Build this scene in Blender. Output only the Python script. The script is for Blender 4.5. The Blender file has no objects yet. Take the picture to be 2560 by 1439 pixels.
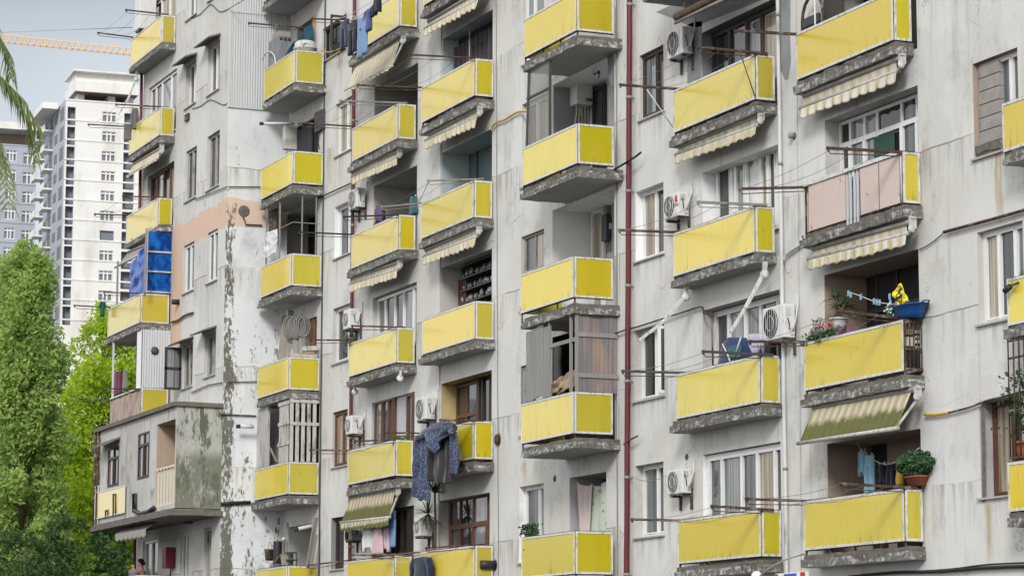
SKY_STR, SUN_STR, EXPO = .112, 2.0, .34
SKY_DARK, SKY_MID, SKY_LIGHT = (1.8, 2.15, 2.5), (4.6, 5.0, 5.4), (9.6, 9.6, 9.5)
import bpy, math, random
from mathutils import Vector, Matrix, noise
R = math.radians
rnd = random.Random(7)
sc = bpy.context.scene
COL = sc.collection

# ------------------------------------------------------------------ camera (solved from the perspective of the photograph)
F = 6898.9
TH, PI_, RO = R(22.70612), R(8.32738), R(0.14031)
CD = Vector((-math.cos(TH)*math.cos(PI_), math.sin(TH)*math.cos(PI_), math.sin(PI_)))
_r = Vector((math.sin(TH), math.cos(TH), 0)); _u = _r.cross(CD)
CR = math.cos(RO)*_r + math.sin(RO)*_u
CU = -math.sin(RO)*_r + math.cos(RO)*_u
cam = bpy.data.cameras.new('camera'); camo = bpy.data.objects.new('camera', cam); COL.objects.link(camo)
cam.sensor_width = 36; cam.lens = 36*F/2560; cam.clip_start = 0.5; cam.clip_end = 6000
M3 = Matrix((CR, CU, -CD)).transposed()
camo.matrix_world = M3.to_4x4()
sc.camera = camo

# a place on the facade is read off as (x, y) of the 2560 px picture on a plane of known depth
def ray(x, y): return CD + CR*((x-1280)/F) - CU*((y-719.5)/F)
def atY(x, y, Y):
    v = ray(x, y); return v*(Y/v.y)
def atX(x, y, X):
    v = ray(x, y); return v*(X/v.x)
def atD(x, y, D): return ray(x, y)*D
def XatY(x, z, Y):
    a = CR*F - CD*(x-1280); return -(Y*a.y+z*a.z)/a.x
def YatX(x, z, X):
    a = CR*F - CD*(x-1280); return -(X*a.x+z*a.z)/a.y

# ------------------------------------------------------------------ mesh builder
class MB:
    def __init__(s): s.v = []; s.f = []; s.sm = []
    def add(s, vs, fs, smooth=False):
        o = len(s.v); s.v += [tuple(p) for p in vs]
        s.f += [tuple(i+o for i in f) for f in fs]; s.sm += [smooth]*len(fs)
        return s
    def quad(s, a, b, c, d): return s.add([a, b, c, d], [(0, 1, 2, 3)])
    def box(s, x0, x1, y0, y1, z0, z1):
        vs = [(x, y, z) for z in (z0, z1) for y in (y0, y1) for x in (x0, x1)]
        return s.add(vs, [(0, 2, 3, 1), (4, 5, 7, 6), (0, 1, 5, 4), (2, 6, 7, 3), (0, 4, 6, 2), (1, 3, 7, 5)])
    def obox(s, c, ax, ay, az):
        c, ax, ay, az = map(Vector, (c, ax, ay, az))
        vs = [c+ax*i+ay*j+az*k for k in (-1, 1) for j in (-1, 1) for i in (-1, 1)]
        return s.add(vs, [(0, 2, 3, 1), (4, 5, 7, 6), (0, 1, 5, 4), (2, 6, 7, 3), (0, 4, 6, 2), (1, 3, 7, 5)])
    def bar(s, a, b, w, h, up=(0, 0, 1)):
        a, b = Vector(a), Vector(b); d = (b-a); L = d.length; d.normalize()
        up = Vector(up)
        if abs(d.dot(up)) > .98: up = Vector((0, 1, 0))
        sx = d.cross(up).normalized(); sz = sx.cross(d).normalized()
        return s.obox((a+b)/2, d*(L/2), sx*(w/2), sz*(h/2))
    def tube(s, pts, r, n=8, cap=True):
        pts = [Vector(p) for p in pts]; m = len(pts)
        rs = r if isinstance(r, (list, tuple)) else [r]*m
        vs = []; prev = None
        for i, p in enumerate(pts):
            d = (pts[min(i+1, m-1)]-pts[max(i-1, 0)]).normalized()
            if prev is None:
                ref = Vector((0, 0, 1)) if abs(d.z) < .9 else Vector((1, 0, 0))
                a = d.cross(ref).normalized()
            else:
                a = (prev - d*prev.dot(d)).normalized()
            prev = a; b = d.cross(a)
            for k in range(n):
                t = 2*math.pi*k/n
                vs.append(p+(a*math.cos(t)+b*math.sin(t))*rs[i])
        fs = [(i*n+k, i*n+(k+1) % n, (i+1)*n+(k+1) % n, (i+1)*n+k) for i in range(m-1) for k in range(n)]
        if cap: fs += [tuple(range(n-1, -1, -1)), tuple((m-1)*n+k for k in range(n))]
        return s.add(vs, fs, n > 5)
    def loft(s, rings, cap=True, smooth=True):
        n = len(rings[0]); m = len(rings); vs = [p for r in rings for p in r]
        fs = [(i*n+k, i*n+(k+1) % n, (i+1)*n+(k+1) % n, (i+1)*n+k) for i in range(m-1) for k in range(n)]
        if cap: fs += [tuple(range(n-1, -1, -1)), tuple((m-1)*n+k for k in range(n))]
        return s.add(vs, fs, smooth)
    def grid(s, nu, nv, fn, smooth=True):
        vs = [fn(i/nu, j/nv) for j in range(nv+1) for i in range(nu+1)]
        fs = [(j*(nu+1)+i, j*(nu+1)+i+1, (j+1)*(nu+1)+i+1, (j+1)*(nu+1)+i) for j in range(nv) for i in range(nu)]
        return s.add(vs, fs, smooth)
    def sphere(s, c, r, nu=12, nv=8, sq=(1, 1, 1)):
        c = Vector(c)
        return s.loft([[c+Vector((math.sin(math.pi*j/nv)*math.cos(2*math.pi*i/nu)*sq[0]*r, math.sin(math.pi*j/nv)*math.sin(2*math.pi*i/nu)*sq[1]*r, -math.cos(math.pi*j/nv)*sq[2]*r)) for i in range(nu)] for j in range(nv+1)], cap=False)
    def lathe(s, c, prof, n=16, ax='z'):
        c = Vector(c); rings = []
        for (r, h) in prof:
            ring = []
            for k in range(n):
                t = 2*math.pi*k/n; a, b = r*math.cos(t), r*math.sin(t)
                ring.append(c+(Vector((a, b, h)) if ax == 'z' else Vector((a, h, b)) if ax == 'y' else Vector((h, a, b))))
            rings.append(ring)
        return s.loft(rings, cap=True)
    def build(s, name, mat, parent=None, bevel=0, solid=0, sub=0):
        me = bpy.data.meshes.new(name); me.from_pydata(s.v, [], s.f)
        me.polygons.foreach_set('use_smooth', s.sm)
        mats = mat if isinstance(mat, (list, tuple)) else [mat]
        for m in mats: me.materials.append(m)
        me.update()
        o = bpy.data.objects.new(name, me); COL.objects.link(o)
        if parent: o.parent = parent
        if solid:
            md = o.modifiers.new('thick', 'SOLIDIFY'); md.thickness = solid; md.offset = 0
        if bevel:
            md = o.modifiers.new('bevel', 'BEVEL'); md.width = bevel; md.segments = 2; md.limit_method = 'ANGLE'
        if sub:
            md = o.modifiers.new('sub', 'SUBSURF'); md.levels = sub; md.render_levels = sub
        return o

def tag(o, label, cat, group=None, kind=None):
    if kind: o['kind'] = kind
    else:
        o['label'] = label; o['category'] = cat
    if group: o['group'] = group
    return o
def thing(name, label, cat, group=None, loc=(0, 0, 0)):
    o = bpy.data.objects.new(name, None); COL.objects.link(o); o.empty_display_size = .3
    return tag(o, label, cat, group)

# ------------------------------------------------------------------ materials
class NT:
    def __init__(s, name):
        s.m = bpy.data.materials.new(name); s.m.use_nodes = True
        s.t = s.m.node_tree; s.n = s.t.nodes; s.l = s.t.links
        s.b = s.n['Principled BSDF']
        s.tc = s.n.new('ShaderNodeTexCoord')
    def _in(s, sock, v):
        if isinstance(v, bpy.types.NodeSocket): s.l.new(v, sock)
        elif v is not None:
            if sock.type == 'RGBA' and len(v) == 3: v = (*v, 1)
            sock.default_value = v
    def map(s, scale=(1, 1, 1), loc=(0, 0, 0), rot=(0, 0, 0), co='Object'):
        n = s.n.new('ShaderNodeMapping'); s.l.new(s.tc.outputs[co], n.inputs[0])
        n.inputs['Scale'].default_value = scale; n.inputs['Location'].default_value = loc; n.inputs['Rotation'].default_value = rot
        return n.outputs[0]
    def noise(s, vec, scale=1, det=4, rough=.55, dist=0):
        n = s.n.new('ShaderNodeTexNoise'); s._in(n.inputs['Vector'], vec)
        n.inputs['Scale'].default_value = scale; n.inputs['Detail'].default_value = det
        n.inputs['Roughness'].default_value = rough; n.inputs['Distortion'].default_value = dist
        return n.outputs[0]
    def voro(s, vec, scale=1, feat='F1', out=0, rand=1):
        n = s.n.new('ShaderNodeTexVoronoi'); n.feature = feat; s._in(n.inputs['Vector'], vec)
        n.inputs['Scale'].default_value = scale; n.inputs['Randomness'].default_value = rand
        return n.outputs[out]
    def ramp(s, fac, a, b):
        n = s.n.new('ShaderNodeMapRange'); s._in(n.inputs[0], fac)
        n.inputs[1].default_value = a; n.inputs[2].default_value = b; n.interpolation_type = 'SMOOTHSTEP'
        return n.outputs[0]
    def math(s, op, a, b=None, c=None):
        n = s.n.new('ShaderNodeMath'); n.operation = op
        s._in(n.inputs[0], a)
        if b is not None: s._in(n.inputs[1], b)
        if c is not None: s._in(n.inputs[2], c)
        return n.outputs[0]
    def mix(s, fac, a, b, mode='MIX'):
        n = s.n.new('ShaderNodeMix'); n.data_type = 'RGBA'; n.blend_type = mode
        s._in(n.inputs[0], fac); s._in(n.inputs[6], a); s._in(n.inputs[7], b)
        return n.outputs[2]
    def sep(s, vec):
        n = s.n.new('ShaderNodeSeparateXYZ'); s.l.new(vec, n.inputs[0]); return n.outputs
    def comb(s, x, y, z):
        n = s.n.new('ShaderNodeCombineXYZ'); s._in(n.inputs[0], x); s._in(n.inputs[1], y); s._in(n.inputs[2], z); return n.outputs[0]
    def vadd(s, a, b):
        n = s.n.new('ShaderNodeVectorMath'); n.operation = 'ADD'; s._in(n.inputs[0], a); s._in(n.inputs[1], b); return n.outputs[0]
    def rand(s):
        n = s.n.new('ShaderNodeObjectInfo'); return n.outputs['Random']
    def bump(s, h, st=.3, d=.02):
        n = s.n.new('ShaderNodeBump'); n.inputs['Strength'].default_value = st; n.inputs['Distance'].default_value = d
        s._in(n.inputs['Height'], h); s.l.new(n.outputs[0], s.b.inputs['Normal'])
    def out(s, col=None, rough=.8, metal=0, spec=.3, **k):
        s._in(s.b.inputs['Base Color'], col); s._in(s.b.inputs['Roughness'], rough)
        s.b.inputs['Metallic'].default_value = metal; s.b.inputs['Specular IOR Level'].default_value = spec
        for a, v in k.items(): s._in(s.b.inputs[a.replace('_', ' ')], v)
        return s.m

def simple(name, col, rough=.7, metal=0, spec=.3, var=.18, sc_=6, dirt=0, dirtcol=(.05, .045, .04)):
    t = NT(name); v = t.map()
    n = t.noise(v, sc_, 5, .6)
    c = t.mix(n, tuple(x*(1-var) for x in col), tuple(min(1, x*(1+var)) for x in col))
    if dirt:
        m = t.ramp(t.noise(t.map((1, 1, .25)), sc_*.7, 6, .65), .62-dirt*.25, .8)
        c = t.mix(m, c, dirtcol)
    return t.out(c, rough, metal, spec)

def plaster(name, base, warm, streak=.75, cracks=True, mold=0, seam=True):
    t = NT(name); o = t.tc.outputs['Object']; x, y, z = t.sep(o)
    big = t.noise(t.map((.35, .35, .35)), 1, 5, .6)
    c = t.mix(t.ramp(big, .35, .68), base, warm)
    # vertical run-off streaks
    st = t.noise(t.map((5, 5, .22)), 1, 6, .62)
    stm = t.math('MULTIPLY', t.ramp(st, .5, .74), t.ramp(t.noise(t.map((.5, .5, .4), (3, 1, 7)), 1, 3), .4, .68))
    c = t.mix(t.math('MULTIPLY', stm, streak), c, tuple(b*.48 for b in (base[0], base[1]*.97, base[2]*.9)))
    # repaired patches
    pa = t.voro(t.vadd(t.map((.55, .55, .7)), t.noise(t.map(), 2.5, 4)), 1, 'F1', 1)
    pc = t.sep(pa)[0]
    c = t.mix(t.math('MULTIPLY', t.ramp(pc, .8, .84), .3), c, tuple(b*.78 for b in base))
    # fine grain and soot
    g = t.noise(t.map(), 26, 6, .72)
    c = t.mix(t.math('MULTIPLY', t.ramp(g, .54, .74), .24), c, (.25, .23, .2))
    so = t.noise(t.map((.9, .9, .6), (11, 3, 2)), 1.1, 9, .74)
    c = t.mix(t.math('MULTIPLY', t.ramp(so, .52, .72), .5), c, (.25, .24, .22))
    pt = t.noise(t.map((1, 1, .45), (1, 2, 9)), 9, 6, .8)
    c = t.mix(t.math('MULTIPLY', t.ramp(pt, .63, .69), .5), c, (.19, .18, .155))
    if seam:
        # panel joints once a storey, uneven in width
        zz = t.math('ADD', z, t.math('MULTIPLY', t.math('SUBTRACT', t.noise(t.map((1.5, 1.5, 1.5)), 1, 4), .5), .12))
        fr = t.math('FRACT', t.math('DIVIDE', t.math('ADD', zz, -1.95+28), 2.8))
        d = t.math('ABSOLUTE', t.math('SUBTRACT', fr, .5))
        ln = t.math('SUBTRACT', 1, t.ramp(d, 0, .008))
        ln = t.math('MULTIPLY', ln, t.ramp(t.noise(t.map((.6, .6, .6), (5, 5, 5)), 1, 3), .42, .6))
        c = t.mix(t.math('MULTIPLY', ln, .85), c, (.13, .12, .105))
        # grime hanging under the joint
        dn = t.math('MULTIPLY', t.ramp(fr, .12, .5), t.math('LESS_THAN', fr, .5))
        c = t.mix(t.math('MULTIPLY', t.math('MULTIPLY', dn, t.ramp(t.noise(t.map((7, 7, .5), (1, 8, 0)), 1, 7, .68), .44, .66)), .62), c, (.22, .21, .185))
    if cracks:
        w = t.vadd(t.map((.42, .42, .55)), t.noise(t.map((1.3, 1.3, 1.3)), 1.2, 5, .6))
        e = t.voro(w, 1, 'DISTANCE_TO_EDGE')
        cr = t.math('SUBTRACT', 1, t.ramp(e, .001, .007))
        cr = t.math('MULTIPLY', cr, t.ramp(t.noise(t.map((.5, .5, .5), (2, 9, 4)), 1, 2), .52, .6))
        c = t.mix(t.math('MULTIPLY', cr, .65), c, (.16, .145, .12))
    if mold:
        mo = t.noise(t.map((2.2, 2.2, .8), (4, 0, 2)), 1.6, 8, .74)
        mk = t.math('MULTIPLY', t.ramp(mo, .6-mold*.12, .66-mold*.08), mold)
        c = t.mix(mk, c, (.085, .09, .055))
    t.bump(t.math('ADD', t.math('MULTIPLY', g, .4), so), .35, .012)
    return t, c

MAT = {}
def stains(t, c, Y, lst):
    """rust and damp runs below fixings: (column, top row, bottom row, half width in metres, colour)"""
    x, y, z = t.sep(t.tc.outputs['Object']); wob = t.math('MULTIPLY', t.math('SUBTRACT', t.noise(t.map((2, 2, .5)), 2, 5, .6), .5), .35)
    for (px, y0, y1, hw, col) in lst:
        a, b = atY(px, y0, Y), atY(px, y1, Y)
        dx = t.math('ABSOLUTE', t.math('ADD', t.math('SUBTRACT', x, (a.x+b.x)/2), wob))
        m = t.math('MULTIPLY', t.math('SUBTRACT', 1, t.ramp(dx, hw*.25, hw)), t.math('MULTIPLY', t.ramp(z, b.z-.1, b.z+.5), t.math('SUBTRACT', 1, t.ramp(z, a.z-.08, a.z+.05))))
        m = t.math('MULTIPLY', m, t.ramp(t.noise(t.map((12, 12, .6)), 1.5, 6, .7), .3, .62))
        c = t.mix(t.math('MULTIPLY', m, .75), c, col)
    return c
def mk():
    t, c = plaster('facade plaster', (.63, .635, .63), (.57, .555, .52))
    c = stains(t, c, W, [(2497, 372, 570, .17, (.36, .24, .10)), (2472, 1255, 1420, .16, (.36, .25, .12)), (851, 120, 250, .16, (.50, .30, .16)), (849, 375, 440, .13, (.42, .26, .15)), (2312, 350, 420, .09, (.3, .2, .12)), (1312, 1150, 1215, .2, (.33, .25, .16)), (1345, 1150, 1200, .35, (.3, .29, .26)), (1548, 80, 125, .12, (.3, .22, .08)), (1548, 430, 470, .1, (.3, .31, .16)), (1345, 555, 600, .3, (.40, .36, .28))])
    MAT['wall'] = t.out(c, .92, 0, .15)
    # block at the far left: same plaster with the salmon painted band
    t, c = plaster('facade plaster with salmon band', (.60, .605, .60), (.53, .515, .485))
    x, y, z = t.sep(t.tc.outputs['Object'])
    wob = t.math('MULTIPLY', t.math('SUBTRACT', t.noise(t.map((1.4, 1.4, .5)), 1, 5), .5), .5)
    zz = t.math('ADD', z, wob)
    b1 = t.math('MULTIPLY', t.math('GREATER_THAN', zz, BAND[0]), t.math('LESS_THAN', zz, BAND[1]))
    xw = t.math('ADD', x, wob)
    b2 = t.math('MULTIPLY', t.math('LESS_THAN', xw, -77.62), t.math('MULTIPLY', t.math('LESS_THAN', z, BAND[1]), t.math('GREATER_THAN', zz, ZSAL)))
    bm = t.math('MAXIMUM', b1, b2)
    sal = t.mix(t.noise(t.map((1, 1, .3)), 3, 6), (.56, .39, .29), (.65, .48, .38))
    c2 = t.mix(t.math('MULTIPLY', bm, .9), c, sal)
    MAT['wallA'] = t.out(c2, .92, 0, .15)
    # the return wall: bluish limewash, flaking, with dark mould by the corner
    t, c = plaster('limewashed return wall', (.68, .71, .735), (.61, .63, .64), .4, True, 0, True)
    x, y, z = t.sep(t.tc.outputs['Object'])
    wob = t.math('MULTIPLY', t.math('SUBTRACT', t.noise(t.map((1.4, 1.4, .5)), 1, 5), .5), .3)
    zz = t.math('ADD', z, wob)
    bm = t.math('MULTIPLY', t.math('GREATER_THAN', zz, BAND[0]+.05), t.math('LESS_THAN', zz, BAND[1]+.05))
    c = t.mix(t.math('MULTIPLY', bm, .9), c, t.mix(t.noise(t.map((1, 1, .3)), 3, 6), (.56, .41, .33), (.65, .50, .41)))
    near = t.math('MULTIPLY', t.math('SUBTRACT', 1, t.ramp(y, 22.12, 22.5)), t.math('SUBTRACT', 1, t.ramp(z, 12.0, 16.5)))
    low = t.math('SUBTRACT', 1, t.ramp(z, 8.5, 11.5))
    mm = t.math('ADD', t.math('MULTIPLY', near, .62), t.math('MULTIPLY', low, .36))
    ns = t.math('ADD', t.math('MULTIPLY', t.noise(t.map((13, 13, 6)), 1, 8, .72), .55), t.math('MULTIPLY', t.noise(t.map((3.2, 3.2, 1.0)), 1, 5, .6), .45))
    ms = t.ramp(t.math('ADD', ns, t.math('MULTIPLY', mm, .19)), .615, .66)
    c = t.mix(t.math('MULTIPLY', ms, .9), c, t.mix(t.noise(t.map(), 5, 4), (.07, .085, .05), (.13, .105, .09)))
    MAT['wallR'] = t.out(c, .93, 0, .12)
    t, c = plaster('mouldy annex plaster', (.50, .50, .495), (.41, .40, .375), .95, True, .5, False); MAT['annex'] = t.out(c, .93, 0, .12)
    t, c = plaster('mossy annex side plaster', (.43, .44, .42), (.36, .365, .32), .9, True, .9, False)
    z = t.sep(t.tc.outputs['Object'])[2]
    gm = t.math('MULTIPLY', t.ramp(t.math('ADD', t.math('MULTIPLY', t.noise(t.map((9, 9, 3.2)), 1, 8, .75), .5), t.math('MULTIPLY', t.noise(t.map((1.6, 1.6, .8), (7, 1, 3)), 1, 5, .6), .5)), .38, .49), t.math('SUBTRACT', 1, t.ramp(z, 6.25, 6.7)))
    c = t.mix(t.math('MULTIPLY', gm, .8), c, t.mix(t.noise(t.map(), 9, 6, .7), (.06, .065, .052), (.20, .205, .145)))
    MAT['annexS'] = t.out(c, .93, 0, .12)
    t, c = plaster('reveal plaster', (.52, .515, .50), (.45, .43, .40), .4, True, 0, False); MAT['reveal'] = t.out(c, .9, 0, .15)
    t, c = plaster('white loggia plaster', (.80, .81, .82), (.76, .77, .77), .12, False, 0, False); MAT['white'] = t.out(c, .9, 0, .15)
    t, c = plaster('grey cement render', (.20, .215, .235), (.27, .28, .29), .5, False, 0, False); MAT['cement'] = t.out(c, .9, 0, .15)
    t, c = plaster('lavender loggia plaster', (.47, .46, .50), (.43, .42, .45), .25, False, 0, False); MAT['lav'] = t.out(c, .9, 0, .15)
    t, c = plaster('tan loggia plaster', (.40, .31, .25), (.34, .27, .22), .3, False, 0, False); MAT['tan'] = t.out(c, .9, 0, .15)
    t, c = plaster('pale blue loggia plaster', (.42, .49, .52), (.38, .45, .48), .2, False, 0, False); MAT['blue'] = t.out(c, .9, 0, .15)
    t, c = plaster('yellow ochre plaster', (.52, .41, .20), (.45, .35, .17), .3, False, 0, False); MAT['ochre'] = t.out(c, .9, 0, .15)
    # concrete slab edges: grey with flaking white paint
    t = NT('balcony slab concrete'); v = t.map()
    n1 = t.noise(t.map((1.5, 1.5, 3)), 3, 9, .72); n2 = t.noise(v, 18, 6, .7)
    c = t.mix(n2, (.105, .10, .092), (.23, .225, .21))
    pn = t.noise(t.map((5, 5, 7)), 1.3, 8, .72)
    c = t.mix(t.ramp(t.math('ADD', t.math('MULTIPLY', pn, .6), t.math('MULTIPLY', n1, .4)), .49, .58), c, t.mix(n2, (.40, .40, .385), (.54, .54, .53)))
    c = t.mix(t.math('MULTIPLY', t.ramp(t.noise(t.map((16, 16, 1.6)), 1.3, 7, .72), .47, .66), .8), c, (.06, .057, .048))
    t.bump(t.math('ADD', n1, t.math('MULTIPLY', n2, .5)), .7, .03); MAT['slab'] = t.out(c, .95, 0, .1)
    t = NT('rough screed concrete'); v = t.map(); n1 = t.noise(v, 9, 9, .75)
    c = t.mix(n1, (.055, .05, .042), (.27, .255, .225)); t.bump(n1, 1, .04); MAT['screed'] = t.out(c, .97, 0, .08)
    t = NT('slab underside'); n = t.noise(t.map((1, 1, 1)), 1.6, 7, .65)
    c = t.mix(n, (.30, .30, .295), (.47, .47, .465)); MAT['soffit'] = t.out(c, .95, 0, .1)
    # yellow cladding: gloss plastic sheet, slightly wavy, grimed along edges
    def yellow(name, a, b, grime, rough, cw=.2):
        t = NT(name); v = t.map(); rn = t.rand()
        off = t.math('MULTIPLY', rn, 40)
        vv = t.vadd(t.map((1, 1, .22)), t.comb(off, off, off))
        st = t.noise(vv, 3.2, 6, .6)
        c = t.mix(st, a, b)
        hv = t.n.new('ShaderNodeHueSaturation'); t._in(hv.inputs['Color'], c)
        t._in(hv.inputs['Value'], t.math('ADD', .84, t.math('MULTIPLY', rn, .26))); t._in(hv.inputs['Saturation'], t.math('ADD', .9, t.math('MULTIPLY', t.math('FRACT', t.math('MULTIPLY', rn, 7.3)), .12))); t._in(hv.inputs['Hue'], t.math('ADD', .494, t.math('MULTIPLY', t.math('FRACT', t.math('MULTIPLY', rn, 13.7)), .012)))
        c = hv.outputs[0]
        gx, gy, gz = t.sep(t.tc.outputs['Generated'])
        low = t.math('SUBTRACT', 1, t.ramp(gz, 0, .3))
        dn = t.noise(t.vadd(t.map((7, 7, .8)), t.comb(off, off, off)), 2, 8, .72)
        c = t.mix(t.math('MULTIPLY', t.ramp(t.math('ADD', dn, t.math('MULTIPLY', low, .09)), .57, .78), grime), c, (.13, .10, .012))
        sp = t.noise(t.vadd(v, t.comb(off, off, off)), 38, 3, .6)
        c = t.mix(t.math('MULTIPLY', t.ramp(sp, .68, .75), .5*grime), c, (.08, .06, .02))
        t.bump(t.noise(t.vadd(t.map((1, 1, .7)), t.comb(off, off, off)), 1.5, 2), .10, .04)
        return t.out(c, rough, 0, .5, Coat_Weight=cw, Coat_Roughness=.07)
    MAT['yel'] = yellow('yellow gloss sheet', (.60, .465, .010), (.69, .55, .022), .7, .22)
    MAT['yelS'] = yellow('shaded yellow gloss sheet end', (.42, .345, .006), (.52, .435, .010), .65, .35, .2)  # same sheet, painted darker where the ends mirror no bright sky
    t = NT('faded cream sheet'); n = t.noise(t.map((1, 1, .5)), 4, 6, .6)
    MAT['yelF'] = t.out(t.mix(n, (.62, .50, .16), (.68, .6, .3)), .22, 0, .5)
    t = NT('peeling pink sheet'); n = t.noise(t.map((1, 1, .8)), 6, 8, .7)
    c = t.mix(t.noise(t.map((1, 1, .3)), 3, 5), (.55, .44, .40), (.62, .52, .48))
    c = t.mix(t.ramp(n, .62, .65), c, (.24, .24, .26)); t.bump(n, .2, .01); MAT['pink'] = t.out(c, .75, 0, .2)
    t = NT('white aluminium trim'); v = t.map(); n = t.noise(t.map((8, 8, 2)), 2, 6, .7)
    c = t.mix(t.ramp(n, .46, .72), (.60, .61, .60), (.25, .23, .19)); MAT['trim'] = t.out(c, .45, 0, .4)
    t = NT('rusty steel'); n = t.noise(t.map(), 14, 8, .7)
    c = t.mix(t.ramp(n, .35, .65), (.045, .03, .025), (.125, .075, .055)); c = t.mix(t.ramp(t.noise(t.map(), 5, 5), .52, .66), c, (.2, .185, .17))
    t.bump(n, .5, .01); MAT['rust'] = t.out(c, .85, .2, .2)
    MAT['oldwhite'] = simple('scuffed white enamel', (.46, .46, .45), .5, 0, .35, .2, 14, .8, (.16, .14, .12))
    MAT['black'] = simple('black painted steel', (.02, .022, .027), .5, 0, .4)
    MAT['greysteel'] = simple('grey weathered steel', (.26, .25, .23), .6, .2, .4, .3, 8, .4)
    MAT['dkgrey'] = simple('dark grey metal', (.06, .06, .065), .6, 0, .3)
    MAT['upvc'] = simple('white window plastic', (.70, .71, .72), .4, 0, .4, .08, 5, .2, (.3, .29, .27))
    MAT['brown'] = simple('brown window timber', (.12, .055, .032), .55, 0, .35, .4, 12, .3)
    MAT['dkbrown'] = simple('dark brown window frame', (.045, .033, .03), .5, 0, .35, .3, 12)
    MAT['greyfr'] = simple('grey flaking window timber', (.36, .35, .32), .8, 0, .2, .3, 12, .6)
    def glass(name, a, b, sx=9, ior=1.52):
        t = NT(name); w = t.noise(t.map((sx, sx, .25)), 1.2, 4, .5)
        c = t.mix(t.ramp(w, .38, .62), a, b)
        t.bump(t.noise(t.map((1.2, 1.2, .8)), 1.1, 1), .09, .05)
        m = t.out(c, .04, 0, .5); t.b.inputs['IOR'].default_value = ior; return m
    MAT['gdark'] = glass('dark window glass', (.012, .014, .016), (.035, .038, .042))
    MAT['gcurt'] = glass('window glass before net curtains', (.10, .115, .12), (.24, .26, .265), 14)
    MAT['gmid'] = glass('window glass before blinds', (.03, .036, .04), (.09, .10, .105), 6)
    MAT['gcream'] = glass('window glass with painted cream reflection', (.20, .17, .12), (.42, .38, .30), 8)  # pale reflection of cream houses painted into the pane colour
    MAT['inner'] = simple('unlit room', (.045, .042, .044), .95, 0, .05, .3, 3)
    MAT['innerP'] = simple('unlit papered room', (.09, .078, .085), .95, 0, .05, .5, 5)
    MAT['teal'] = simple('teal tiled room wall', (.10, .145, .155), .5, 0, .3, .1, 2)
    # awnings: bold stripes along X
    def awn(name, a, b, per, moss=0):
        t = NT(name); x, y, z = t.sep(t.tc.outputs['Object'])
        s = t.math('SINE', t.math('MULTIPLY', x, 2*math.pi/per)); m = t.ramp(s, -.22, .22)
        c = t.mix(m, a, b)
        d = t.noise(t.map((6, 6, 1.2)), 1.1, 7, .7)
        c = t.mix(t.math('MULTIPLY', t.ramp(d, .45, .75), .5), c, (.22, .18, .11))
        if moss:
            g = t.sep(t.tc.outputs['Generated'])[2]
            mm = t.ramp(t.math('ADD', g, t.math('MULTIPLY', t.math('SUBTRACT', t.noise(t.map((3, 3, 1)), 2, 7, .7), .5), .55)), .62, .42)
            c = t.mix(t.math('MULTIPLY', mm, moss), c, t.mix(t.noise(t.map((4, 4, 1)), 3, 7, .7), (.045, .05, .018), (.15, .155, .045)))
        return t.out(c, .9, 0, .1)
    MAT['awnY'] = awn('yellow striped awning cloth', (.54, .47, .29), (.60, .58, .52), .31)
    MAT['awnC'] = awn('cream striped awning cloth', (.56, .48, .33), (.63, .59, .49), .24)
    MAT['awnM'] = awn('mossy striped awning cloth', (.50, .45, .33), (.36, .32, .23), .24, .93)
    MAT['awnG'] = awn('grey awning cloth', (.30, .29, .27), (.36, .35, .33), .2)
    t = NT('enamelled appliance'); n = t.noise(t.map((3, 3, 1)), 3, 6, .65)
    c = t.mix(t.ramp(n, .55, .78), (.62, .63, .62), (.38, .37, .33)); MAT['ac'] = t.out(c, .45, 0, .4)
    MAT['fan'] = simple('fan grille', (.035, .038, .042), .95, 0, .02)
    t = NT('oxblood drainpipe paint'); n = t.noise(t.map((6, 6, 1.5)), 1.6, 7, .68)
    c = t.mix(t.ramp(n, .55, .75), (.105, .016, .024), (.16, .06, .06)); c = t.mix(t.math('MULTIPLY', t.ramp(t.noise(t.map((9, 9, .6), (3, 3, 3)), 1, 5), .6, .8), .5), c, (.05, .02, .02))
    t.bump(n, .15, .01); MAT['redpipe'] = t.out(c, .5, 0, .4)
    MAT['wpipe'] = simple('white plastic pipe', (.55, .56, .56), .5, 0, .35, .1, 4, .3)
    MAT['ypipe'] = simple('yellow gas pipe', (.52, .30, .03), .6, 0, .3)
    MAT['cable'] = simple('black cable', (.02, .02, .02), .7)
    MAT['gcable'] = simple('grey cable', (.22, .22, .21), .7)
    t = NT('weathered boards'); n = t.noise(t.map((14, 14, .6)), 1, 8, .7)
    c = t.mix(n, (.15, .145, .14), (.36, .355, .345)); MAT['wood'] = t.out(c, .9, 0, .1)
    t = NT('stained boards'); x, y, z = t.sep(t.tc.outputs['Object'])
    b = t.voro(t.comb(0, t.math('MULTIPLY', y, 9), 0), 1, 'F1', 1); bb = t.sep(b)[0]
    n = t.noise(t.map((14, 14, .5)), 1, 8, .7)
    c = t.mix(n, (.09, .085, .09), (.30, .285, .285)); c = t.mix(t.math('MULTIPLY', t.math('MULTIPLY', bb, .7), t.ramp(t.noise(t.map((3, 3, .8)), 1, 4), .45, .65)), c, (.36, .25, .19)); MAT['wood2'] = t.out(c, .9, 0, .1)
    MAT['planks'] = simple('grey plank', (.24, .22, .195), .9, 0, .1, .3, 7)
    MAT['wslat'] = simple('whitewashed slat', (.46, .45, .42), .85, 0, .15, .2, 9, .6)
    t = NT('corrugated siding'); n = t.noise(t.map((2, 2, .5)), 2, 6); MAT['corr'] = t.out(t.mix(n, (.46, .49, .51), (.56, .58, .59)), .6, .0, .3)
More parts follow.
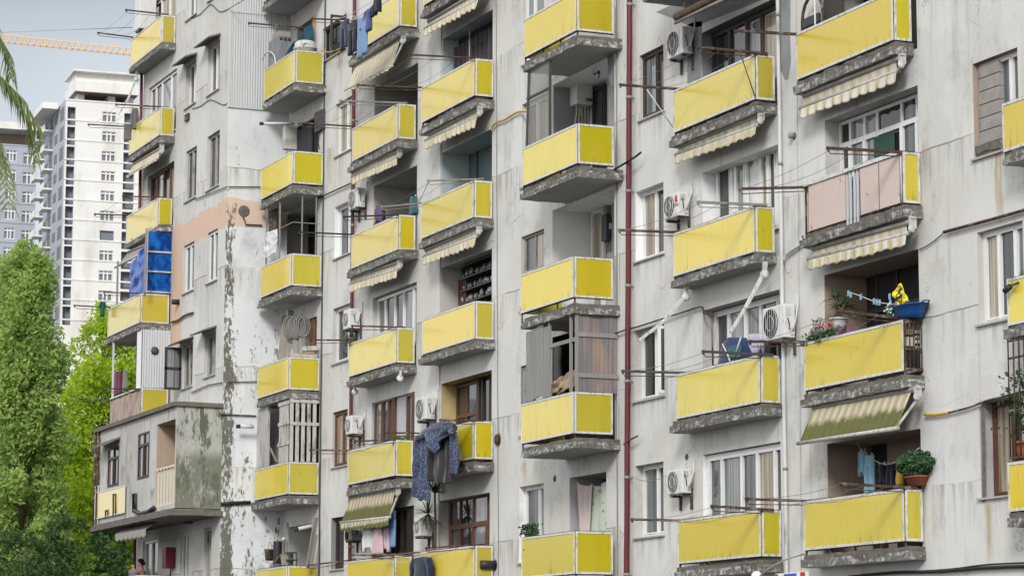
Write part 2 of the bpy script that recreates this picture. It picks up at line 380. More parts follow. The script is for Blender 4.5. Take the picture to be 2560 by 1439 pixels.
    t = NT('blue plastic sheet'); n = t.noise(t.map(), 3, 4); MAT['bluesheet'] = t.out(t.mix(t.ramp(t.noise(t.map((1.5, 1.5, 1)), 2, 5, .6, 1.5), .35, .65), (.004, .045, .24), (.02, .17, .52)), .3, 0, .5)
    MAT['tarp'] = simple('blue tarpaulin', (.018, .085, .36), .35, 0, .5, .35, 3)
    def cloth(name, col, spot=None, sc_=9):
        t = NT(name); n = t.noise(t.map(), 30, 4)
        c = t.mix(n, tuple(x*.82 for x in col), tuple(min(1, x*1.15) for x in col))
        if spot:
            v = t.voro(t.map(), sc_, 'F1'); c = t.mix(t.ramp(v, .28, .2), c, spot)
        t.bump(n, .3, .005); return t.out(c, .95, 0, .08, Sheen_Weight=.2)
    for k, col in dict(navy=(.018, .027, .055), ink=(.014, .018, .028), denim=(.16, .27, .46), royal=(.05, .075, .22), teal=(.03, .10, .13), wht=(.62, .63, .65),
                       rose=(.56, .40, .44), sky=(.24, .42, .54), mustard=(.45, .28, .04), green=(.01, .12, .075), wine=(.11, .008, .04), grey=(.16, .15, .15),
                       dkteal=(.02, .07, .10), blued=(.025, .045, .11), cream=(.55, .50, .40), skin=(.42, .24, .17), skin2=(.36, .20, .14), hair=(.012, .01, .009), yellow=(.72, .60, .02), orange=(.5, .2, .03), lav=(.45, .45, .58)).items():
        MAT['c_'+k] = cloth(k+' cloth', col)
    MAT['c_duv'] = cloth('navy flowered duvet', (.045, .06, .11), (.34, .39, .47), 30)
    MAT['c_duv2'] = cloth('charcoal duvet lining', (.035, .03, .036))
    MAT['c_floral'] = cloth('pale green floral curtain', (.43, .50, .43), (.34, .22, .16), 7)
    MAT['c_pinkf'] = cloth('pale pink curtain', (.56, .48, .47))
    MAT['c_dots'] = cloth('spotted brown curtain', (.10, .085, .08), (.3, .28, .26), 12)
    MAT['c_dkfl'] = cloth('dark flowered curtain', (.06, .052, .06), (.03, .025, .03), 6)
    def leaf(name, a, b, trans=.35):
        t = NT(name); n = t.noise(t.map(), .8, 3); c = t.mix(t.ramp(n, .35, .65), a, b)
        c = t.mix(t.math('MULTIPLY', t.noise(t.map(), 7, 3), .5), c, tuple(x*1.5 for x in b))
        t.out(c, .6, 0, .12)
        tr = t.n.new('ShaderNodeBsdfTranslucent'); t._in(tr.inputs[0], c)
        mx = t.n.new('ShaderNodeMixShader'); mx.inputs[0].default_value = trans
        t.l.new(t.b.outputs[0], mx.inputs[1]); t.l.new(tr.outputs[0], mx.inputs[2])
        t.l.new(mx.outputs[0], t.n['Material Output'].inputs[0]); return t.m
    MAT['lf_pop'] = leaf('poplar leaves', (.21, .335, .075), (.37, .49, .15), .5)
    MAT['lf_bright'] = leaf('fresh lime leaves', (.22, .36, .02), (.39, .52, .04), .55)
    MAT['lf_dark'] = leaf('dark shrub leaves', (.035, .085, .03), (.075, .14, .045), .35)
    MAT['lf_mid'] = leaf('mid green leaves', (.09, .17, .022), (.17, .27, .04), .45)
    MAT['lf_palm'] = leaf('palm leaflets', (.10, .15, .05), (.24, .29, .12), .35)
    MAT['lf_aloe'] = leaf('fleshy grey green leaves', (.035, .07, .035), (.07, .115, .055), .1)
    MAT['lf_bush'] = leaf('glossy bush leaves', (.03, .075, .035), (.06, .12, .055), .15)
    MAT['bark'] = simple('bark', (.12, .10, .075), .95, 0, .1, .4, 5)
    MAT['terra'] = simple('terracotta', (.28, .10, .06), .85, 0, .15)
    MAT['wpot'] = simple('white ribbed pot', (.55, .56, .58), .5, 0, .35, .1, 4, .3)
    MAT['basin'] = simple('blue plastic basin', (.008, .075, .25), .35, 0, .5)
    MAT['redfl'] = simple('red petals', (.55, .02, .03), .6); MAT['pinkfl'] = simple('pink petals', (.6, .2, .26), .6); MAT['magfl'] = simple('magenta petals', (.45, .05, .38), .6)
    MAT['plast'] = simple('dull white plastic', (.50, .50, .48), .6, 0, .3, .15, 5, .5)
    MAT['hose'] = simple('grey hose', (.22, .215, .21), .6, 0, .3)
    MAT['tower'] = simple('raw white render', (.74, .73, .71), .9, 0, .1, .10, .5, .7, (.52, .50, .46))
    MAT['tower2'] = simple('shaded block render', (.40, .43, .48), .9, 0, .1, .1, .3)  # bluish shade on tower flank and far block put into the colour
    MAT['towerin'] = simple('haze lightened room', (.20, .215, .24), .95, 0, .05)  # openings lightened in colour to stand in for distance haze
    MAT['towerso'] = simple('tower soffit', (.33, .25, .20), .95, 0, .05)
    MAT['crane'] = simple('orange crane paint', (.72, .47, .24), .6, 0, .3)
    MAT['lamp'] = simple('white glass globe', (.75, .76, .78), .25, 0, .5, .04)
    MAT['glossblack'] = simple('dark enamel heater', (.035, .042, .055), .3, 0, .5, .5, 9, .3, (.2, .2, .2))
    MAT['card'] = simple('cardboard', (.34, .25, .17), .9, 0, .1)
    MAT['ground'] = simple('asphalt ground', (.07, .07, .068), .95, 0, .1, .3, 1)
    MAT['opp'] = simple('cream block opposite', (.58, .50, .36), .9, 0, .1, .1, .4)
    MAT['brick'] = simple('grey block infill', (.30, .285, .265), .95, 0, .1, .3, 6, .3)
    MAT['mesh'] = simple('grey wire mesh', (.30, .30, .28), .7, .1, .2)
    MAT['redbox'] = simple('dark red cabinet', (.13, .012, .03), .5, 0, .4)
    MAT['signB'] = simple('blue sign paint', (.03, .10, .50), .5); MAT['signR'] = simple('red sign paint', (.5, .02, .02), .5); MAT['signW'] = simple('white sign paint', (.7, .7, .72), .5)
# ------------------------------------------------------------------ the apartment building
W = 23.8            # main facade plane; rooms lie beyond it (+Y), the street in front (-Y), +X comes towards the camera
WA = 22.0           # plane of the projecting block on the left
XR = -73.33         # return wall between the two
ZG = -1.6
def zf(k): return 2.43+2.8*k
BAND = (atY(569, 566, WA).z, atY(569, 497, WA).z)
ZSAL = atY(450, 880, WA).z
mk()
MB_add = MB.add
def _add(s, vs, fs, smooth=False):
    n0 = len(s.f); MB_add(s, vs, fs, smooth)
    if not hasattr(s, 'mi'): s.mi = []
    s.mi += [getattr(s, 'cur', 0)]*(len(s.f)-n0); return s
MB.add = _add
MB_build = MB.build
def _build(s, name, mat, parent=None, **k):
    o = MB_build(s, name, mat, parent, **k)
    if isinstance(mat, (list, tuple)): o.data.polygons.foreach_set('material_index', s.mi)
    return o
MB.build = _build

B = thing('apartment_building', 'long off white apartment block with rows of yellow balconies', 'building')
holes = {'main': [], 'A': []}

def wall_mesh(name, mat, x0, x1, z0, z1, Y, hl, parent):
    xs = sorted({x0, x1, *[v for h in hl for v in h[:2] if x0 < v < x1]})
    zs = sorted({z0, z1, *[v for h in hl for v in h[2:4] if z0 < v < z1]})
    m = MB(); idx = {}
    def vi(x, z):
        if (x, z) not in idx: idx[(x, z)] = len(m.v); m.v.append((x, Y, z))
        return idx[(x, z)]
    m.mi = []
    for i in range(len(xs)-1):
        for j in range(len(zs)-1):
            cx, cz = (xs[i]+xs[i+1])/2, (zs[j]+zs[j+1])/2
            if any(h[0] < cx < h[1] and h[2] < cz < h[3] for h in hl): continue
            m.f.append((vi(xs[i], zs[j]), vi(xs[i+1], zs[j]), vi(xs[i+1], zs[j+1]), vi(xs[i], zs[j+1]))); m.sm.append(False); m.mi.append(0)
    return m.build(name, mat, parent)

def rough_box(m, x0, x1, y0, y1, z0, z1, amp, st=.12, bottom=True):
    def J(p):
        a = min(1, (y1-p[1])/.15) if y1 > p[1] else 0
        n = noise.noise_vector(Vector(p)*4.3)+noise.noise_vector(Vector(p)*13)*.6
        q = Vector(p)+Vector((n.x*a, n.y*a, n.z*.6*a))*amp
        return q
    nx, ny, nz = max(2, int((x1-x0)/st)), max(2, int((y1-y0)/st)), 3
    m.grid(nx, nz, lambda u, v: J((x0+(x1-x0)*u, y0, z0+(z1-z0)*v)), False)
    m.grid(ny, nz, lambda u, v: J((x1, y0+(y1-y0)*u, z0+(z1-z0)*v)), False)
    m.grid(ny, nz, lambda u, v: J((x0, y1-(y1-y0)*u, z0+(z1-z0)*v)), False)
    m.grid(nx, ny, lambda u, v: J((x0+(x1-x0)*u, y0+(y1-y0)*v, z1)), False)
    if bottom:
        c = getattr(m, 'cur', 0); m.cur = bottom if bottom is not True else c
        m.grid(nx, ny, lambda u, v: J((x0+(x1-x0)*u, y1-(y1-y0)*v, z0)), False); m.cur = c

def frame_panel(p, name, ax, a0, a1, z0, z1, n, mat, tm=.036, trim='trim', dep=.014, parts=True):
    """flat sheet in a trim frame; ax='x' faces -Y at y=n, ax='y' faces +X at x=n"""
    m = MB(); t = MB(); e = .010
    if ax == 'x':
        m.box(a0, a1, n, n+dep, z0, z1)
        for b in ((a0-.004, a1+.004, z1-tm, z1+.006), (a0-.004, a1+.004, z0-.006, z0+tm), (a0-.004, a0+tm, z0+tm, z1-tm), (a1-tm, a1+.004, z0+tm, z1-tm)):
            t.box(b[0], b[1], n-e, n+.003, b[2], b[3])
    else:
        m.box(n-dep, n, a0, a1, z0, z1)
        for b in ((a0-.004, a1+.004, z1-tm, z1+.006), (a0-.004, a1+.004, z0-.006, z0+tm), (a0-.004, a0+tm, z0+tm, z1-tm), (a1-tm, a1+.004, z0+tm, z1-tm)):
            t.box(n-.003, n+e, b[0], b[1], b[2], b[3])
    m.build(name, MAT[mat], p); t.build('trim', MAT[trim], p)

BAL = {}
def balcony(key, xl, xc, xr, yt, yb, ysb, xsl, Y, wall=W, front='yel', side='yelS', top=True, yl=None, label=None, posts=True, railonly=False, sidepanel=True):
    c = atY(xc, yb, Y); X1, Zb = c.x, c.z; Zt = atY(xc, yt, Y).z
    zm = (Zb+Zt)/2
    X0 = XatY(xl, zm, Y); Yw = min(YatX(xr, zm, X1), wall-.012)
    sb = atY(xc, ysb, Y).z; XS = XatY(xsl, sb, Y)
    st = sb+.135
    ys = Y-.015
    m = MB(); m.cur = 0
    rough_box(m, XS, X1+.05, ys, wall-.003, sb, st, .028, bottom=2)
    m.cur = 1
    rough_box(m, XS+.06, X1+.03, ys+.03, wall-.004, st+.002, st+.08, .035, bottom=False)
    bal = m.build('balcony', [MAT['slab'], MAT['screed'], MAT['soffit']], B)
    if label: bal['label'] = label
    if not railonly:
        if front: frame_panel(bal, 'front_panel', 'x', X0, X1-.02, Zb, Zt, Y, front)
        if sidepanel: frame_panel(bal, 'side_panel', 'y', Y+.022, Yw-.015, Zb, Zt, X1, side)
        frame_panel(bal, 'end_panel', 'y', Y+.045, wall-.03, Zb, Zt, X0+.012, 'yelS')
    r = MB()
    r.bar((X0, Y+.04, Zt+.012), (X1-.02, Y+.04, Zt+.012), .04, .02); r.bar((X1-.03, Y+.02, Zt+.012), (X1-.03, Yw-.01, Zt+.012), .035, .015)
    r.bar((X0, Y+.04, Zb-.012), (X1-.02, Y+.04, Zb-.012), .03, .025); r.bar((X1-.03, Y+.06, Zb-.012), (X1-.03, Yw, Zb-.012), .03, .025)
    r.bar((X1-.05, Y+.05, st), (X1-.05, Y+.05, Zt), .03, .03); r.bar((X0+.03, Y+.03, st), (X0+.03, Y+.03, Zt), .03, .03)
    n = max(2, int((X1-X0)/.85))
    for i in range(1, n): r.bar((X0+(X1-X0)*i/n, Y+.05, st+.03), (X0+(X1-X0)*i/n, Y+.05, Zt-.01), .03, .03)
    r.build('railing', MAT['rust'], bal)
    BAL[key] = dict(X0=X0, X1=X1, Y=Y, Zb=Zb, Zt=Zt, Yw=Yw, sb=sb, st=st, XS=XS, o=bal)
    return bal

# columns of balconies: key, outer x, corner x, wall x, panel top y, panel bottom y, slab bottom y, slab outer x
YH, YG, YF, YE, YD, YC, YA, YA2 = 23.43, 23.37, 22.77, 23.31, 23.27, 22.90, 21.54, 21.06
ROWS = [
 ('H1', 1991, 2234, 2299, -24, 98.7, 136, 1987, YH), ('H2', 2009, 2256, 2323, 379, 505, 543, 1998, YH), ('H3', 2011, 2260, 2322, 799, 925, 968, 2003, YH), ('H4', 2010, 2262, 2328, 1221, 1350, 1397, 2004, YH),
 ('G1', 1684, 1888, 1947, 136, 247, 283, 1673, YG), ('G2', 1684, 1887, 1946, 515, 628, 657, 1678, YG), ('G3', 1690, 1901, 1958, 887, 1004, 1038, 1675, YG), ('G4', 1695, 1903, 1960, 1274, 1388, 1428, 1689, YG),
 ('F0', 1310, 1441, 1535, -24, 75, 112, 1309, YF), ('F1', 1306, 1443, 1535, 309, 407, 442, 1303, YF), ('F2', 1301, 1434, 1533, 641, 741, 783, 1305, YF), ('F3', 1303, 1434, 1533, 979, 1081, 1119, 1305, YF), ('F4', 1304, 1437, 1533, 1327, 1432, 1470, 1304, YF),
 ('E0', 1059, 1188, 1238, -160, -67, -36, 1053, YE), ('E1', 1054, 1186, 1234, 147, 238, 269, 1049, YE), ('E2', 1053, 1184, 1231, 451, 542, 567, 1048, YE), ('E3', 1056, 1187, 1235, 753, 845, 870, 1047, YE), ('E4', 1050, 1184, 1234, 1052, 1145, 1176, 1048, YE), ('E5', 1049, 1186, 1233, 1363, 1456, 1490, 1046, YE),
 ('D0', 886, 998, 1043, -20, 63.4, 90, 873, YD), ('D1', 881, 994, 1040, 260, 344.6, 368, 870, YD), ('D2', 879, 995, 1039, 537, 622.7, 644, 869, YD), ('D3', 872.5, 990, 1037, 819, 904.6, 931, 868, YD), ('D4', 870, 987, 1033, 1099.6, 1187, 1217, 866, YD), ('D5', 867, 984, 1030, 1389, 1476, 1506, 864, YD),
 ('C0', 659, 738, 812, -130, -52, -30, 656, YC), ('C1', 660.5, 737, 809, 126, 204.3, 226, 656, YC), ('C2', 652.5, 731.5, 808, 378, 457, 482, 650, YC), ('C3', 652, 727.5, 804, 634, 712, 736, 645, YC), ('C4', 644, 720.5, 799, 892, 971.5, 995, 643, YC), ('C5', 636, 719, 797, 1154, 1232.7, 1257, 627, YC), ('C6', 639, 717, 796, 1414, 1492, 1516, 630, YC),
 ('A1', 327, 402.5, 439, 39, 107.7, 122, 323, YA), ('A2', 323, 399, 436, 269, 337, 355, 322, YA), ('A3', 316, 393.5, 432, 495.6, 565, 577, 313, YA), ('A4', 270, 349.5, 423, 734, 805, 823, 262, YA2), ('A5', 275, 348.5, 421, 970, 1040, 1060, 266, YA2),
 ('A6', 262, 345, 421, 1436.5, 1506, 1523, 258, YA2),
 ('I1', 2507.5, 2742, 2808, 178, 305, 340, 2508, 23.4), ('I2', 2519.5, 2756, 2822, 640, 762, 796, 2512, 23.4), ('I3', 2521, 2762, 2828, 1124, 1252, 1294, 2519, 23.4),
]
for (k, xl, xc, xr, yt, yb, ysb, xsl, Y) in ROWS:
    kw = {}
    if k[0] == 'A': kw['wall'] = WA
    if k == 'H2': kw.update(front=None, label='balcony with peeling pink front sheets and a yellow end')
    if k == 'H3': kw.update(sidepanel=False, label='balcony whose open end shows rusty bars')
    if k == 'A5': kw.update(railonly=True, label='balcony with a rusty slatted front')
    balcony(k, xl, xc, xr, yt, yb, ysb, xsl, Y, **kw)

# the pink balcony: its sheets stop short, showing the rail between them
b = BAL['H2']; m = MB()
for (xa, xb) in ((2022, 2113), (2151, 2248)):
    x0, x1 = XatY(xa, zf(2)+.4, b['Y']), XatY(xb, zf(2)+.4, b['Y'])
    MB().box(x0, x1, b['Y'], b['Y']+.012, b['Zb']+.0, b['Zt']-.04).build('pink_sheet', MAT['pink'], b['o'])
MB().box((XatY(2151, 8, b['Y'])+XatY(2248, 8, b['Y']))/2-.008, (XatY(2151, 8, b['Y'])+XatY(2248, 8, b['Y']))/2+.008, b['Y']-.004, b['Y']-.001, b['Zb'], b['Zt']-.05).build('sheet_joint', MAT['rust'], b['o'])
MB().box(b['X0'], b['X1']-.06, b['Y']-.025, b['Y']+.06, b['Zt']-.03, b['Zt']+.035).build('top_rail', MAT['trim'], b['o'])
for px in (2012, 2119, 2127, 2137, 2145): x = XatY(px, zf(2)+.4, b['Y']+.02); MB().bar((x, b['Y']+.02, b['Zb']-.1), (x, b['Y']+.02, b['Zt']), .035, .035).build('baluster', MAT['wpipe'], b['o'])
m = MB(); x0 = XatY(2090, 8, b['Y']+.2); x1 = XatY(2230, 8, b['Y']+.2); m.grid(20, 6, lambda u, v: (x0+(x1-x0)*u, b['Y']+.2+.03*math.sin(u*19), b['st']+.06+v*(b['Zt']-b['st']-.12))); m.build('inner_sheet', MAT['tarp'], b['o'], solid=.004)
# (a) railing variants
b = BAL['A5']; m = MB(); n = 11
for i in range(n):
    x = b['X0']+(b['X1']-b['X0']-.06)*(i+.5)/n; w = (b['X1']-b['X0'])/n*.42
    m.box(x-w, x+w, b['Y'], b['Y']+.012, b['Zb'], b['Zt']-.08)
    m.bar((x-w, b['Y']+.01, b['Zb']), (x-w, b['Y']+.01, b['Zt']), .015, .015)
m.build('slat_railing', simple('pink rusty slats', (.42, .34, .30), .8, 0, .2, .25, 7, .9, (.12, .05, .03)), b['o'])
MB().box(b['X0'], b['X1'], b['Y']-.02, b['Y']+.05, b['Zt']-.01, b['Zt']+.03).build('top_rail', MAT['trim'], b['o'])
frame_panel(b['o'], 'side_panel', 'y', b['Y']+.045, b['Yw']-.02, b['Zb'], b['Zt'], b['X1'], 'yelS')
b = BAL['H3']; m = MB(); x = b['X1']-.01
for i in range(5):
    y = b['Y']+.05+(W-b['Y']-.07)*i/4; m.tube([(x, y, b['Zb']), (x, y, b['Zt'])], .011, 6)
for z in (b['Zb']+.03, b['Zb']+.36, b['Zt']-.02): m.bar((x, b['Y']+.03, z), (x, W-.02, z), .02, .035)
m.bar((x+.03, b['Y']+.05, b['Zb']-.04), (x+.03, W-.03, b['Zb']+.04), .04, .04)
m.build('bar_railing', MAT['rust'], b['o'])

def relabel(a, d): pass

# ------------------------------------------------------------------ windows and loggias
def pane_frame(par, name, X0, X1, Z0, Z1, Y, fr, glass, cols=(.5,), trans=0, fw=.05, sash=True):
    """frame in plane Y, bars proud of the panes; one mesh for the frame, one for each pane"""
    m = MB(); d0, d1 = Y-.035, Y+.03
    m.box(X0, X1, d0, d1, Z1-fw, Z1); m.box(X0, X1, d0, d1, Z0, Z0+fw)
    m.box(X0, X0+fw, d0, d1, Z0+fw, Z1-fw); m.box(X1-fw, X1, d0, d1, Z0+fw, Z1-fw)
    xs = [X0+fw]+[X0+(X1-X0)*c for c in cols]+[X1-fw]
    zt = Z1-fw-(Z1-Z0)*trans if trans else None
    for c in xs[1:-1]: m.box(c-fw*.5, c+fw*.5, d0+.003, d1-.003, Z0+fw, Z1-fw)
    if trans: m.box(X0+fw, X1-fw, d0+.006, d1-.006, zt-fw*.5, zt+fw*.5)
    if sash:
        for a, c in zip(xs[:-1], xs[1:]):
            s_ = .03; a2, c2 = a+.018, c-.018; zz1 = (zt-fw*.5 if trans else Z1-fw)-.004; zz0 = Z0+fw+.004
            m.box(a2, a2+s_, d0-.012, d1-.01, zz0, zz1); m.box(c2-s_, c2, d0-.012, d1-.01, zz0, zz1)
            m.box(a2+s_, c2-s_, d0-.012, d1-.01, zz1-s_, zz1); m.box(a2+s_, c2-s_, d0-.012, d1-.01, zz0, zz0+s_)
    o = m.build(name, MAT[fr], par)
    gl = glass if isinstance(glass, (list, tuple)) else [glass]
    gl = ['gcream' if q == 'gcurt' and rnd.random() < .35 else q for q in gl]
    for i, (a, c) in enumerate(zip(xs[:-1], xs[1:])):
        g = MB(); g.box(a-.004, c+.004, Y, Y+.012, Z0+.02, Z1-.02); g.build('pane', MAT[gl[i % len(gl)]], o)
    return o

def reveal(par, X0, X1, Z0, Z1, Ya, Yb, mat, back=None, mats=None, floor=None, name='reveal'):
    m = MB()
    mm = [MAT[mat], MAT[back or mat], MAT[floor or mat]]
    m.cur = 0
    m.quad((X0, Ya, Z0), (X0, Yb, Z0), (X0, Yb, Z1), (X0, Ya, Z1)); m.quad((X1, Yb, Z0), (X1, Ya, Z0), (X1, Ya, Z1), (X1, Yb, Z1))
    m.quad((X0, Ya, Z1), (X0, Yb, Z1), (X1, Yb, Z1), (X1, Ya, Z1))
    m.cur = 2; m.quad((X0, Yb, Z0), (X0, Ya, Z0), (X1, Ya, Z0), (X1, Yb, Z0))
    if back:
        m.cur = 1; m.quad((X0, Yb, Z0), (X1, Yb, Z0), (X1, Yb, Z1), (X0, Yb, Z1))
    return m.build(name, mm, par)

def window(xl, xf, xr, yt, yb, fr='upvc', glass='gmid', cols=(.5,), trans=0, plane=W, hl='main', rv='reveal', zb=None, fw=.055, label=None, sash=True, sill=True):
    zt = atY(xr, yt, plane).z; z0 = zb if zb is not None else atY(xr, yb, plane).z
    zm = (zt+z0)/2
    X0, X1 = XatY(xl, zm, plane), XatY(xr, zm, plane); dep = max(.1, YatX(xf, zm, X0)-plane)
    holes[hl].append((X0, X1, z0, zt))
    o = pane_frame(B, 'window', X0+.002, X1-.002, z0+.002, zt-.002, plane+dep, fr, glass, cols, trans, fw, sash)
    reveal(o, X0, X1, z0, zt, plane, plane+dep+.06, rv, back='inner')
    if sill: MB().box(X0-.06, X1+.06, plane-.05, plane+dep-.04, z0-.035, z0-.002).build('sill', MAT['soffit'], o)
    if label: o['label'] = label
    return dict(o=o, X0=X0, X1=X1, Z0=z0, Z1=zt, Y=plane+dep)

def loggia(xl, xv, xr, yt, zb, rv='reveal', back='inner', extra=0., label=None, plane=W, hl='main'):
    zt = atY(xr, yt, plane).z; zm = (zt+zb)/2
    X0, X1 = XatY(xl, zm, plane), XatY(xr, zm, plane); dep = YatX(xv, zm, X0)-plane+extra
    holes[hl].append((X0, X1, zb, zt))
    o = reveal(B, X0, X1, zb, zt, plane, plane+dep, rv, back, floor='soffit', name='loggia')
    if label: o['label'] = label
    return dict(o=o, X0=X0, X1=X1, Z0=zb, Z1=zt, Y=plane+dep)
def inwin(L, xl, xr, yt, fr, glass, cols=(.5,), trans=0, zb=None, yb=None, name='window', fw=.055, off=.04):
    """a window or door on the back wall of a loggia"""
    Y = L['Y']-off
    z1 = atY(xr, yt, Y).z; z0 = L['Z0']+.05 if zb is None else zb
    if yb is not None: z0 = atY(xr, yb, Y).z
    zm = (z0+z1)/2
    return pane_frame(L['o'], name, XatY(xl, zm, Y), XatY(xr, zm, Y), z0, z1, Y, fr, glass, cols, trans, fw)
def fl(k): return zf(k)-.10

# --- windows in the strip between the second and third column
window(806, 818, 866, 34, 119, 'dkbrown', 'gdark', (), sash=False, label='window with one brown casement swung outward')
window(839, 850, 881, 238, 370, 'upvc', 'gcurt', (.55,))
window(836, 852, 877, 499, 630, 'upvc', 'gmid', (.6,), rv='white')
window(832, 845, 876, 756, 896, 'upvc', 'gdark', (.7,))
window(831, 840, 868.5, 1021, 1160, 'brown', 'gcurt', (.6,))
window(827.6, 842, 860, 1289, 1419, 'dkbrown', 'gdark', (.6,), rv='cement')
# --- between the red drainpipe and its balcony column
window(1599, 1611, 1659, 111, 276, 'dkbrown', ['gcurt', 'gmid'], (.6,), label='window with dark brown frame')
window(1589, 1610, 1659, 454, 632, 'upvc', ['gcurt', 'gdark'], (.5,), rv='white')
window(1586, 1608, 1661, 806, 987, 'upvc', ['gdark', 'gmid'], (.5,), label='window with one white casement swung open')
window(1588, 1611, 1659, 1152, 1335, 'upvc', ['gcurt', 'gmid'], (.55,))
# --- right of the last full column
w = window(2434, 2455, 2546, 117, 362, 'upvc', ['gmid', 'gcurt'], (.45, .72), label='window half walled up with grey blocks', rv='tan')
m = MB(); zc = w['Z0']
while zc < w['Z1']-.1:
    z2 = min(zc+.21, w['Z1']-.06); x = w['X0']+.05
    m.box(x, w['X0']+(w['X1']-w['X0'])*.50, w['Y']-.09, w['Y']+.02, zc+.008, z2); zc = z2+.008
m.build('block_infill', MAT['brick'], w['o'])
window(2445, 2464, 2559, 549, 787, 'upvc', ['gcurt', 'gmid', 'gcurt'], (.36, .72))
window(2450, 2487, 2556, 985, 1232, 'brown', ['gcurt', 'gmid'], (.5,), rv='lav')
# --- the projecting block on the left
for (xl, xf, xr, yt, yb, fr, gl, hood) in [
    (464, 477, 490.5, 146, 254, 'upvc', 'gdark', 1), (519.5, 531, 549, 98, 220, 'upvc', 'gdark', 1), (467, 477, 493, -70, 32, 'upvc', 'gmid', 0), (522, 533, 550, -110, -18, 'upvc', 'gmid', 0),
    (464, 470, 491, 364, 490, 'greyfr', 'gdark', 0), (517.5, 528, 548.5, 324, 460, 'greyfr', 'gdark', 0),
    (458.5, 467, 485, 602, 722, 'upvc', 'gmid', 0), (517.5, 526, 544, 570, 697, 'upvc', 'gmid', 0),
    (455, 464, 481.5, 854, 963, 'greyfr', 'gdark', 2), (511, 522, 539, 827, 934, 'greyfr', 'gmid', 1),
    (450, 455, 471, 1328, 1450, 'upvc', 'gcurt', 0), (510, 514, 528, 1316, 1450, 'greyfr', 'gmid', 0)]:
    w = window(xl, xf, xr, yt, yb, fr, gl, (.5,), plane=WA, hl='A', fw=.05, rv='reveal')
    if hood:
        h = MB(); h.cur = 0
        x0, x1, z = w['X0']-.28, w['X1']+.06, w['Z1']
        h.add([(x0, WA, z+.16), (x1, WA, z+.16), (x1, WA-.36, z+.03), (x0, WA-.36, z+.03), (x0, WA, z+.11), (x1, WA, z+.11), (x1, WA-.36, z-.015), (x0, WA-.36, z-.015)],
              [(0, 1, 2, 3), (7, 6, 5, 4), (3, 2, 6, 7), (2, 1, 5, 6), (0, 3, 7, 4)])
        h.build('hood', MAT['screed'] if hood == 1 else MAT['dkgrey'], w['o'])
    if hood == 2:   # timber shutter leaf standing open, square to the wall
        zt, zb = w['Z1']-.05, atX(428, 957, w['X0']).z
        zb = w['Z0']-.02
        m = MB(); x = w['X0']-.02; y1, y0 = WA-.02, WA-.52
        for (a, b_, c, d) in ((y0, y1, zt-.07, zt), (y0, y1, zb, zb+.07), (y0, y1, (zt+zb)/2-.04, (zt+zb)/2+.04)): m.box(x-.02, x+.02, a, b_, c, d)
        m.box(x-.02, x+.02, y0, y0+.07, zb+.07, zt-.07); m.box(x-.02, x+.02, y1-.07, y1, zb+.07, zt-.07)
        s = m.build('shutter', MAT['dkbrown'], w['o'])
        MB().box(x-.004, x+.004, y0+.06, y1-.06, zb+.06, zt-.06).build('pane', MAT['gcurt'], s)
# windows and doors behind the far left balconies
window(372, 376, 440, -38, None, 'upvc', ['gdark', 'gcurt', 'gcurt'], (.4, .7), plane=WA, hl='A', zb=zf(6)-.1)
window(371, 376, 441, 171, None, 'upvc', ['gmid', 'gdark', 'gcurt', 'gcurt'], (.2, .42, .75), plane=WA, hl='A', zb=zf(5)+.2)
window(368, 379, 434, 402, None, 'brown', ['gdark', 'gcurt', 'gdark', 'gcurt'], (.25, .5, .75), plane=WA, hl='A', zb=zf(4)+.1)
window(356, 362, 394, 1345, None, 'upvc', ['gcurt', 'gmid'], (.5,), plane=WA, hl='A', zb=atY(394, 1445, WA).z)

# --- loggias, third column from the left
L = loggia(936, 973, 1044.5, 157, fl(4), 'reveal', 'inner', 1.0)
m = MB(); m.box(L['X0']+.9, L['X0']+1.4, L['Y']-.3, L['Y']-.02, L['Z0'], L['Z0']+1.9); m.box(L['X0']+1.9, L['X1'], L['Y']-.5, L['Y']-.02, L['Z0'], L['Z0']+1.1); m.build('cupboard', MAT['innerP'], L['o'])
L = loggia(934, 969.5, 1042, 413, fl(3), 'reveal', 'inner', .9)
inwin(L, 976, 1016, 497, 'greyfr', 'gdark', (.6,), .0)
L = loggia(931, 949, 1041, 704, fl(2), 'reveal', None); pane_frame(L['o'], 'window', L['X0']+.01, L['X1']-.01, L['Z0']+.1, L['Z1']-.02, L['Y']-.04, 'upvc', ['gcurt', 'gdark', 'gdark', 'gcurt', 'gmid'], (.2, .42, .62, .84), 0)
L = loggia(929, 937, 1036, 978, fl(1), 'lav', 'lav'); inwin(L, 938, 988, 989, 'brown', ['gcurt', 'gmid', 'gmid'], (.4, .72)); inwin(L, 1018, 1036, 979, 'brown', ['gmid'], ())
L = loggia(930, 942, 1034, 1262, fl(0), 'cement', 'inner'); inwin(L, 980, 1033, 1263, 'dkbrown', ['gdark', 'gmid', 'gdark', 'gdark'], (.25, .5, .8))
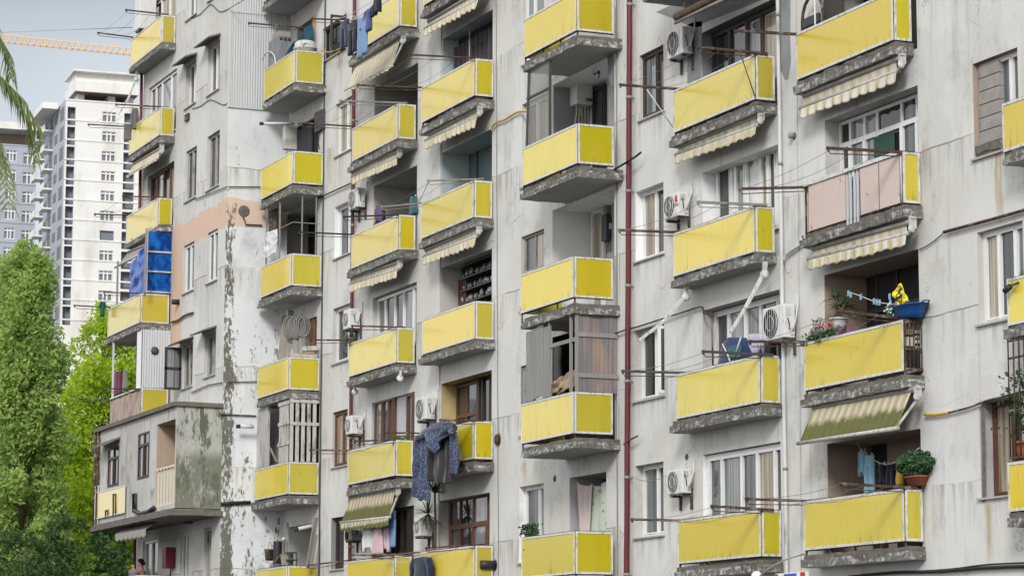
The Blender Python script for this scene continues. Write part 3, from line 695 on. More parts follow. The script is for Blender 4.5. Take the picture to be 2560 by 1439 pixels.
# --- fourth column
L = loggia(1107, 1146, 1231.5, 24, fl(4), 'blue', 'inner', .0)
L4 = L
m = MB(); m.grid(60, 2, lambda u, v: (L4['X0']+.05+(L4['X1']-L4['X0']-.1)*u, L4['Y']-.12-.05*math.sin(u*70), L4['Z0']+.05+(L4['Z1']-L4['Z0']-.1)*v*.92)); m.build('curtain', MAT['c_dkfl'], L['o'])
MB().tube([(L['X0']+1.62, W+.05, L['Z0']), (L['X0']+1.62, W+.05, L['Z1'])], .02).build('post', MAT['greysteel'], L['o'])
L = loggia(1105, 1142, 1230, 322, fl(3), 'blue', 'teal', .35)
inwin(L, 1150, 1240, 336, 'dkgrey', ['teal', 'teal'], (.5,), .55)
L = loggia(1103, 1143.5, 1229.5, 621, fl(2), 'reveal', 'inner', .1)
MB().box(XatY(1147, 14, L['Y']), XatY(1176, 14, L['Y']), L['Y']-.08, L['Y']-.03, L['Z0'], L['Z1']-.25).build('door', simple('chestnut door', (.10, .035, .025), .5), L['o'])
sh = MB(); xa, xb = XatY(1178, 10, L['Y']), L['X1']-.02
for i in range(7): sh.box(xa, xb, L['Y']-.3, L['Y']-.01, L['Z0']+.3+i*.3, L['Z0']+.325+i*.3)
sh = sh.build('shelf', MAT['dkbrown'], L['o'])
for i in range(6):
    j = MB(); x = xa+.06
    while x < xb-.05:
        h = rnd.uniform(.12, .22); r = rnd.uniform(.035, .05)
        j.lathe((x, L['Y']-.2+rnd.uniform(-.05, .05), L['Z0']+.325+i*.3), [(r, 0), (r, h*.75), (r*.6, h*.85), (r*.65, h)], 8); x += rnd.uniform(.09, .15)
    g = simple('jar glass', (.12, .13, .14), .1, 0, .6, .5, 9); j.build('jar_row', g, sh)
L = loggia(1102.5, 1142, 1229, 924, fl(1), 'ochre', 'innerP', .0)
inwin(L, 1143, 1196, 951, 'brown', ['gdark', 'gmid'], (.5,), .33); inwin(L, 1197, 1231, 924, 'dkbrown', ['gdark'], (.35,))
L = loggia(1099, 1124, 1224, 1230, fl(0), 'reveal', 'inner'); inwin(L, 1125, 1224, 1231, 'brown', ['gmid', 'gdark', 'gcurt'], (.28, .62), .27, fw=.08)
# --- fifth column, left of the red drainpipe: deeper loggias
window(1308, 1316, 1360, -70, None, 'upvc', ['gcurt', 'gcurt'], (.45,), zb=fl(4)+.5)
window(1305, 1318, 1372, 229, None, 'upvc', ['gdark', 'gcurt'], (.45,), zb=fl(3)+.5)
window(1303, 1313, 1360, 571, None, 'greyfr', ['gmid', 'gcurt'], (.5,), .45, zb=fl(2)+.5)
window(1302, 1311, 1340, 905, None, 'greyfr', ['gdark'], (.5,), zb=fl(1)+.5, rv='cement')
window(1298, 1317, 1359, 1206, None, 'upvc', ['gmid', 'gcurt'], (.6,), zb=fl(0)+.5, rv='white')
def topF(k): return zf(k+1)-.40
FL = {}
for k, rv, bk in ((4, 'reveal', 'reveal'), (3, 'white', 'white'), (2, 'white', 'reveal'), (1, 'inner', 'inner')):
    zt = topF(k); zb = fl(k); zm = (zt+zb)/2
    X0, X1 = XatY(1381, zm, W), XatY(1536, zm, W)
    holes['main'].append((X0, X1, zb, zt)); o = reveal(B, X0, X1, zb, zt, W, W+.92, rv, bk, floor='soffit', name='loggia')
    FL[k] = dict(o=o, X0=X0, X1=X1, Z0=zb, Z1=zt, Y=W+.92)
inwin(FL[3], 1484, 1514, 208, 'dkbrown', ['gmid'], ())
inwin(FL[2], 1481, 1512, 517, 'upvc', ['gcurt'], ())
L = loggia(1424, 1446, 1516, 1178, fl(0), 'lav', 'inner', .6)
LF4 = L
# --- sixth column, right of the red drainpipe
L = loggia(1755, 1788, 1943, -8, fl(3), 'cement', None); pane_frame(L['o'], 'window', L['X0']+.01, L['X1']-.01, L['Z0']+.05, L['Z1']-.02, L['Y']-.04, 'dkbrown', ['gdark', 'gmid', 'gcurt', 'gcurt', 'gcurt'], (.25, .48, .68, .9), 0)
L = loggia(1757, 1795, 1947, 360, fl(2), 'white', 'white'); inwin(L, 1795, 1834, 407, 'upvc', ['gdark'], ()); inwin(L, 1840, 1870, 396, 'upvc', ['gcurt'], ()); inwin(L, 1902, 1948, 368, 'upvc', ['gcurt', 'gdark'], (.5,), zb=fl(2)+.6)
L = loggia(1758, 1794, 1951, 722, fl(1), 'reveal', None); pane_frame(L['o'], 'window', L['X0']+.01, L['X1']-.01, L['Z0']+.05, L['Z1']-.02, L['Y']-.04, 'upvc', ['gmid', 'gcurt', 'gcurt', 'gmid', 'gcurt'], (.2, .42, .62, .84), 0, .08)
L = loggia(1758, 1777, 1953, 1102, fl(0), 'white', None); pane_frame(L['o'], 'window', L['X0']+.01, L['X1']-.01, L['Z0']+.05, L['Z1']-.02, L['Y']-.04, 'upvc', ['gmid', 'gcurt', 'gmid', 'gcurt', 'gmid'], (.2, .46, .66, .88), 0, .08)
# --- seventh column
L = loggia(2054, 2062, 2290, -205, fl(3), 'reveal', 'inner', .8)
L = loggia(2064, 2108, 2297, 212, fl(2), 'reveal', None); pane_frame(L['o'], 'window', L['X0']+.01, L['X1']-.01, L['Z0']+.05, L['Z1']-.02, L['Y']-.04, 'upvc', ['gdark', 'gcurt', 'gcurt', 'gdark', 'gmid', 'gcurt'], (.12, .28, .42, .68, .84), .17, .06)
# a green curtain hangs in the open part
m = MB(); xa, xb = XatY(2186, 9.4, L['Y']-.1), XatY(2236, 9.4, L['Y']-.1)
m.grid(48, 2, lambda u, v: (xa+(xb-xa)*u, L['Y']-.10-.02*math.sin(u*50), L['Z0']+.1+(L['Z1']-L['Z0']-.62)*v)); m.build('curtain', simple('dark green curtain', (.03, .07, .055), .9), L['o'])
LH3 = loggia(2063, 2118, 2299, 621, fl(1), 'tan', 'inner', .45)
inwin(LH3, 2150, 2310, 640, 'dkgrey', ['inner', 'inner', 'inner'], (.3, .62), .3)
LH4 = loggia(2070, 2125, 2304, 1070, fl(0), 'tan', 'inner', .45)
m = MB(); m.box(XatY(2228, 5, LH4['Y']), LH4['X1'], LH4['Y']-.1, LH4['Y']-.02, LH4['Z1']-.55, LH4['Z1']); m.box(XatY(2228, 5, LH4['Y']), XatY(2240, 5, LH4['Y']), LH4['Y']-.1, LH4['Y']-.02, LH4['Z0'], LH4['Z1']-.55); m.build('partition', MAT['tan'], LH4['o'])
# --- doors of the second column, in the wall behind the corner balconies
L = loggia(741, 747, 783, 44, fl(5), 'reveal', 'inner', .5)
L = loggia(738, 744, 796, 287, fl(4), 'reveal', 'inner'); LC2 = L
m = MB(); xa, xb = L['X0']+.02, L['X0']+(L['X1']-L['X0'])*.72; n = 7
for i in range(n): m.box(xa+(xb-xa)*i/n+.004, xa+(xb-xa)*(i+1)/n-.004, W-.03, W+.02, L['Z0'], L['Z1']-.05-.05*(i % 3))
m.build('plank_door', simple('charcoal boards', (.05, .048, .055), .9), L['o'])
L = loggia(700, 703, 793, 498, fl(3), 'reveal', 'inner', .8)
L = loggia(762, 768, 791, 790, fl(2), 'reveal', 'inner', .4)
MB().box(XatY(776, 9.6, W), XatY(784, 9.6, W), W-.01, W+.05, L['Z0'], L['Z1']-.05).build('door_post', simple('raw orange timber', (.22, .10, .045), .8), L['o'])
L = loggia(668, 672, 797, 1005, fl(1), 'inner', 'inner', .6)
L = loggia(716, 724, 783, 1306, fl(0), 'reveal', 'reveal', .7)

# --- shells
ZT = 27.0
wall_mesh('facade_wall', MAT['wall'], XR, -26.0, ZG, ZT, W, holes['main'], B)
XL = XatY(347, 12, WA)
wall_mesh('block_wall', MAT['wallA'], XL, XR, ZG, ZT, WA, holes['A'], B)
m = MB(); m.quad((XR, WA, ZG), (XR, W, ZG), (XR, W, ZT), (XR, WA, ZT)); m.build('return_wall', MAT['wallR'], B)
m = MB(); m.quad((XL, 36, ZG), (XL, WA, ZG), (XL, WA, ZT), (XL, 36, ZT)); m.quad((-26, W, ZG), (-26, 36, ZG), (-26, 36, ZT), (-26, W, ZT)); m.quad((-26, 36, ZG), (XL, 36, ZG), (XL, 36, ZT), (-26, 36, ZT)); m.build('end_wall', MAT['wall'], B)
m = MB(); m.box(XL-.3, XR+.0, WA-.4, 36.3, ZT+.002, ZT+.25); m.box(XR+.002, -25.7, W-.4, 36.3, ZT+.002, ZT+.25); m.build('roof', MAT['slab'], B)
# corrugated cladding on the upper return wall
z0 = atX(600, 270, XR).z; m = MB(); n = 96
prof = [(XR+.012+(.028 if i % 4 in (1, 2) else 0), WA-.01+(W-WA-.005)*i/n) for i in range(n+1)]
for (xa, ya), (xb, yb) in zip(prof[:-1], prof[1:]): m.quad((xa, ya, z0), (xb, yb, z0), (xb, yb, ZT-.3), (xa, ya, ZT-.3))
m.build('corrugated_siding', MAT['corr'], B)
m = MB(); m.box(XR+.0, XR+.035, WA-.02, WA+.06, z0-.02, ZT-.3)
for zz in (z0, z0+2.75, z0+5.5): m.box(XR+.042, XR+.05, WA, W-.01, zz-.012, zz+.012)
m.build('corner_trim', MAT['corr'], B)
# faint panel ribs on the upper block wall
def patch(pts, Y=W, mat='cement', j=.03):
    P = []
    for (a, b) in zip(pts, pts[1:]+pts[:1]):
        A, C = atY(*a, Y-.004), atY(*b, Y-.004)
        for i in range(6): q = A.lerp(C, i/6); n = noise.noise_vector(q*3.1); P.append((q.x+n.x*j, Y-.004, q.z+n.z*j))
    m = MB(); m.add(P, [tuple(range(len(P)))]); m.build('render_patch', MAT[mat], B)
patch([(1946, -40), (1974, -40), (1976, 40), (1974, 100), (1977, 150), (1972, 196), (1962, 200), (1954, 180), (1946, 170)])
patch([(1718, 62), (1754, 52), (1754, 210), (1718, 226)])
patch([(1640, 30), (1940, -100), (1942, -14), (1755, 60), (1755, 66), (1735, 70)], j=.01)
patch([(2436, 366), (2500, 346), (2508, 366), (2470, 374), (2438, 384)], mat='screed')
patch([(2452, 1012), (2462, 1009), (2466, 1250), (2456, 1256)], mat='screed', j=.02)
patch([(1517, 120), (1534, 112), (1535, 210), (1528, 216), (1520, 190)], mat='cement')
# casement leaves that stand open
def leaf_open(win, x, z0, z1, y0, y1, fr, gl, fw=.06):
    m = MB()
    m.box(x-.02, x+.02, y0, y1, z1-fw, z1); m.box(x-.02, x+.02, y0, y1, z0, z0+fw); m.box(x-.02, x+.02, y0, y0+fw, z0+fw, z1-fw); m.box(x-.02, x+.02, y1-fw, y1, z0+fw, z1-fw)
    o = m.build('casement', MAT[fr], win)
    if gl: MB().box(x-.004, x+.004, y0+fw-.01, y1-fw+.01, z0+fw-.01, z1-fw+.01).build('pane', MAT[gl], o)
wins = [o for o in B.children if o.name.startswith('window')]
def bylabel(s): return [o for o in wins if o.get('label') == s][0]
o = bylabel('window with one brown casement swung outward'); x = XatY(866, 18, W)
leaf_open(o, x, atX(840, 119, x).z, atX(840, 38, x).z, YatX(821, 13, x), W-.01, 'dkbrown', None)
o = bylabel('window with one white casement swung open'); x = XatY(1660, 8.3, W)
leaf_open(o, x-.05, atX(1640, 980, x).z, atX(1640, 812, x).z, W-.12, W+.2, 'upvc', 'gmid')
# ------------------------------------------------------------------ things fixed to or standing on the building
ORD = ['topmost', 'second', 'third', 'fourth', 'fifth', 'sixth', 'seventh']
# ---- outdoor units
def aircon(lab, x0, xc, x1, yt, yb, back=W-.07, seed=0, big=False, emblem=False, dark=False):
    T = thing('air_conditioner', lab, 'air conditioner', 'outdoor air conditioner units on the facade')
    z1 = None; X1 = XatY(x1, atY(x1, (yt+yb)/2, back).z, back)
    z1, z0 = atX(xc, yt, X1).z, atX(xc, yb, X1).z; zm = (z0+z1)/2
    X1 = XatY(x1, zm, back); Yf = YatX(xc, zm, X1); X0 = XatY(x0, zm, Yf)
    m = MB(); m.box(X0, X1, Yf, back, z0, z1); m.build('casing', MAT['ac'] if not dark else MAT['greysteel'], T, bevel=.018)
    L_ = X1-X0; cx = X0+L_*.38; r_ = min(L_*.36, (z1-z0)*.44); zc = zm
    m = MB(); m.lathe((cx, Yf-.004, zc), [(0, .003), (r_, .003), (r_, -.006), (r_*.97, -.012), (0, -.012)], 24, 'y'); g = m.build('fan_grille', MAT['fan'], T)
    m = MB()
    for q in (.5, .97):
        pts = [(cx+r_*q*math.cos(t*math.pi/12), Yf-.02, zc+r_*q*math.sin(t*math.pi/12)) for t in range(25)]; m.tube(pts, .005, 4, False)
    for q in range(7):
        h = (q-3)/3.4*r_; w = math.sqrt(max(0, r_*r_-h*h)); m.tube([(cx+h, Yf-.022, zc-w), (cx+h, Yf-.022, zc+w)], .0035, 4)
    m.build('guard', MAT['ac'] if not dark else MAT['dkgrey'], g)
    MB().box(X1-L_*.22, X1-L_*.2, Yf-.006, Yf-.001, z0+.03, z1-.03).build('seam', MAT['plast'], T)
    m = MB(); m.box(X1+.001, X1+.012, Yf+(back-Yf)*.15, Yf+(back-Yf)*.6, z0+(z1-z0)*.66, z0+(z1-z0)*.9); m.build('terminal_cover', MAT['plast'], T); m = MB(); m.box(X1+.001, X1+.02, Yf+(back-Yf)*.55, Yf+(back-Yf)*.9, z0+.05, z0+(z1-z0)*.25); m.build('valve_cover', MAT['plast'], T)
    m = MB(); y2 = Yf+(back-Yf)*.72; m.tube([(X1+.02, y2, z0+.12), (X1+.07, y2, z0+.2), (X1+.09, y2+.03, z0+.35), (X1+.06, back+.02, z1-.05), (X1+.02, back+.05, z1+.18)], .016, 6); m.build('hose', MAT['wpipe'], T)
    m = MB(); m.tube([(X1+.02, y2-.06, z0+.14), (X1+.04, y2-.08, z0+.26), (X1+.02, y2-.1, z0+.36)], .01, 5); m.build('cable', MAT['cable'], T)
    for x in (X0+L_*.14, X1-L_*.14):
        m = MB(); m.bar((x, Yf+.02, z0-.03), (x, W-.003, z0-.03), .045, .045); m.bar((x, W-.028, z0-.30), (x, W-.028, z0+.12), .05, .04)
        m.build('bracket', MAT['dkgrey'] if seed % 2 else MAT['rust'], T)
    if emblem:
        m = MB(); ex = X1-L_*.11; ez = z1-.14; y_ = Yf-.008
        for k in range(3):
            pts = [(ex+.045*math.cos(t)*(1-.2*k)+.012*k, y_, ez+.06*math.sin(t)*(1-.25*k)) for t in [1.2+i*.35+k*.5 for i in range(9)]]; m.tube(pts, .012, 5)
        cu = bpy.data.curves.new('t', 'FONT'); cu.body = 'CHIGO'; cu.size = .075; cu.align_x = 'CENTER'; cu.extrude = .002
        ob = bpy.data.objects.new('t', cu); COL.objects.link(ob); bpy.context.view_layer.update()
        me = bpy.data.meshes.new_from_object(ob.evaluated_get(bpy.context.evaluated_depsgraph_get())); bpy.data.objects.remove(ob)
        m.add([(ex+v.co.x, y_, ez-.14+v.co.y) for v in me.vertices], [tuple(p.vertices) for p in me.polygons]); m.build('emblem', MAT['signR'], T)
    return T
aircon('square white air conditioner with round grille above the topmost right drainpipe column balcony', 1668, 1706, 1731, 64, 132, seed=1)
aircon('white air conditioner with a red emblem on its front', 1659, 1696, 1722.6, 478, 538, seed=2, emblem=True)
aircon('large white air conditioner with oval grille over the denim clothes', 1907, 1960, 1988, 758, 842, seed=3)
aircon('white air conditioner on long rusty brackets beside the bottom curtained glazing', 1667.6, 1705.6, 1729, 1170, 1231, seed=4)
aircon('dirty white air conditioner above and left of the woman', 871, 893, 913.4, 468, 516, seed=2)
aircon('air conditioner whose pale hose loops up to the window, above a spiky plant', 858, 873, 900.5, 770, 819, seed=1)
aircon('small white air conditioner beside a brown window, on the dark red pipe', 864, 878, 907.5, 1037, 1083, seed=2)
aircon('white air conditioner left of the open yellow walled loggia', 1039, 1065, 1088, 989.7, 1046, seed=1)
aircon('air conditioner half hidden by the tall spiky yucca', 1035, 1050, 1081, 1292, 1338, seed=2)
aircon('grimy grey air conditioner in the shade under the mossy green awning', 861, 879, 905, 1323, 1348, seed=2, dark=True)
# ---- awnings
def awning(lab, b, tl, tr, bl, br, mat, val=.2, sag=.02, bar=True, name='awning'):
    T = thing(name, lab, 'awning', 'striped fold out awnings under the balconies')
    Yt = BAL[b]['Y']+.10
    A1 = atY(*tr, Yt); A0 = atY(*tl, Yt); B1 = atX(*br, A1.x); B0 = atY(bl[0], bl[1], B1.y)
    nv = 8
    m = MB(); m.grid(64, nv, lambda u, v: A0.lerp(A1, u).lerp(B0.lerp(B1, u), v)+Vector((0, -.0, -sag*math.sin(math.pi*v)+.008*math.sin(u*60)*v)))
    m.build('canopy', MAT[mat], T, solid=.005)
    d = (B1-B0).normalized()
    if bar: m = MB(); m.tube([B0-d*.06, B1+d*.06], .036, 10); m.build('front_bar', MAT['oldwhite'], T)
    m = MB(); m.tube([A0, A1+d*.1], .045, 10); m.build('roller', MAT['greysteel'], T)
    if val:
        L_ = (B1-B0).length; ns = max(4, round(L_/.31)); ph = rnd.uniform(0, 6)
        m = MB(); m.grid(ns*10, 5, lambda u, v: B0.lerp(B1, u)+Vector((0, -.02-.022*math.sin(u*ns*6.283+ph)*v-.02*v, -.02-v*(val*(.84+.16*abs(math.sin(u*ns*math.pi)))+.03*noise.noise(Vector((u*7, ph, 0)))))))
        m.build('valance', MAT[mat], T, solid=.004)
    m = MB(); c = A1+d*.2
    m.box(c.x-.012, c.x+.012, c.y-.07, c.y+.07, c.z-.12, BAL[b]['sb']-.005); m.box(c.x-.03, c.x+.03, c.y-.05, c.y+.05, BAL[b]['sb']-.04, BAL[b]['sb']-.004); m.lathe(c+Vector((0, -.02, -.13)), [(0, -.02), (.06, -.02), (.07, 0), (.06, .02), (0, .02)], 12, 'x'); m.build('bracket', MAT['oldwhite'], T)
    m = MB(); m.bar(c+Vector((0, 0, -.15)), B1+Vector((-.05, .03, .02)), .04, .04); m.build('arm', MAT['oldwhite'], T)
    return T
awning('yellow and white striped awning under the topmost balcony in the rightmost full column', 'H1', (2010, 240), (2240, 149), (2004, 270), (2243, 178), 'awnY', .19)
awning('yellow and white striped awning beneath the peeling pink balcony', 'H2', (2032, 622), (2266, 557), (2024, 647), (2268, 584), 'awnY', .2)
awning('wide moss stained awning pulled out over the hanging light blue clothes', 'H3', (2034, 1018), (2279, 975), (1998, 1107), (2241, 1070), 'awnM', 0, .01)
awning('yellow and white striped awning just right of the red drainpipe', 'G1', (1697, 367), (1890, 290), (1692, 386), (1893, 313), 'awnY', .19)
awning('worn cream awning at the very top of the photo, fourth column', 'E0', (1071, 54), (1196, -21), (1064, 71), (1197, -2), 'awnC', .2)
awning('cream awning with torn strings under the topmost whole balcony of the fourth column', 'E1', (1072, 337), (1192, 275), (1066, 351), (1193.8, 292), 'awnC', .22)
awning('cream awning over the loggia with jars on shelves', 'E2', (1064, 625), (1190, 570), (1062, 640), (1192, 591), 'awnC', .22)
awning('cream striped awning pulled far out below the jeans on the line', 'D0', (889, 163), (1001, 96), (865, 227), (978.6, 166), 'awnC', .07, .02)
awning('cream awning above the woman and her loggia', 'D1', (883, 423), (992, 380), (881, 442), (994, 393), 'awnC', .2)
awning('cream awning directly under the balcony of the woman', 'D2', (880, 694), (993, 656), (877, 710), (995, 673), 'awnC', .2)
awning('dark mossy awning with scalloped edge over the pink and white laundry', 'D4', (877, 1241), (988, 1221), (852.5, 1305), (973, 1292), 'awnM', .22)
awning('pale awning folded out under the second balcony of the leftmost column', 'A2', (334, 410), (400, 372), (318, 440), (393, 397), 'awnC', .05)
awning('dirty white awning stretched over the blue tarpaulin', 'A3', (321, 630), (364, 612), (289, 668), (358, 631), 'awnG', 0)
# the shop-level awning under the box annex
T = thing('awning', 'dark awning in the shadow under the box annex above the man', 'awning', 'striped fold out awnings under the balconies')
a, b_ = atY(288, 1334, 20.75), atY(364, 1322, 20.75); c, d = a+Vector((0, .4, .25)), b_+Vector((0, .4, .25))
m = MB(); m.grid(30, 4, lambda u, v: c.lerp(d, u).lerp(a.lerp(b_, u), v)); m.build('canopy', MAT['awnG'], T, solid=.005)
m = MB(); m.grid(60, 4, lambda u, v: a.lerp(b_, u)+Vector((0, 0, -v*(.18+.06*abs(math.sin(u*22)))))); m.build('valance', MAT['awnG'], T, solid=.004)
# roll of an awning at the top edge
G0X = XatY(1606, 14.6, W-1.02); T = None
m = MB(); m.cur = 0; zt_ = atY(1606, 7, W-1.02).z
rough_box(m, G0X, G0X+4.3, W-1.02, W-.003, zt_, zt_+.16, .015, bottom=1)
gb = m.build('balcony', [MAT['slab'], MAT['soffit']], B); gb['label'] = 'deep balcony slab cut by the top edge right of the red drainpipe'
m = MB(); frame_panel(gb, 'front_panel', 'x', G0X+.15, G0X+4.1, zt_+.3, zt_+1.15, W-1.0, 'yel')
T = thing('awning', 'dark rolled up awning at the top edge right of the red drainpipe', 'awning', 'striped fold out awnings under the balconies')
Y_ = W-.62; a, b_ = atY(1692, 44, Y_), atY(1806, -14, Y_); m = MB(); m.tube([a.lerp(b_, i/12)+Vector((0, 0, .01*math.sin(i*4))) for i in range(13)], [.085+.012*math.sin(i*2.3) for i in range(13)], 10); m.build('canopy', simple('brown rolled cloth', (.13, .10, .075), .95, 0, .1), T)
a, b_ = atY(1688, 58, Y_-.02), atY(1812, -2, Y_-.02); m = MB(); m.tube([a, b_], .034, 10); m.build('front_bar', MAT['greysteel'], T)
m = MB(); a = atY(1707, 24, Y_); m.bar(a+Vector((0, .05, -.12)), a+Vector((0, .05, .14)), .05, .04); m.build('bracket', MAT['greysteel'], T)
# bare awning arms
def arms(lab, b, pts):
    T = thing('bare_awning', lab, 'awning arm', 'bare white awning arms'); y = BAL[b]['Y']+.1
    P0 = atY(*pts[0], y); Q = [P0]+[atX(*p, P0.x) for p in pts[1:]]
    m = MB(); m.bar(P0+Vector((0, .0, 0)), Vector((P0.x, P0.y+.02, BAL[b]['sb'])), .07, .07); m.lathe(P0+Vector((0, 0, -.04)), [(0, -.045), (.075, -.045), (.08, 0), (.075, .045), (0, .045)], 12, 'x'); m.build('bracket', MAT['trim'], T)
    m = MB(); m.bar(Q[0], Q[1], .045, .06); m.build('upper_arm', MAT['trim'], T)
    m = MB(); m.bar(Q[1], Q[2], .04, .05); m.sphere(Q[1], .038, 8, 6); m.build('forearm', MAT['trim'], T)
arms('bare white folding arm in front of the white casement window', 'G2', [(1714, 738), (1659, 803), (1597, 851)])
arms('bare white folding arm in front of the glazed door', 'G2', [(1911, 680), (1864, 768), (1826, 830)])
arms('bare white folding arm hanging under the topmost far left balcony', 'A1', [(341, 196), (322, 244), (297, 286)])
T = thing('metal_cabinet', 'pale grey box fixed beside the window of the topmost far left balcony', 'box'); xa, xb = XatY(336, 20.5, WA-.55), XatY(349, 20.5, WA-.55); m = MB(); m.box(xa, xb, WA-.55, WA-.02, zf(6)+1.0, zf(6)+2.2); m.build('case', MAT['ac'], T, bevel=.02); m = MB(); m.bar((xa+.1, WA-.5, zf(6)+.97), (xb-.1, WA-.5, zf(6)+.97), .06, .05); m.build('foot', MAT['dkgrey'], T)
# fittings left on the third column soffit
for lab, x, y in (('rusted white awning bracket left under the corner of a third column balcony', 1000, 938), ('rusted white awning bracket beside the dark red pipe', 887, 972)):
    T = thing('awning_bracket', lab, 'bracket', 'leftover awning brackets'); c = atY(x, y, YD+.1)
    m = MB(); m.bar(c+Vector((0, 0, .12)), c-Vector((0, 0, .02)), .09, .05); m.lathe(c-Vector((0, 0, .07)), [(0, -.03), (.08, -.03), (.085, 0), (.08, .03), (0, .03)], 12, 'x'); m.build('plate', MAT['trim'], T)

# ---- drying arms
COLN = dict(A='leftmost column', C='second column from left', D='third column from left', E='fourth column from left', F='column left of red drainpipe', G='column right of red drainpipe', H='rightmost full column')
ENDS = {}
def rod(b, end, base, where, col='rusty', mat='rust', nth=1, yoff=0, w=.05, wire=True, back=.25):
    k = b[0]; lab = '%s drying arm at the %s end of the %s balcony, %s' % (col, where, ORD[nth], COLN[k])
    bb = BAL[b]; Yb = bb['Y'] if where == 'outer' else bb['Y']
    P = atY(*base, Yb+yoff); Q = atX(*end, P.x)
    ENDS[(b, where)] = (Q, P, nth)
    T = thing('drying_arm', lab, 'drying arm', 'steel drying arms on the balconies')
    dd = (P-Q).normalized(); m = MB(); m.bar(Q, P+dd*back, w, w*.8); m.build('beam', MAT[mat], T)
    if wire:
        n = Vector((0, 0, -.09)); m = MB(); m.tube([Q+dd*.02, Q+n+dd*.06, P+n*.8, P+dd*.05+n*.2], .009, 5); m.build('lower_rail', MAT[mat], T)
    m = MB(); m.bar(Q+dd*.03+Vector((0, 0, .03)), Q+dd*.03-Vector((0, 0, .06)), .03, .03); m.build('hook', MAT[mat], T)
    return Q
RODS = [('H1', (1836, 77), (1990, 86), 'outer', 0), ('H2', (1846, 472), (2009, 468), 'outer', 1), ('H2', (2067, 370), (2250, 380), 'inner', 1), ('H3', (1872, 853), (2012, 854), 'outer', 2), ('H3', (2092, 776), (2230, 793), 'inner', 2), ('H4', (1863, 1246), (2008, 1251), 'outer', 3), ('H4', (2098, 1208), (2260, 1217), 'inner', 3),
 ('G1', (1548, 212), (1684, 222), 'outer', 0), ('G1', (1742, 118), (1888, 132), 'inner', 0), ('G2', (1546, 575), (1684, 580), 'outer', 1), ('G2', (1742, 505), (1887, 511), 'inner', 1), ('G3', (1554, 927), (1690, 931), 'outer', 2), ('G3', (1755, 878), (1901, 885), 'inner', 2), ('G4', (1577, 1297), (1695, 1300), 'outer', 3), ('G4', (1777, 1264), (1903, 1272), 'inner', 3),
 ('E1', (892, 213), (1054, 219), 'outer', 1), ('E1', (1020, 137), (1186, 145), 'inner', 1), ('E2', (952, 517), (1053, 508), 'outer', 2), ('E2', (1068, 452), (1184, 448), 'inner', 2), ('E3', None, None, '', 0), ('E4', (960, 1081), (1056, 1082), 'outer', 4), ('E4', (1098, 1049), (1184, 1051), 'inner', 4), ('E5', (930, 1386), (1049, 1380), 'outer', 5), ('E5', (1063, 1369), (1186, 1361), 'inner', 5),
 ('D0', (778, 47), (886, 52), 'outer', 0), ('D1', (745, 307), (881, 316), 'outer', 1), ('D1', (848, 252), (994, 257), 'inner', 1), ('D2', (748, 580), (879, 586), 'outer', 2), ('D2', (857, 542), (995, 537), 'inner', 2), ('D3', (773, 849), (872, 850), 'outer', 3), ('D3', (878, 814), (990, 817), 'inner', 3), ('D4', (773, 1124), (870, 1126), 'outer', 4), ('D4', (885, 1102), (987, 1099), 'inner', 4), ('D5', (768, 1412), (867, 1400), 'outer', 5), ('D5', (872, 1386), (984, 1388), 'inner', 5),
 ('C1', (620, 58), (738, 68), 'inner', 1),
 ('A1', (243, 82), (327, 93), 'outer', 0), ('A1', (313, 25), (402, 35), 'inner', 0), ('A2', (219, 311), (323, 317), 'outer', 1), ('A2', (288, 261), (399, 267), 'inner', 1), ('A3', (235, 535), (316, 538), 'outer', 2), ('A3', (305, 490), (393, 493), 'inner', 2), ('A4', (184, 763), (270, 768), 'outer', 3), ('A4', (258, 730), (349, 733), 'inner', 3), ('A5', (190, 996), (275, 1000), 'outer', 4), ('A5', (258, 971), (348, 972), 'inner', 4)]
for b, e, s_, wh, nth in RODS:
    if e is None: continue
    mt = {'D2': 'black', 'G3': 'dkgrey'}.get(b, 'rust'); cn = {'D2': 'black', 'G3': 'dark'}.get(b, 'rusty')
    if b in ('E2',) or (b == 'D1' and wh == 'inner') or (b == 'G2' and wh == 'inner'): mt, cn = 'greysteel', 'grey'
    rod(b, e, s_, wh, cn, mt, nth, w=.055 if b[0] in 'HG' else .045, wire=not (b in ('G1', 'H1', 'G4') and wh == 'outer'))
for b in ('H2', 'H3', 'H4', 'G1', 'G2', 'G3', 'G4', 'E1', 'E2', 'E5', 'D1', 'D4', 'A1', 'A2', 'A3', 'A5'):
    (Q0, P0, n_), (Q1, P1, _) = ENDS[(b, 'outer')], ENDS[(b, 'inner')]
    T = thing('washing_lines', 'thin washing lines strung along the %s balcony, %s' % (ORD[n_], COLN[b[0]]), 'clothesline', 'washing lines between the drying arms')
    for f in (.08, .42, .75):
        a_, b_ = Q0.lerp(P0, f), Q1.lerp(P1, f); m = MB(); m.tube([a_.lerp(b_, i/10)-Vector((0, 0, (.05+.12*f)*math.sin(math.pi*i/10))) for i in range(11)], .0045, 4); m.build('line', MAT['gcable'], T)
def strut(lab, b, p, q, x=None, mat='greysteel', r=.012):
    P = atY(*q, BAL[b]['Y']-.02); Q = atX(*p, P.x); T = thing('brace_rod', lab, 'brace rod', 'thin bracing rods'); m = MB(); m.tube([P, Q], r, 6); m.build('rod', MAT[mat], T)
strut('thin pale brace slanting from the topmost drying arm across the brown framed window', 'G1', (1617, 224), (1682, 318), mat='wpipe')
strut('thin dark brace slanting across the yellow front below the dark framed glazing', 'G1', (1849, 129), (1887, 240), mat='rust')
strut('thin brace between two grey drying arms of the fourth column', 'E2', (1070, 458), (1046, 508))
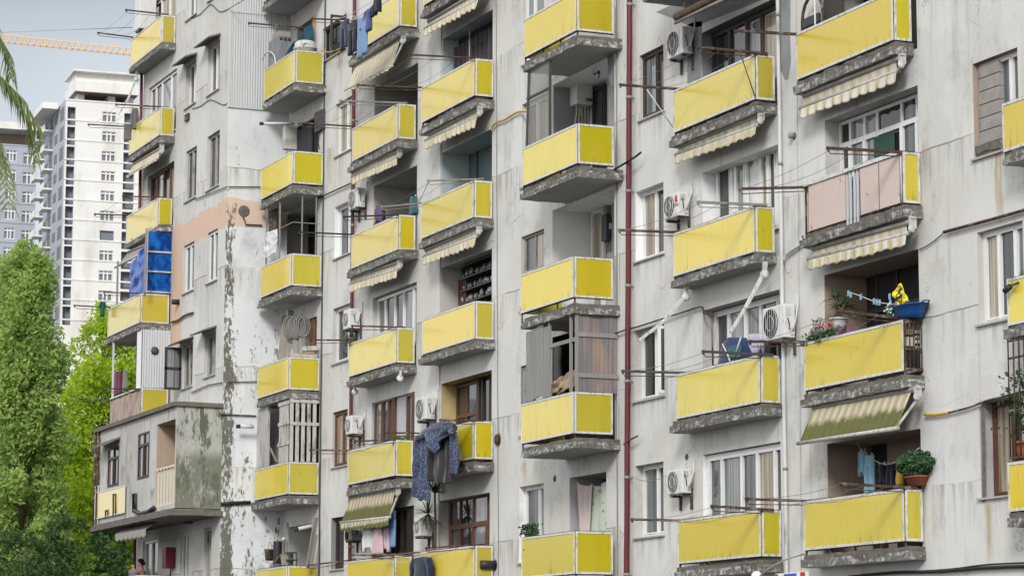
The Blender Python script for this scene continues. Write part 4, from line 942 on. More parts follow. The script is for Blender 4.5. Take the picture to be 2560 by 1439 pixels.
# ---- pipes and cables
def pipe(name, lab, cat, pts, r, mat, Y=W-.06, group=None, n=8, smooth=0, brackets=0):
    P = []
    for p in pts:
        if len(p) == 2: P.append(atY(p[0], p[1], Y))
        elif p[2] == 'R': P.append(atX(p[0], p[1], XR+.05))
        else: P.append(atY(p[0], p[1], p[2]))
    if smooth:
        Q = []
        for i in range(len(P)-1):
            p0, p1, p2, p3 = P[max(0, i-1)], P[i], P[i+1], P[min(len(P)-1, i+2)]
            for k in range(smooth):
                t = k/smooth; Q.append(.5*((2*p1)+(p2-p0)*t+(2*p0-5*p1+4*p2-p3)*t*t+(3*p1-p0-3*p2+p3)*t**3))
        P = Q+[P[-1]]
    m = MB(); m.tube(P, r, n)
    if brackets:
        T = thing(name, lab, cat, group); m.build('pipe', MAT[mat], T)
        a, b_ = P[0], P[-1]
        z = -1.0
        while z < 26:
            f = (z-a.z)/(b_.z-a.z); p = a.lerp(b_, f)
            g = MB(); g.tube([p-Vector((0, 0, .03)), p+Vector((0, 0, .03))], r*1.15, 10); g.box(p.x-.02, p.x+.02, p.y, W, p.z-.015, p.z+.015); g.build('clamp', MAT['greysteel'], T)
            z += brackets
        return T
    return tag(m.build(name, MAT[mat]), lab, cat, group)
def vert(x0, x1, Y, ztop=26.6, zbot=ZG):
    """straight run through picture columns x0 (top edge) and x1 (bottom edge), carried on to roof and ground"""
    a, b_ = atY(x0, 0, Y), atY(x1, 1439, Y); f = lambda z: a.lerp(b_, (z-a.z)/(b_.z-a.z)); return f(ztop), f(zbot)
def vpipe(name, lab, cat, x0, x1, Y, r, mat, brackets=0, group=None):
    a, b_ = vert(x0, x1, Y); T = thing(name, lab, cat, group) if brackets else None
    m = MB(); n = 40; m.tube([b_.lerp(a, i/n)+Vector((.006*math.sin(i*1.9), 0, 0)) for i in range(n+1)], r, 10)
    if not brackets: return tag(m.build(name, MAT[mat]), lab, cat, group)
    m.build('pipe', MAT[mat], T); z = brackets[1]
    while z < 26:
        p = b_.lerp(a, (z-b_.z)/(a.z-b_.z)); g = MB(); g.tube([p-Vector((0, 0, .03)), p+Vector((0, 0, .03))], r*1.18, 10); g.box(p.x-.02, p.x+.02, p.y, W-.002, p.z-.015, p.z+.015); g.build('clamp', MAT['greysteel'], T); z += brackets[0]
vpipe('drainpipe', 'dark red drainpipe running the full height right of centre', 'drainpipe', 1574, 1566.5, W-.12, .058, 'redpipe', (1.95, .4))
vpipe('drainpipe', 'dark red drainpipe half hidden behind the third column of balconies', 'drainpipe', 886, 874, W-.1, .05, 'redpipe', (2.8, .9))
vpipe('service_pipe', 'pale grey vertical pipe at the right of the sixth column of balconies', 'pipe', 1944, 1967, W-.05, .036, 'wpipe', (2.8, 1.2))
vpipe('cable', 'thin grey cable down the wall right of the fourth column of balconies', 'cable', 1240, 1246, W-.012, .010, 'gcable')
vpipe('conduit', 'thin conduit down the edge between second column balconies and the windows', 'conduit', 813, 797, W-.03, .020, 'dkgrey')
vpipe('cable', 'pale cable down the wall beside the column left of the red drainpipe', 'cable', 1541, 1543, W-.02, .012, 'gcable')
vpipe('cable', 'second thinner cable just left of the red drainpipe', 'cable', 1551, 1541, W-.015, .008, 'wpipe')
vpipe('conduit', 'thin conduit left of the loggias in the fourth column', 'conduit', 1104, 1096, W-.02, .014, 'reveal')
vpipe('conduit', 'thin conduit right of the pale grey vertical pipe', 'conduit', 1990, 2003, W-.012, .01, 'reveal')
a, b_ = atY(354, 190, WA-.1), atY(350, 470, WA-.1); f = lambda z: a.lerp(b_, (z-a.z)/(b_.z-a.z)); m = MB(); m.tube([f(ZG), f(10), f(26)], .05, 8); tag(m.build('drainpipe', MAT['redpipe']), 'dark red drainpipe at the far left end of the building', 'drainpipe')
pipe('gas_pipe', 'rusty red gas pipe rising over the casement window to the glazed loggia', 'pipe', [(1536, 834), (1566, 823), (1592, 817), (1750, 766), (1757, 768), (1759, 783), (1779, 787), (1782, 912)], .017, 'rust', W-.07)
pipe('gas_pipe', 'rusty pipe climbing to the right edge above a white window', 'pipe', [(2360, 580), (2480, 548), (2600, 514)], .028, 'rust')
pipe('wire', 'thin black wire curving up to the rusty pipe from the dark loggia', 'wire', [(2298, 624), (2318, 614), (2338, 600), (2360, 581)], .009, 'cable', W-.03, smooth=5)
pipe('gas_pipe', 'yellow gas pipe bending over to the column left of the red drainpipe', 'pipe', [(1229, 326), (1234, 313), (1246, 304), (1262, 299), (1292, 281), (1314, 279)], .022, 'ypipe', smooth=5)
pipe('gas_pipe', 'rusty pipe across the wall below the topmost window of the third column', 'pipe', [(795, 495), (884, 455)], .02, 'rust')
pipe('gas_pipe', 'short yellow pipe end on the wall right of the mossy awning', 'pipe', [(2312, 1036), (2340, 1036), (2372, 1031)], .022, 'ypipe', W-.05, smooth=4)
pipe('gas_pipe', 'dark sagging pipe running from the short yellow pipe to the bar cage', 'pipe', [(2372, 1031), (2425, 1017), (2470, 1000), (2560, 978)], .018, 'rust', W-.05, smooth=4)
pipe('cable_bundle', 'thick black cable sagging along the bottom right corner', 'cable', [(2120, 1441), (2230, 1430), (2350, 1427), (2460, 1418), (2600, 1413)], .026, 'cable', W-.05, smooth=5)
pipe('cable_bundle', 'thinner black cable above the thick one at bottom right', 'cable', [(2290, 1427), (2380, 1421), (2470, 1410), (2600, 1404)], .014, 'cable', W-.04, smooth=5)
pipe('cable', 'black cable looped around the red drainpipe', 'cable', [(1535, 424), (1556, 412), (1575, 400), (1590, 391), (1602, 381)], .022, 'cable', W-.19, smooth=4)
pipe('pipe_stub', 'short grey pipe stub on the wall right of the red drainpipe', 'pipe', [(1560, 1110), (1576, 1098), (1594, 1089)], .02, 'dkgrey', W-.14)
pipe('drain_branch', 'grey branch pipe from the pink balcony to the pale vertical pipe', 'pipe', [(2003, 610), (1985, 622), (1966, 636), (1961, 650)], .03, 'wpipe', W-.06, smooth=3)
pipe('cable', 'wavy black cable high on the far left block', 'cable', [(478, 46), (500, 36), (520, 16), (531, 13), (552, 30), (590, 12), (620, -6)], .010, 'cable', WA-.02, smooth=5)
pipe('cable', 'wavy black cable under the hooded windows of the left block', 'cable', [(480, 272), (500, 266), (520, 252), (532, 251), (557, 262), (569, 258)], .010, 'cable', WA-.02, smooth=5)
pipe('gas_pipe', 'thin rusty pipe turning the corner above the salmon band', 'pipe', [(487, 499), (566, 467), (572, 467, 'R'), (655, 467, 'R')], .015, 'rust', WA-.04)
pipe('gas_pipe', 'thin rusty pipe turning the corner below the windows with hoods', 'pipe', [(478, 981), (520, 962), (560, 955), (572, 955, 'R'), (645, 953, 'R')], .015, 'rust', WA-.04)
pipe('lagged_pipe', 'thick black lagged pipe across the return wall near the bottom', 'pipe', [(553, 1259, 'R'), (590, 1256, 'R'), (626, 1255, 'R')], .05, 'cable')
pipe('rusty_bar', 'rusty bar over the bare patch on the return wall', 'bar', [(552, 1035, 'R'), (640, 1039, 'R')], .02, 'rust')
pipe('wall_cable', 'thick black cable curling below the salmon painted strip', 'cable', [(428, 805), (445, 800), (462, 788), (482, 781)], .03, 'dkgrey', WA-.05, smooth=4)
pipe('cable', 'wire sagging between the red drainpipe and the bottom air conditioner', 'wire', [(1573, 1185), (1600, 1199), (1635, 1200), (1667, 1188)], .007, 'gcable', W-.14, smooth=5)
pipe('overhead_wire', 'thin wire crossing the sky above the crane', 'wire', [(-60, 84, 60.0), (170, 75, 55.0), (330, 69, 21.9)], .012, 'dkgrey')
# flues
def flue(lab, p, q, X, r=.05, tip=True, name='flue_pipe'):
    T = thing(name, lab, 'flue pipe', 'flue pipes'); P, Q = atX(*p, X), atX(*q, X); m = MB(); m.tube([P, Q], r, 12); m.build('pipe', MAT['wpipe'], T)
    if tip: d = (P-Q).normalized(); m = MB(); m.tube([P+d*.002, P+d*.1], r*1.12, 12); m.build('tip', MAT['black'], T)
flue('white flue pipe reaching left from above the grey boiler', (658, 309), (735, 309), -71.9, .042)
flue('short white flue pipe with a black tip beside the slatted screen', (600, 1065), (634, 1066), XR+.35, .05)
flue('white flue pipe sticking out over leaning planks at the bottom', (745, 1321), (785, 1312), XatY(785, 3, W), .05)

# ---- boilers in the loggias
Xc = FL[3]['X0']+.36; zt_, zb_ = atX(1441, 180, Xc).z, atX(1441, 259, Xc).z; y0, y1 = YatX(1441, (zt_+zb_)/2, Xc), YatX(1482, (zt_+zb_)/2, Xc)
T = thing('gas_boiler', 'white gas boiler with a flue pipe in the loggia left of the drainpipe', 'boiler')
m = MB(); m.box(Xc-.36, Xc, y0, y1, zt_, zb_) if zt_ < zb_ else m.box(Xc-.36, Xc, y0, y1, zb_, zt_); m.build('casing', MAT['ac'], T, bevel=.015)
m = MB(); m.box(Xc+.001, Xc+.006, y0+(y1-y0)*.52, y0+(y1-y0)*.95, zb_+.05, zb_+.16); cp = m.build('control_panel', MAT['plast'], T)
m = MB()
for f in (.72, .86): m.lathe((Xc+.007, y0+(y1-y0)*f, zb_+.105), [(0, 0), (.03, 0), (.03, .015), (.018, .02), (0, .02)], 12, 'x')
m.box(Xc+.007, Xc+.012, y0+(y1-y0)*.56, y0+(y1-y0)*.62, zb_+.09, zb_+.13); m.build('knob', MAT['dkgrey'], cp)
m = MB(); zz = atX(1400, 173, Xc-.16).z; yt_ = YatX(1358, zz, Xc-.16); m.tube([(Xc-.16, yt_, zz), (Xc-.16, y0+.1, zz), (Xc-.16, y0+.17, zz-.02), (Xc-.16, y0+.2, zt_-.02)], .055, 12); m.build('flue', MAT['wpipe'], T)
m = MB(); m.tube([(Xc-.16, yt_-.1, zz), (Xc-.16, yt_+.01, zz)], .062, 12); m.build('flue_tip', MAT['black'], T)
m = MB()
for i in range(5): y = y0+.06+(y1-y0-.12)*i/4; m.tube([(Xc-.15, y, zb_+.01), (Xc-.15, y+.01, zb_-.2), (Xc-.15, y+.02*(i-2), zb_-.45), (Xc-.17, y, zb_-.7)], .014, 6)
m.build('connection_pipe', MAT['wpipe'], T)
m = MB(); m.tube([(Xc-.1, y0+.12, zb_), (Xc-.07, y0+.16, zb_-.3), (Xc-.1, y0+.26, zb_-.42), (Xc-.12, y0+.2, zb_-.55)], .011, 6); m.build('hose', MAT['ypipe'], T)
X_ = FL[3]['X0']+.003
MB().box(X_, X_+.004, W+.03, W+.90, FL[3]['Z0'], atX(1420, 220, X_).z).build('cement_patch', MAT['cement'], FL[3]['o'])
Yk = FL[2]['Y']; T = thing('water_heater', 'dark blackened water heater hanging beside a white door', 'water heater')
X1 = XatY(1528, 9.8, Yk-.02); z1, z0 = atX(1514, 533, X1).z, atX(1514, 600, X1).z; Yc = YatX(1514, (z0+z1)/2, X1); X0 = XatY(1502, (z0+z1)/2, Yc)
m = MB(); m.box(X0, X1, Yc, Yk-.02, z0, z1); m.build('casing', MAT['glossblack'], T, bevel=.02)
m = MB(); m.box(X0+.03, X1-.05, Yc+.05, Yk-.05, z1, atX(1516, 492, X1).z); m.build('chimney', MAT['greysteel'], T)
m = MB()
for i in range(3): m.tube([(X0+.1+i*.08, Yc+.1, z0), (X0+.11+i*.08, Yc+.1, z0-.12), (X0+.06+i*.1, Yc+.12, z0-.24)], .012, 6)
m.build('connection_pipe', MAT['rust'], T)
m = MB(); m.box(X1+.001, X1+.004, Yc+.08, Yc+.2, z0+.25, z0+.38); m.build('sticker', MAT['wpipe'], T)
T = thing('curtain_rail', 'short orange rusty rail over the white loggia door', 'rail'); a, b_ = atY(1467, 527, Yk-.1), atY(1510, 511, Yk-.1); m = MB(); m.tube([a, b_], .025, 8); m.sphere(a, .04, 8, 6); m.build('bar', MAT['rust'], T)
T = thing('gas_boiler', 'dirty white boiler box beside the charcoal plank door', 'boiler')
X1 = XatY(742, 13.6, W-.01); z1, z0 = atX(713, 313, X1).z, atX(713, 372, X1).z; Yc = YatX(712, (z0+z1)/2, X1); m = MB(); m.box(XatY(706, (z0+z1)/2, Yc), X1, Yc, W-.01, z0, z1); m.build('casing', MAT['plast'], T, bevel=.015)
m = MB(); m.tube([(X1-.1, Yc+.1, z1), (X1-.1, Yc+.1, z1+.09)], .05, 10); m.tube([(X1-.2, Yc+.15, z0), (X1-.5, Yc+.1, z0-.4), (X1-.55, Yc, z0-.9)], .012, 6); m.build('connection_pipe', MAT['wpipe'], T)
T = thing('wall_lamp', 'ornate wall lamp with a bell shade beside the white boiler', 'lamp'); c = atX(1474, 192, Xc+.04); m = MB(); m.lathe(c, [(0, .16), (.03, .15), (.06, .08), (.11, .02), (.13, -.02), (.12, -.03)], 14); m.build('shade', MAT['plast'], T)
m = MB(); p = atY(1497, 186, W+.02); m.tube([c+Vector((0, 0, .15)), c+Vector((.02, .03, .22)), c.lerp(p, .5)+Vector((0, 0, .02)), p+Vector((0, 0, .05)), p-Vector((0, 0, .08))], .016, 6); m.sphere(p+Vector((0, 0, .04)), .04, 8, 6); m.build('bracket', MAT['black'], T)
# meter box beside the dark plank door
T = thing('meter_box', 'dark meter board on the wall above the second column balcony', 'meter box'); X0, X1 = XatY(785, 13.7, W-.08), XatY(805, 13.7, W-.08); m = MB(); m.box(X0, X1, W-.1, W-.004, atY(795, 333, W).z, atY(795, 284, W).z); m.build('case', MAT['dkgrey'], T, bevel=.01); m = MB(); m.tube([((X0+X1)/2, W-.04, atY(795, 333, W).z), ((X0+X1)/2-.1, W-.05, atY(795, 360, W).z), ((X0+X1)/2, W-.05, atY(795, 378, W).z)], .012, 6); m.build('cable', MAT['cable'], T)
# vents and stubs on walls
def vent(lab, x, y, Y, r, mat, depth=.04, cat='vent', ring=True):
    c = atY(x, y, Y); T = thing('wall_vent', lab, cat, 'wall vents and flue stubs'); m = MB(); m.lathe(c, [(0, 0), (r, 0), (r, -depth), (r*.75, -depth-.012), (0, -depth-.012)], 18, 'y'); m.build('cover', MAT[mat], T)
    if ring: m = MB(); m.lathe(c, [(r*1.0, -.002), (r*1.3, -.004), (r*1.3, -.001)], 14, 'y'); m.build('collar', MAT['screed'], T)
vent('round tan vent cover above the white loggia door', 1497, 491, Yk, .12, 'card', ring=False)
vent('round tan vent cover beside the white glazed door', 1879.5, 400, W+.36, .14, 'card', ring=False)
vent('grey pipe stub in a ring of bare cement beside the pale vertical pipe', 1986, 340, W, .055, 'greysteel', .1)
vent('rusty black flue plate on the wall right of the flowered duvet', 1246, 1098, W, .12, 'rust', .06)
vent('black drum shaped flue at the end of the lowest fourth column balcony', 1238, 1411, W, .10, 'black', .35)
vent('small black flue stub on the salmon strip', 447, 755, WA, .08, 'black', .2)
vent('small rusty hole in the wall left of the bottom curtained door', 1387, 1195, W, .06, 'dkgrey', .01)
vent('dark cable hole above the bottom right air conditioner', 1717, 1141, W, .05, 'dkgrey', .01)
T = thing('wall_plate', 'small brown rusty box on the block wall below a wavy cable', 'box'); c = atY(470, 294, WA); m = MB(); m.box(c.x-.18, c.x+.2, c.y-.06, c.y-.002, c.z-.1, c.z+.1); m.build('plate', MAT['rust'], T)
c = atX(610, 528, XR+.002); m = MB(); m.lathe(c, [(0, .004), (.14, .003), (.17, 0)], 14, 'x'); m.build('cement_patch', MAT['screed'], B); m = MB(); m.tube([atX(606, 540, XR+.03), atX(612, 550, XR+.05), atX(614, 561, XR+.05), atX(655, 563, XR+.05)], .02, 6); tag(m.build('pipe_stub', MAT['rust']), 'pipe stub in a grey patch on the salmon return wall', 'pipe')
T = thing('control_cabinet', 'dark red cabinet on the wall above the man and child', 'cabinet'); X0, X1 = XatY(403, 3, WA-.3), XatY(427, 3, WA-.3); m = MB(); z1, z0 = atY(415, 1366, WA-.3).z, atY(415, 1418, WA-.3).z; m.box(X0, X0+.42, WA-.3, WA-.003, z0, z1); m.build('case', MAT['redbox'], T, bevel=.02); m = MB(); m.tube([(X0+.3, WA-.1, z0), (X0+.25, WA-.12, z0-.3)], .02, 6); m.build('cable', MAT['cable'], T)
T = thing('wall_lamp', 'small black floodlight under the box annex', 'lamp'); c = atY(468, 1300, WA-.15); m = MB(); m.obox(c, (.22, 0, -.03), (0, .1, 0), (.02, 0, .07)); m.build('head', MAT['black'], T); MB().bar(c+Vector((.1, .05, 0)), c+Vector((.1, .15, .02)), .04, .04).build('bracket', MAT['black'], T)
T = thing('security_camera', 'black camera on the outer corner of the right edge balcony', 'camera'); c = atY(2525, 716, 23.3); m = MB(); m.tube([c, c+Vector((-.14, .0, -.05))], .05, 10); m.build('body', MAT['black'], T); MB().bar(c, c+Vector((.1, .1, .06)), .03, .03).build('mount', MAT['black'], T)
T = thing('globe_lamp', 'white globe lamp on a curved arm at the bottom edge', 'lamp'); c = atY(1892, 1440, YG-.55); m = MB(); m.sphere(c, .1, 16, 10); m.build('globe', MAT['lamp'], T)
m = MB(); m.tube([c+Vector((.1, 0, .0)), atY(1930, 1414, YG-.4), atY(1968, 1396, YG-.2), atY(2012, 1383, YG+.05)], .014, 6); m.build('arm', MAT['greysteel'], T)
T = thing('shop_sign', 'white sign board with blue and red at the bottom edge', 'sign'); Ys = 23.0; a, b_ = atY(1938, 1437, Ys), atY(2014, 1424, Ys); m = MB(); m.box(a.x, b_.x, Ys, Ys+.06, a.z-.8, a.z+.03); m.build('board', MAT['signW'], T)
m = MB(); L_ = b_.x-a.x; m.box(a.x+L_*.3, a.x+L_*.7, Ys-.012, Ys-.002, a.z-.5, a.z+.01); m.build('blue_field', MAT['signB'], T); m = MB(); m.box(a.x+L_*.84, a.x+L_*.98, Ys-.012, Ys-.002, a.z-.5, a.z+.02); m.box(a.x+L_*.02, a.x+L_*.1, Ys-.012, Ys-.002, a.z-.5, a.z+.02); m.build('red_field', MAT['signR'], T)

# ---- screens built onto balconies
b = BAL['F3']; z0, z1 = b['Zt']+.03, BAL['F2']['sb']-.01
T = thing('board_screen', 'weathered plank screen closing in a balcony left of the drainpipe', 'plank screen')
m = MB(); x0, x1 = XatY(1316, 8, b['Y']+.05), XatY(1371, 8, b['Y']+.05); n = 4
for i in range(n):
    w = (x1-x0)/n; m.obox((x0+w*(i+.5), b['Y']+.06+.012*(i % 2), (z0+z1)/2-.0+.03*(i % 3-1)), (w*.49, 0, .0), (0, .012, 0), (.02*(i-1), 0, (z1-z0)/2-.04))
m.build('front_boards', MAT['wood'], T)
m = MB(); ya, yb_ = b['Y']+.12, W-.03; n = 9
for i in range(n):
    w = (yb_-ya)/n; m.box(b['X1']-.06-.006*(i % 2), b['X1']-.035, ya+w*i+.003, ya+w*(i+1)-.003, z0-.02, z1-.01*(i % 3))
m.build('side_boards', MAT['wood2'], T)
m = MB()
for zz in (z0+.28, z0+1.12): m.box(b['X1']-.034, b['X1']-.005, ya, yb_, zz, zz+.09)
m.box(b['X1']-.05, b['X1'], b['Y']+.05, ya-.004, z0-.02, z1)
for px in (1374, 1427): x = XatY(px, 8, b['Y']+.05); m.box(x-.03, x+.03, b['Y']+.03, b['Y']+.08, z0, z1)
xm = XatY(1374, 8, b['Y']+.05); m.box(xm, b['X1']-.06, b['Y']+.04, b['Y']+.07, z0+1.02, z0+1.1); m.build('batten', MAT['wood'], T)
for lab, px, py, kind in (('flattened cardboard box on the edge of the plank screened balcony', 1412, 955, 0), ('crumpled cardboard hanging over the yellow panel edge', 1385, 966, 1)):
    c = atY(px, py, b['Y']+.1); T = thing('cardboard_box', lab, 'cardboard', 'cardboard on the plank screened balcony'); m = MB()
    m.grid(10, 6, lambda u, v: c+Vector(((u-.5)*(1.0 if not kind else .7), .05+.08*noise.noise(Vector((u*3, v*3, kind))), (v-.5)*(.34 if not kind else .25)+.12*(u-.5)+.06*noise.noise(Vector((u*4, 1, kind)))))); m.build('sheet', MAT['card'], T, solid=.02)
T = thing('stored_coat', 'dim blue grey coat hanging inside the plank screen', 'coat'); c = atY(1390, 920, W+.1); m = MB(); m.loft([[c+Vector((math.cos(t*math.pi/5)*w, math.sin(t*math.pi/5)*.08, h)) for t in range(10)] for h, w in ((.5, .08), (.42, .3), (.1, .26), (-.3, .34), (-.5, .36))]); m.build('cloth', MAT['c_grey'], T)
b = BAL['C5']; z0, z1 = b['Zt']+.02, BAL['C4']['sb']-.01
T = thing('slatted_screen', 'whitewashed slat cage closing in a second column balcony', 'slat screen')
m = MB(); ya, yb_ = b['Y']+.05, W-.04; n = 5
for i in range(n): y = ya+(yb_-ya)*(i+.25)/n; m.box(b['X1']-.05, b['X1']-.03, y-.045, y+.055, z0-.03, z1-.02*(i % 2))
m.build('side_slat', MAT['wslat'], T)
m = MB()
for zz in (z0+(z1-z0)*.58, z1-.1): MB().box(b['X1']-.028, b['X1']-.008, ya, yb_, zz, zz+.085).build('rail', MAT['wslat'], T)
m = MB(); x0, x1 = XatY(697, 6, b['Y']+.03), b['X1']-.06; n = 5
for i in range(n): x = x0+(x1-x0)*(i+.4)/n; m.box(x-.06, x+.06, b['Y']+.02, b['Y']+.04, z0-.02, z1-.04)
for zz in (z0+.45, z0+1.0, z1-.14): m.box(x0-.05, x1+.05, b['Y']+.0, b['Y']+.018, zz, zz+.1)
m.build('front_slat', MAT['wslat'], T)
m = MB(); x0, x1 = XatY(632, 6, b['Y']+.1), XatY(668, 6, b['Y']+.1); m.box(x0, x1, b['Y']+.1, b['Y']+.16, b['st'], z1); m.box(x0-.0, x0+.14, b['Y']+.16, W-.3, b['st'], z1); m.build('wall_panel', MAT['annex'], T)
m = MB(); m.bar(atY(672, 1112, b['Y']+.2), atY(692, 1154, b['Y']+.12), .05, .03); tag(m.build('loose_plank', MAT['planks']), 'single plank leaning in the dark gap of the slat cage', 'plank')
# mesh and rag screen two floors up
b = BAL['C3']; z0, z1 = b['Zt']+.02, BAL['C2']['sb']-.01
T = thing('balcony_cage', 'thin steel post frame on the balcony with the white sheet', 'frame')
m = MB()
for (px, y) in ((697, b['Y']+.05), (664, b['Y']+.05)): x = XatY(px, 10.8, y); m.bar((x, y, b['st']), (x, y, z1), .04, .04)
for px in (753, 788): y = YatX(px, 10.8, b['X1']-.05); m.bar((b['X1']-.05, y, z0), (b['X1']-.05, y, z1), .03, .03)
m.bar((XatY(664, 10.8, b['Y']+.05), b['Y']+.05, z0+.85), (b['X1']-.05, b['Y']+.05, z0+.85), .02, .02); m.bar((b['X1']-.05, b['Y']+.05, z0+.85), (b['X1']-.05, W-.05, z0+.85), .02, .02); m.build('post', MAT['greysteel'], T)
# mesh frame in front of the white windows left of the drainpipe
b = BAL['F1']; z0, z1 = b['Zt']+.02, BAL['F0']['sb']-.02; T = thing('mesh_screen', 'tall wire mesh frame on the balcony with the boiler', 'mesh screen')
x0, x1, y = XatY(1317, 12, b['Y']+.04), XatY(1374, 12, b['Y']+.04), b['Y']+.05; m = MB(); m.bar((x0, y, z0), (x0+.12, y, z1), .06, .06); m.bar((x1, y, z0), (x1, y, z1), .05, .05); m.bar((x0, y, z0+1.05), (x1, y, z0+1.05), .05, .04); m.build('frame', MAT['dkgrey'], T)
m = MB()
for i in range(1, 40): x = x0+(x1-x0)*i/40; m.bar((x, y, z0), (x, y, z1), .006, .006)
for i in range(1, 44): z = z0+(z1-z0)*i/44; m.bar((x0, y, z), (x1, y, z), .006, .006)
m.build('wire_mesh', MAT['mesh'], T)
# bar cage at the right edge
b = BAL['I3']; z0, z1 = b['Zt']+.05, BAL['I2']['sb']-.01; T = thing('bar_cage', 'rusty vertical bar cage on the balcony at the right edge', 'bar cage'); m = MB(); x0 = XatY(2522, 4, b['Y']); n = 22
for i in range(n): x = x0+3.2*i/n; m.tube([(x, b['Y']+.02, z0), (x, b['Y']+.02, z1)], .012, 6)
for zz in (z0+.02, z0+.75, z1-.3, z1-.03): m.bar((x0, b['Y']+.02, zz), (x0+3.2, b['Y']+.02, zz), .03, .03)
for i in range(4): y = b['Y']+.02+.1*i; m.tube([(x0, y, z0), (x0, y, z1)], .012, 6)
m.build('bars', MAT['rust'], T)
# ------------------------------------------------------------------ laundry
class GP:
    """maps (across 0-1, down 0-1, out in metres) into the scene on a vertical plane"""
    def __init__(s, x0, y0, x1, y1, Y=None, X=None, slant=True):
        if Y is not None:
            z1, z0 = atY((x0+x1)/2, y0, Y).z, atY((x0+x1)/2, y1, Y).z; zm = (z0+z1)/2
            s.o = Vector((XatY(x0, zm, Y), Y, z1)); s.u = Vector((XatY(x1, zm, Y)-s.o.x, 0, 0)); s.n = Vector((0, -1, 0))
        else:
            z1, z0 = atX((x0+x1)/2, y0, X).z, atX((x0+x1)/2, y1, X).z; zm = (z0+z1)/2
            ya = YatX(x0, zm, X); s.o = Vector((X, ya, z1)); s.u = Vector((0, YatX(x1, zm, X)-ya, 0)); s.n = Vector((1, 0, 0))
        s.h = z1-z0
    def __call__(s, u, v, w=0): return s.o+s.u*u+Vector((0, 0, -s.h*v))+s.n*w
def limb(m, P, rows, th, seed, n=14):
    rings = []
    for (v, a, b_) in rows:
        c, hw = (a+b_)/2, (b_-a)/2; ring = []
        for k in range(n):
            t = 2*math.pi*k/n; q = noise.noise(Vector((c*5+math.cos(t)*2.5, v*2.2, seed)))*.5
            ring.append(P(c+hw*math.cos(t), v+.01*q, math.sin(t)*th*(1+.6*q)+.035*q))
        rings.append(ring)
    m.loft(rings)
def dens(rows, k=5):
    out = []
    for (a, b_) in zip(rows[:-1], rows[1:]):
        for i in range(k): t = i/k; out.append(tuple(x+(y-x)*t for x, y in zip(a, b_)))
    return out+[rows[-1]]
KIND = dict(
 trousers=[[(0, .0, 1), (.12, .0, 1), (.3, -.02, 1.02)], [(.22, -.02, .53), (.6, .0, .47), (1, .04, .44)], [(.22, .5, 1.02), (.6, .56, 1), (.97, .58, .98)]],
 tee=[[(0, .22, .78), (.05, .16, .84), (.4, .18, .82), (1, .14, .86)], [(.02, .1, .4), (.25, -.02, .24), (.42, -.04, .16)], [(.02, .6, .9), (.25, .76, 1.02), (.42, .84, 1.04)]],
 shirt=[[(0, .25, .75), (.06, .15, .85), (.5, .2, .8), (.85, .16, .84)], [(.04, .1, .4), (.4, 0, .22), (1, .02, .16)], [(.04, .6, .9), (.4, .78, 1), (.97, .84, .98)]],
 towel=[[(0, 0, 1), (.3, .03, .98), (.7, .0, 1), (1, .03, .97)]],
 skirt=[[(0, .15, .85), (.4, .08, .92), (1, -.05, 1.05)]])
def garment(name, lab, cat, box, kind, mat, Y=None, X=None, th=.05, group='laundry hung on the balconies', pegs=True):
    P = GP(*box, Y=Y, X=X); m = MB(); sd_ = rnd.uniform(0, 50)
    for part in KIND[kind]: limb(m, P, dens(part), th, sd_)
    T = thing(name, lab, cat, group); m.build('cloth', MAT['c_'+mat], T)
    if pegs:
        m = MB()
        for u in (.2, .8): c = P(u, -.01, .0); m.obox(c, (.012, 0, 0), (0, .012, 0), (0, 0, .04))
        m.build('clothes_peg', MAT['wslat'], T)
    return P
YL = 22.35
garment('jeans', 'dark navy jeans, leftmost on the rope near the top edge', 'jeans', (851, 54, 873, 122), 'trousers', 'navy', Y=YL)
garment('jeans', 'near black trousers between the navy and the pale blue jeans', 'trousers', (871, 56, 893, 134), 'trousers', 'ink', Y=YL)
garment('jeans', 'long pale blue jeans on the rope near the top edge', 'jeans', (894, 45, 918, 142), 'trousers', 'denim', Y=YL)
garment('shorts', 'royal blue shorts next to the pale blue jeans', 'shorts', (912, 25, 933, 77), 'tee', 'royal', Y=YL)
garment('shirt', 'small dark shirt between the blue shorts and the topmost dark top', 'shirt', (929, 14, 941, 40), 'shirt', 'ink', Y=YL)
garment('shirt', 'dark top pegged highest on the rope at the top edge', 'shirt', (936, -6, 951, 35), 'shirt', 'ink', Y=YL)
pipe('clothesline', 'white rope that carries the jeans near the top edge', 'clothesline', [(849, 53, YL), (882, 50, YL), (916, 28, YL), (950, -4, YL), (990, -44, YL)], .012, 'wpipe', smooth=3)
pipe('clothesline', 'thin washing lines running to the brown casement at the top', 'clothesline', [(824, 48, W-.7), (862, 43, W-.8), (905, 20, W-1), (950, -8, YL)], .008, 'wpipe', smooth=3)
garment('garment', 'grey flowered cloth hanging lowest from the second leftmost balcony arm', 'laundry', (309, 310, 329, 350), 'towel', 'grey', X=-79.6, th=.04)
garment('garment', 'grey jacket hanging at the outer corner of the second leftmost balcony', 'laundry', (326, 272, 348, 332), 'shirt', 'grey', X=-81.6, th=.06)
garment('garment', 'dark green garment pegged on the arm below the blue tarpaulin', 'laundry', (247, 754, 265, 791), 'tee', 'green', X=BAL['A4']['X0'], th=.08)
garment('towel', 'wine red towel over the rusty slatted railing', 'towel', (281, 931, 305, 986), 'towel', 'wine', Y=BAL['A5']['Y']+.3)
garment('towel', 'small grey rag beside the wine red towel', 'rag', (308, 926, 319, 972), 'skirt', 'grey', Y=BAL['A5']['Y']+.3)
garment('towel', 'teal cloth hanging in the corner right of the woman', 'cloth', (1024, 493, 1042, 536), 'skirt', 'teal', Y=W-.06)
y5 = BAL['D5']['Y']+.1
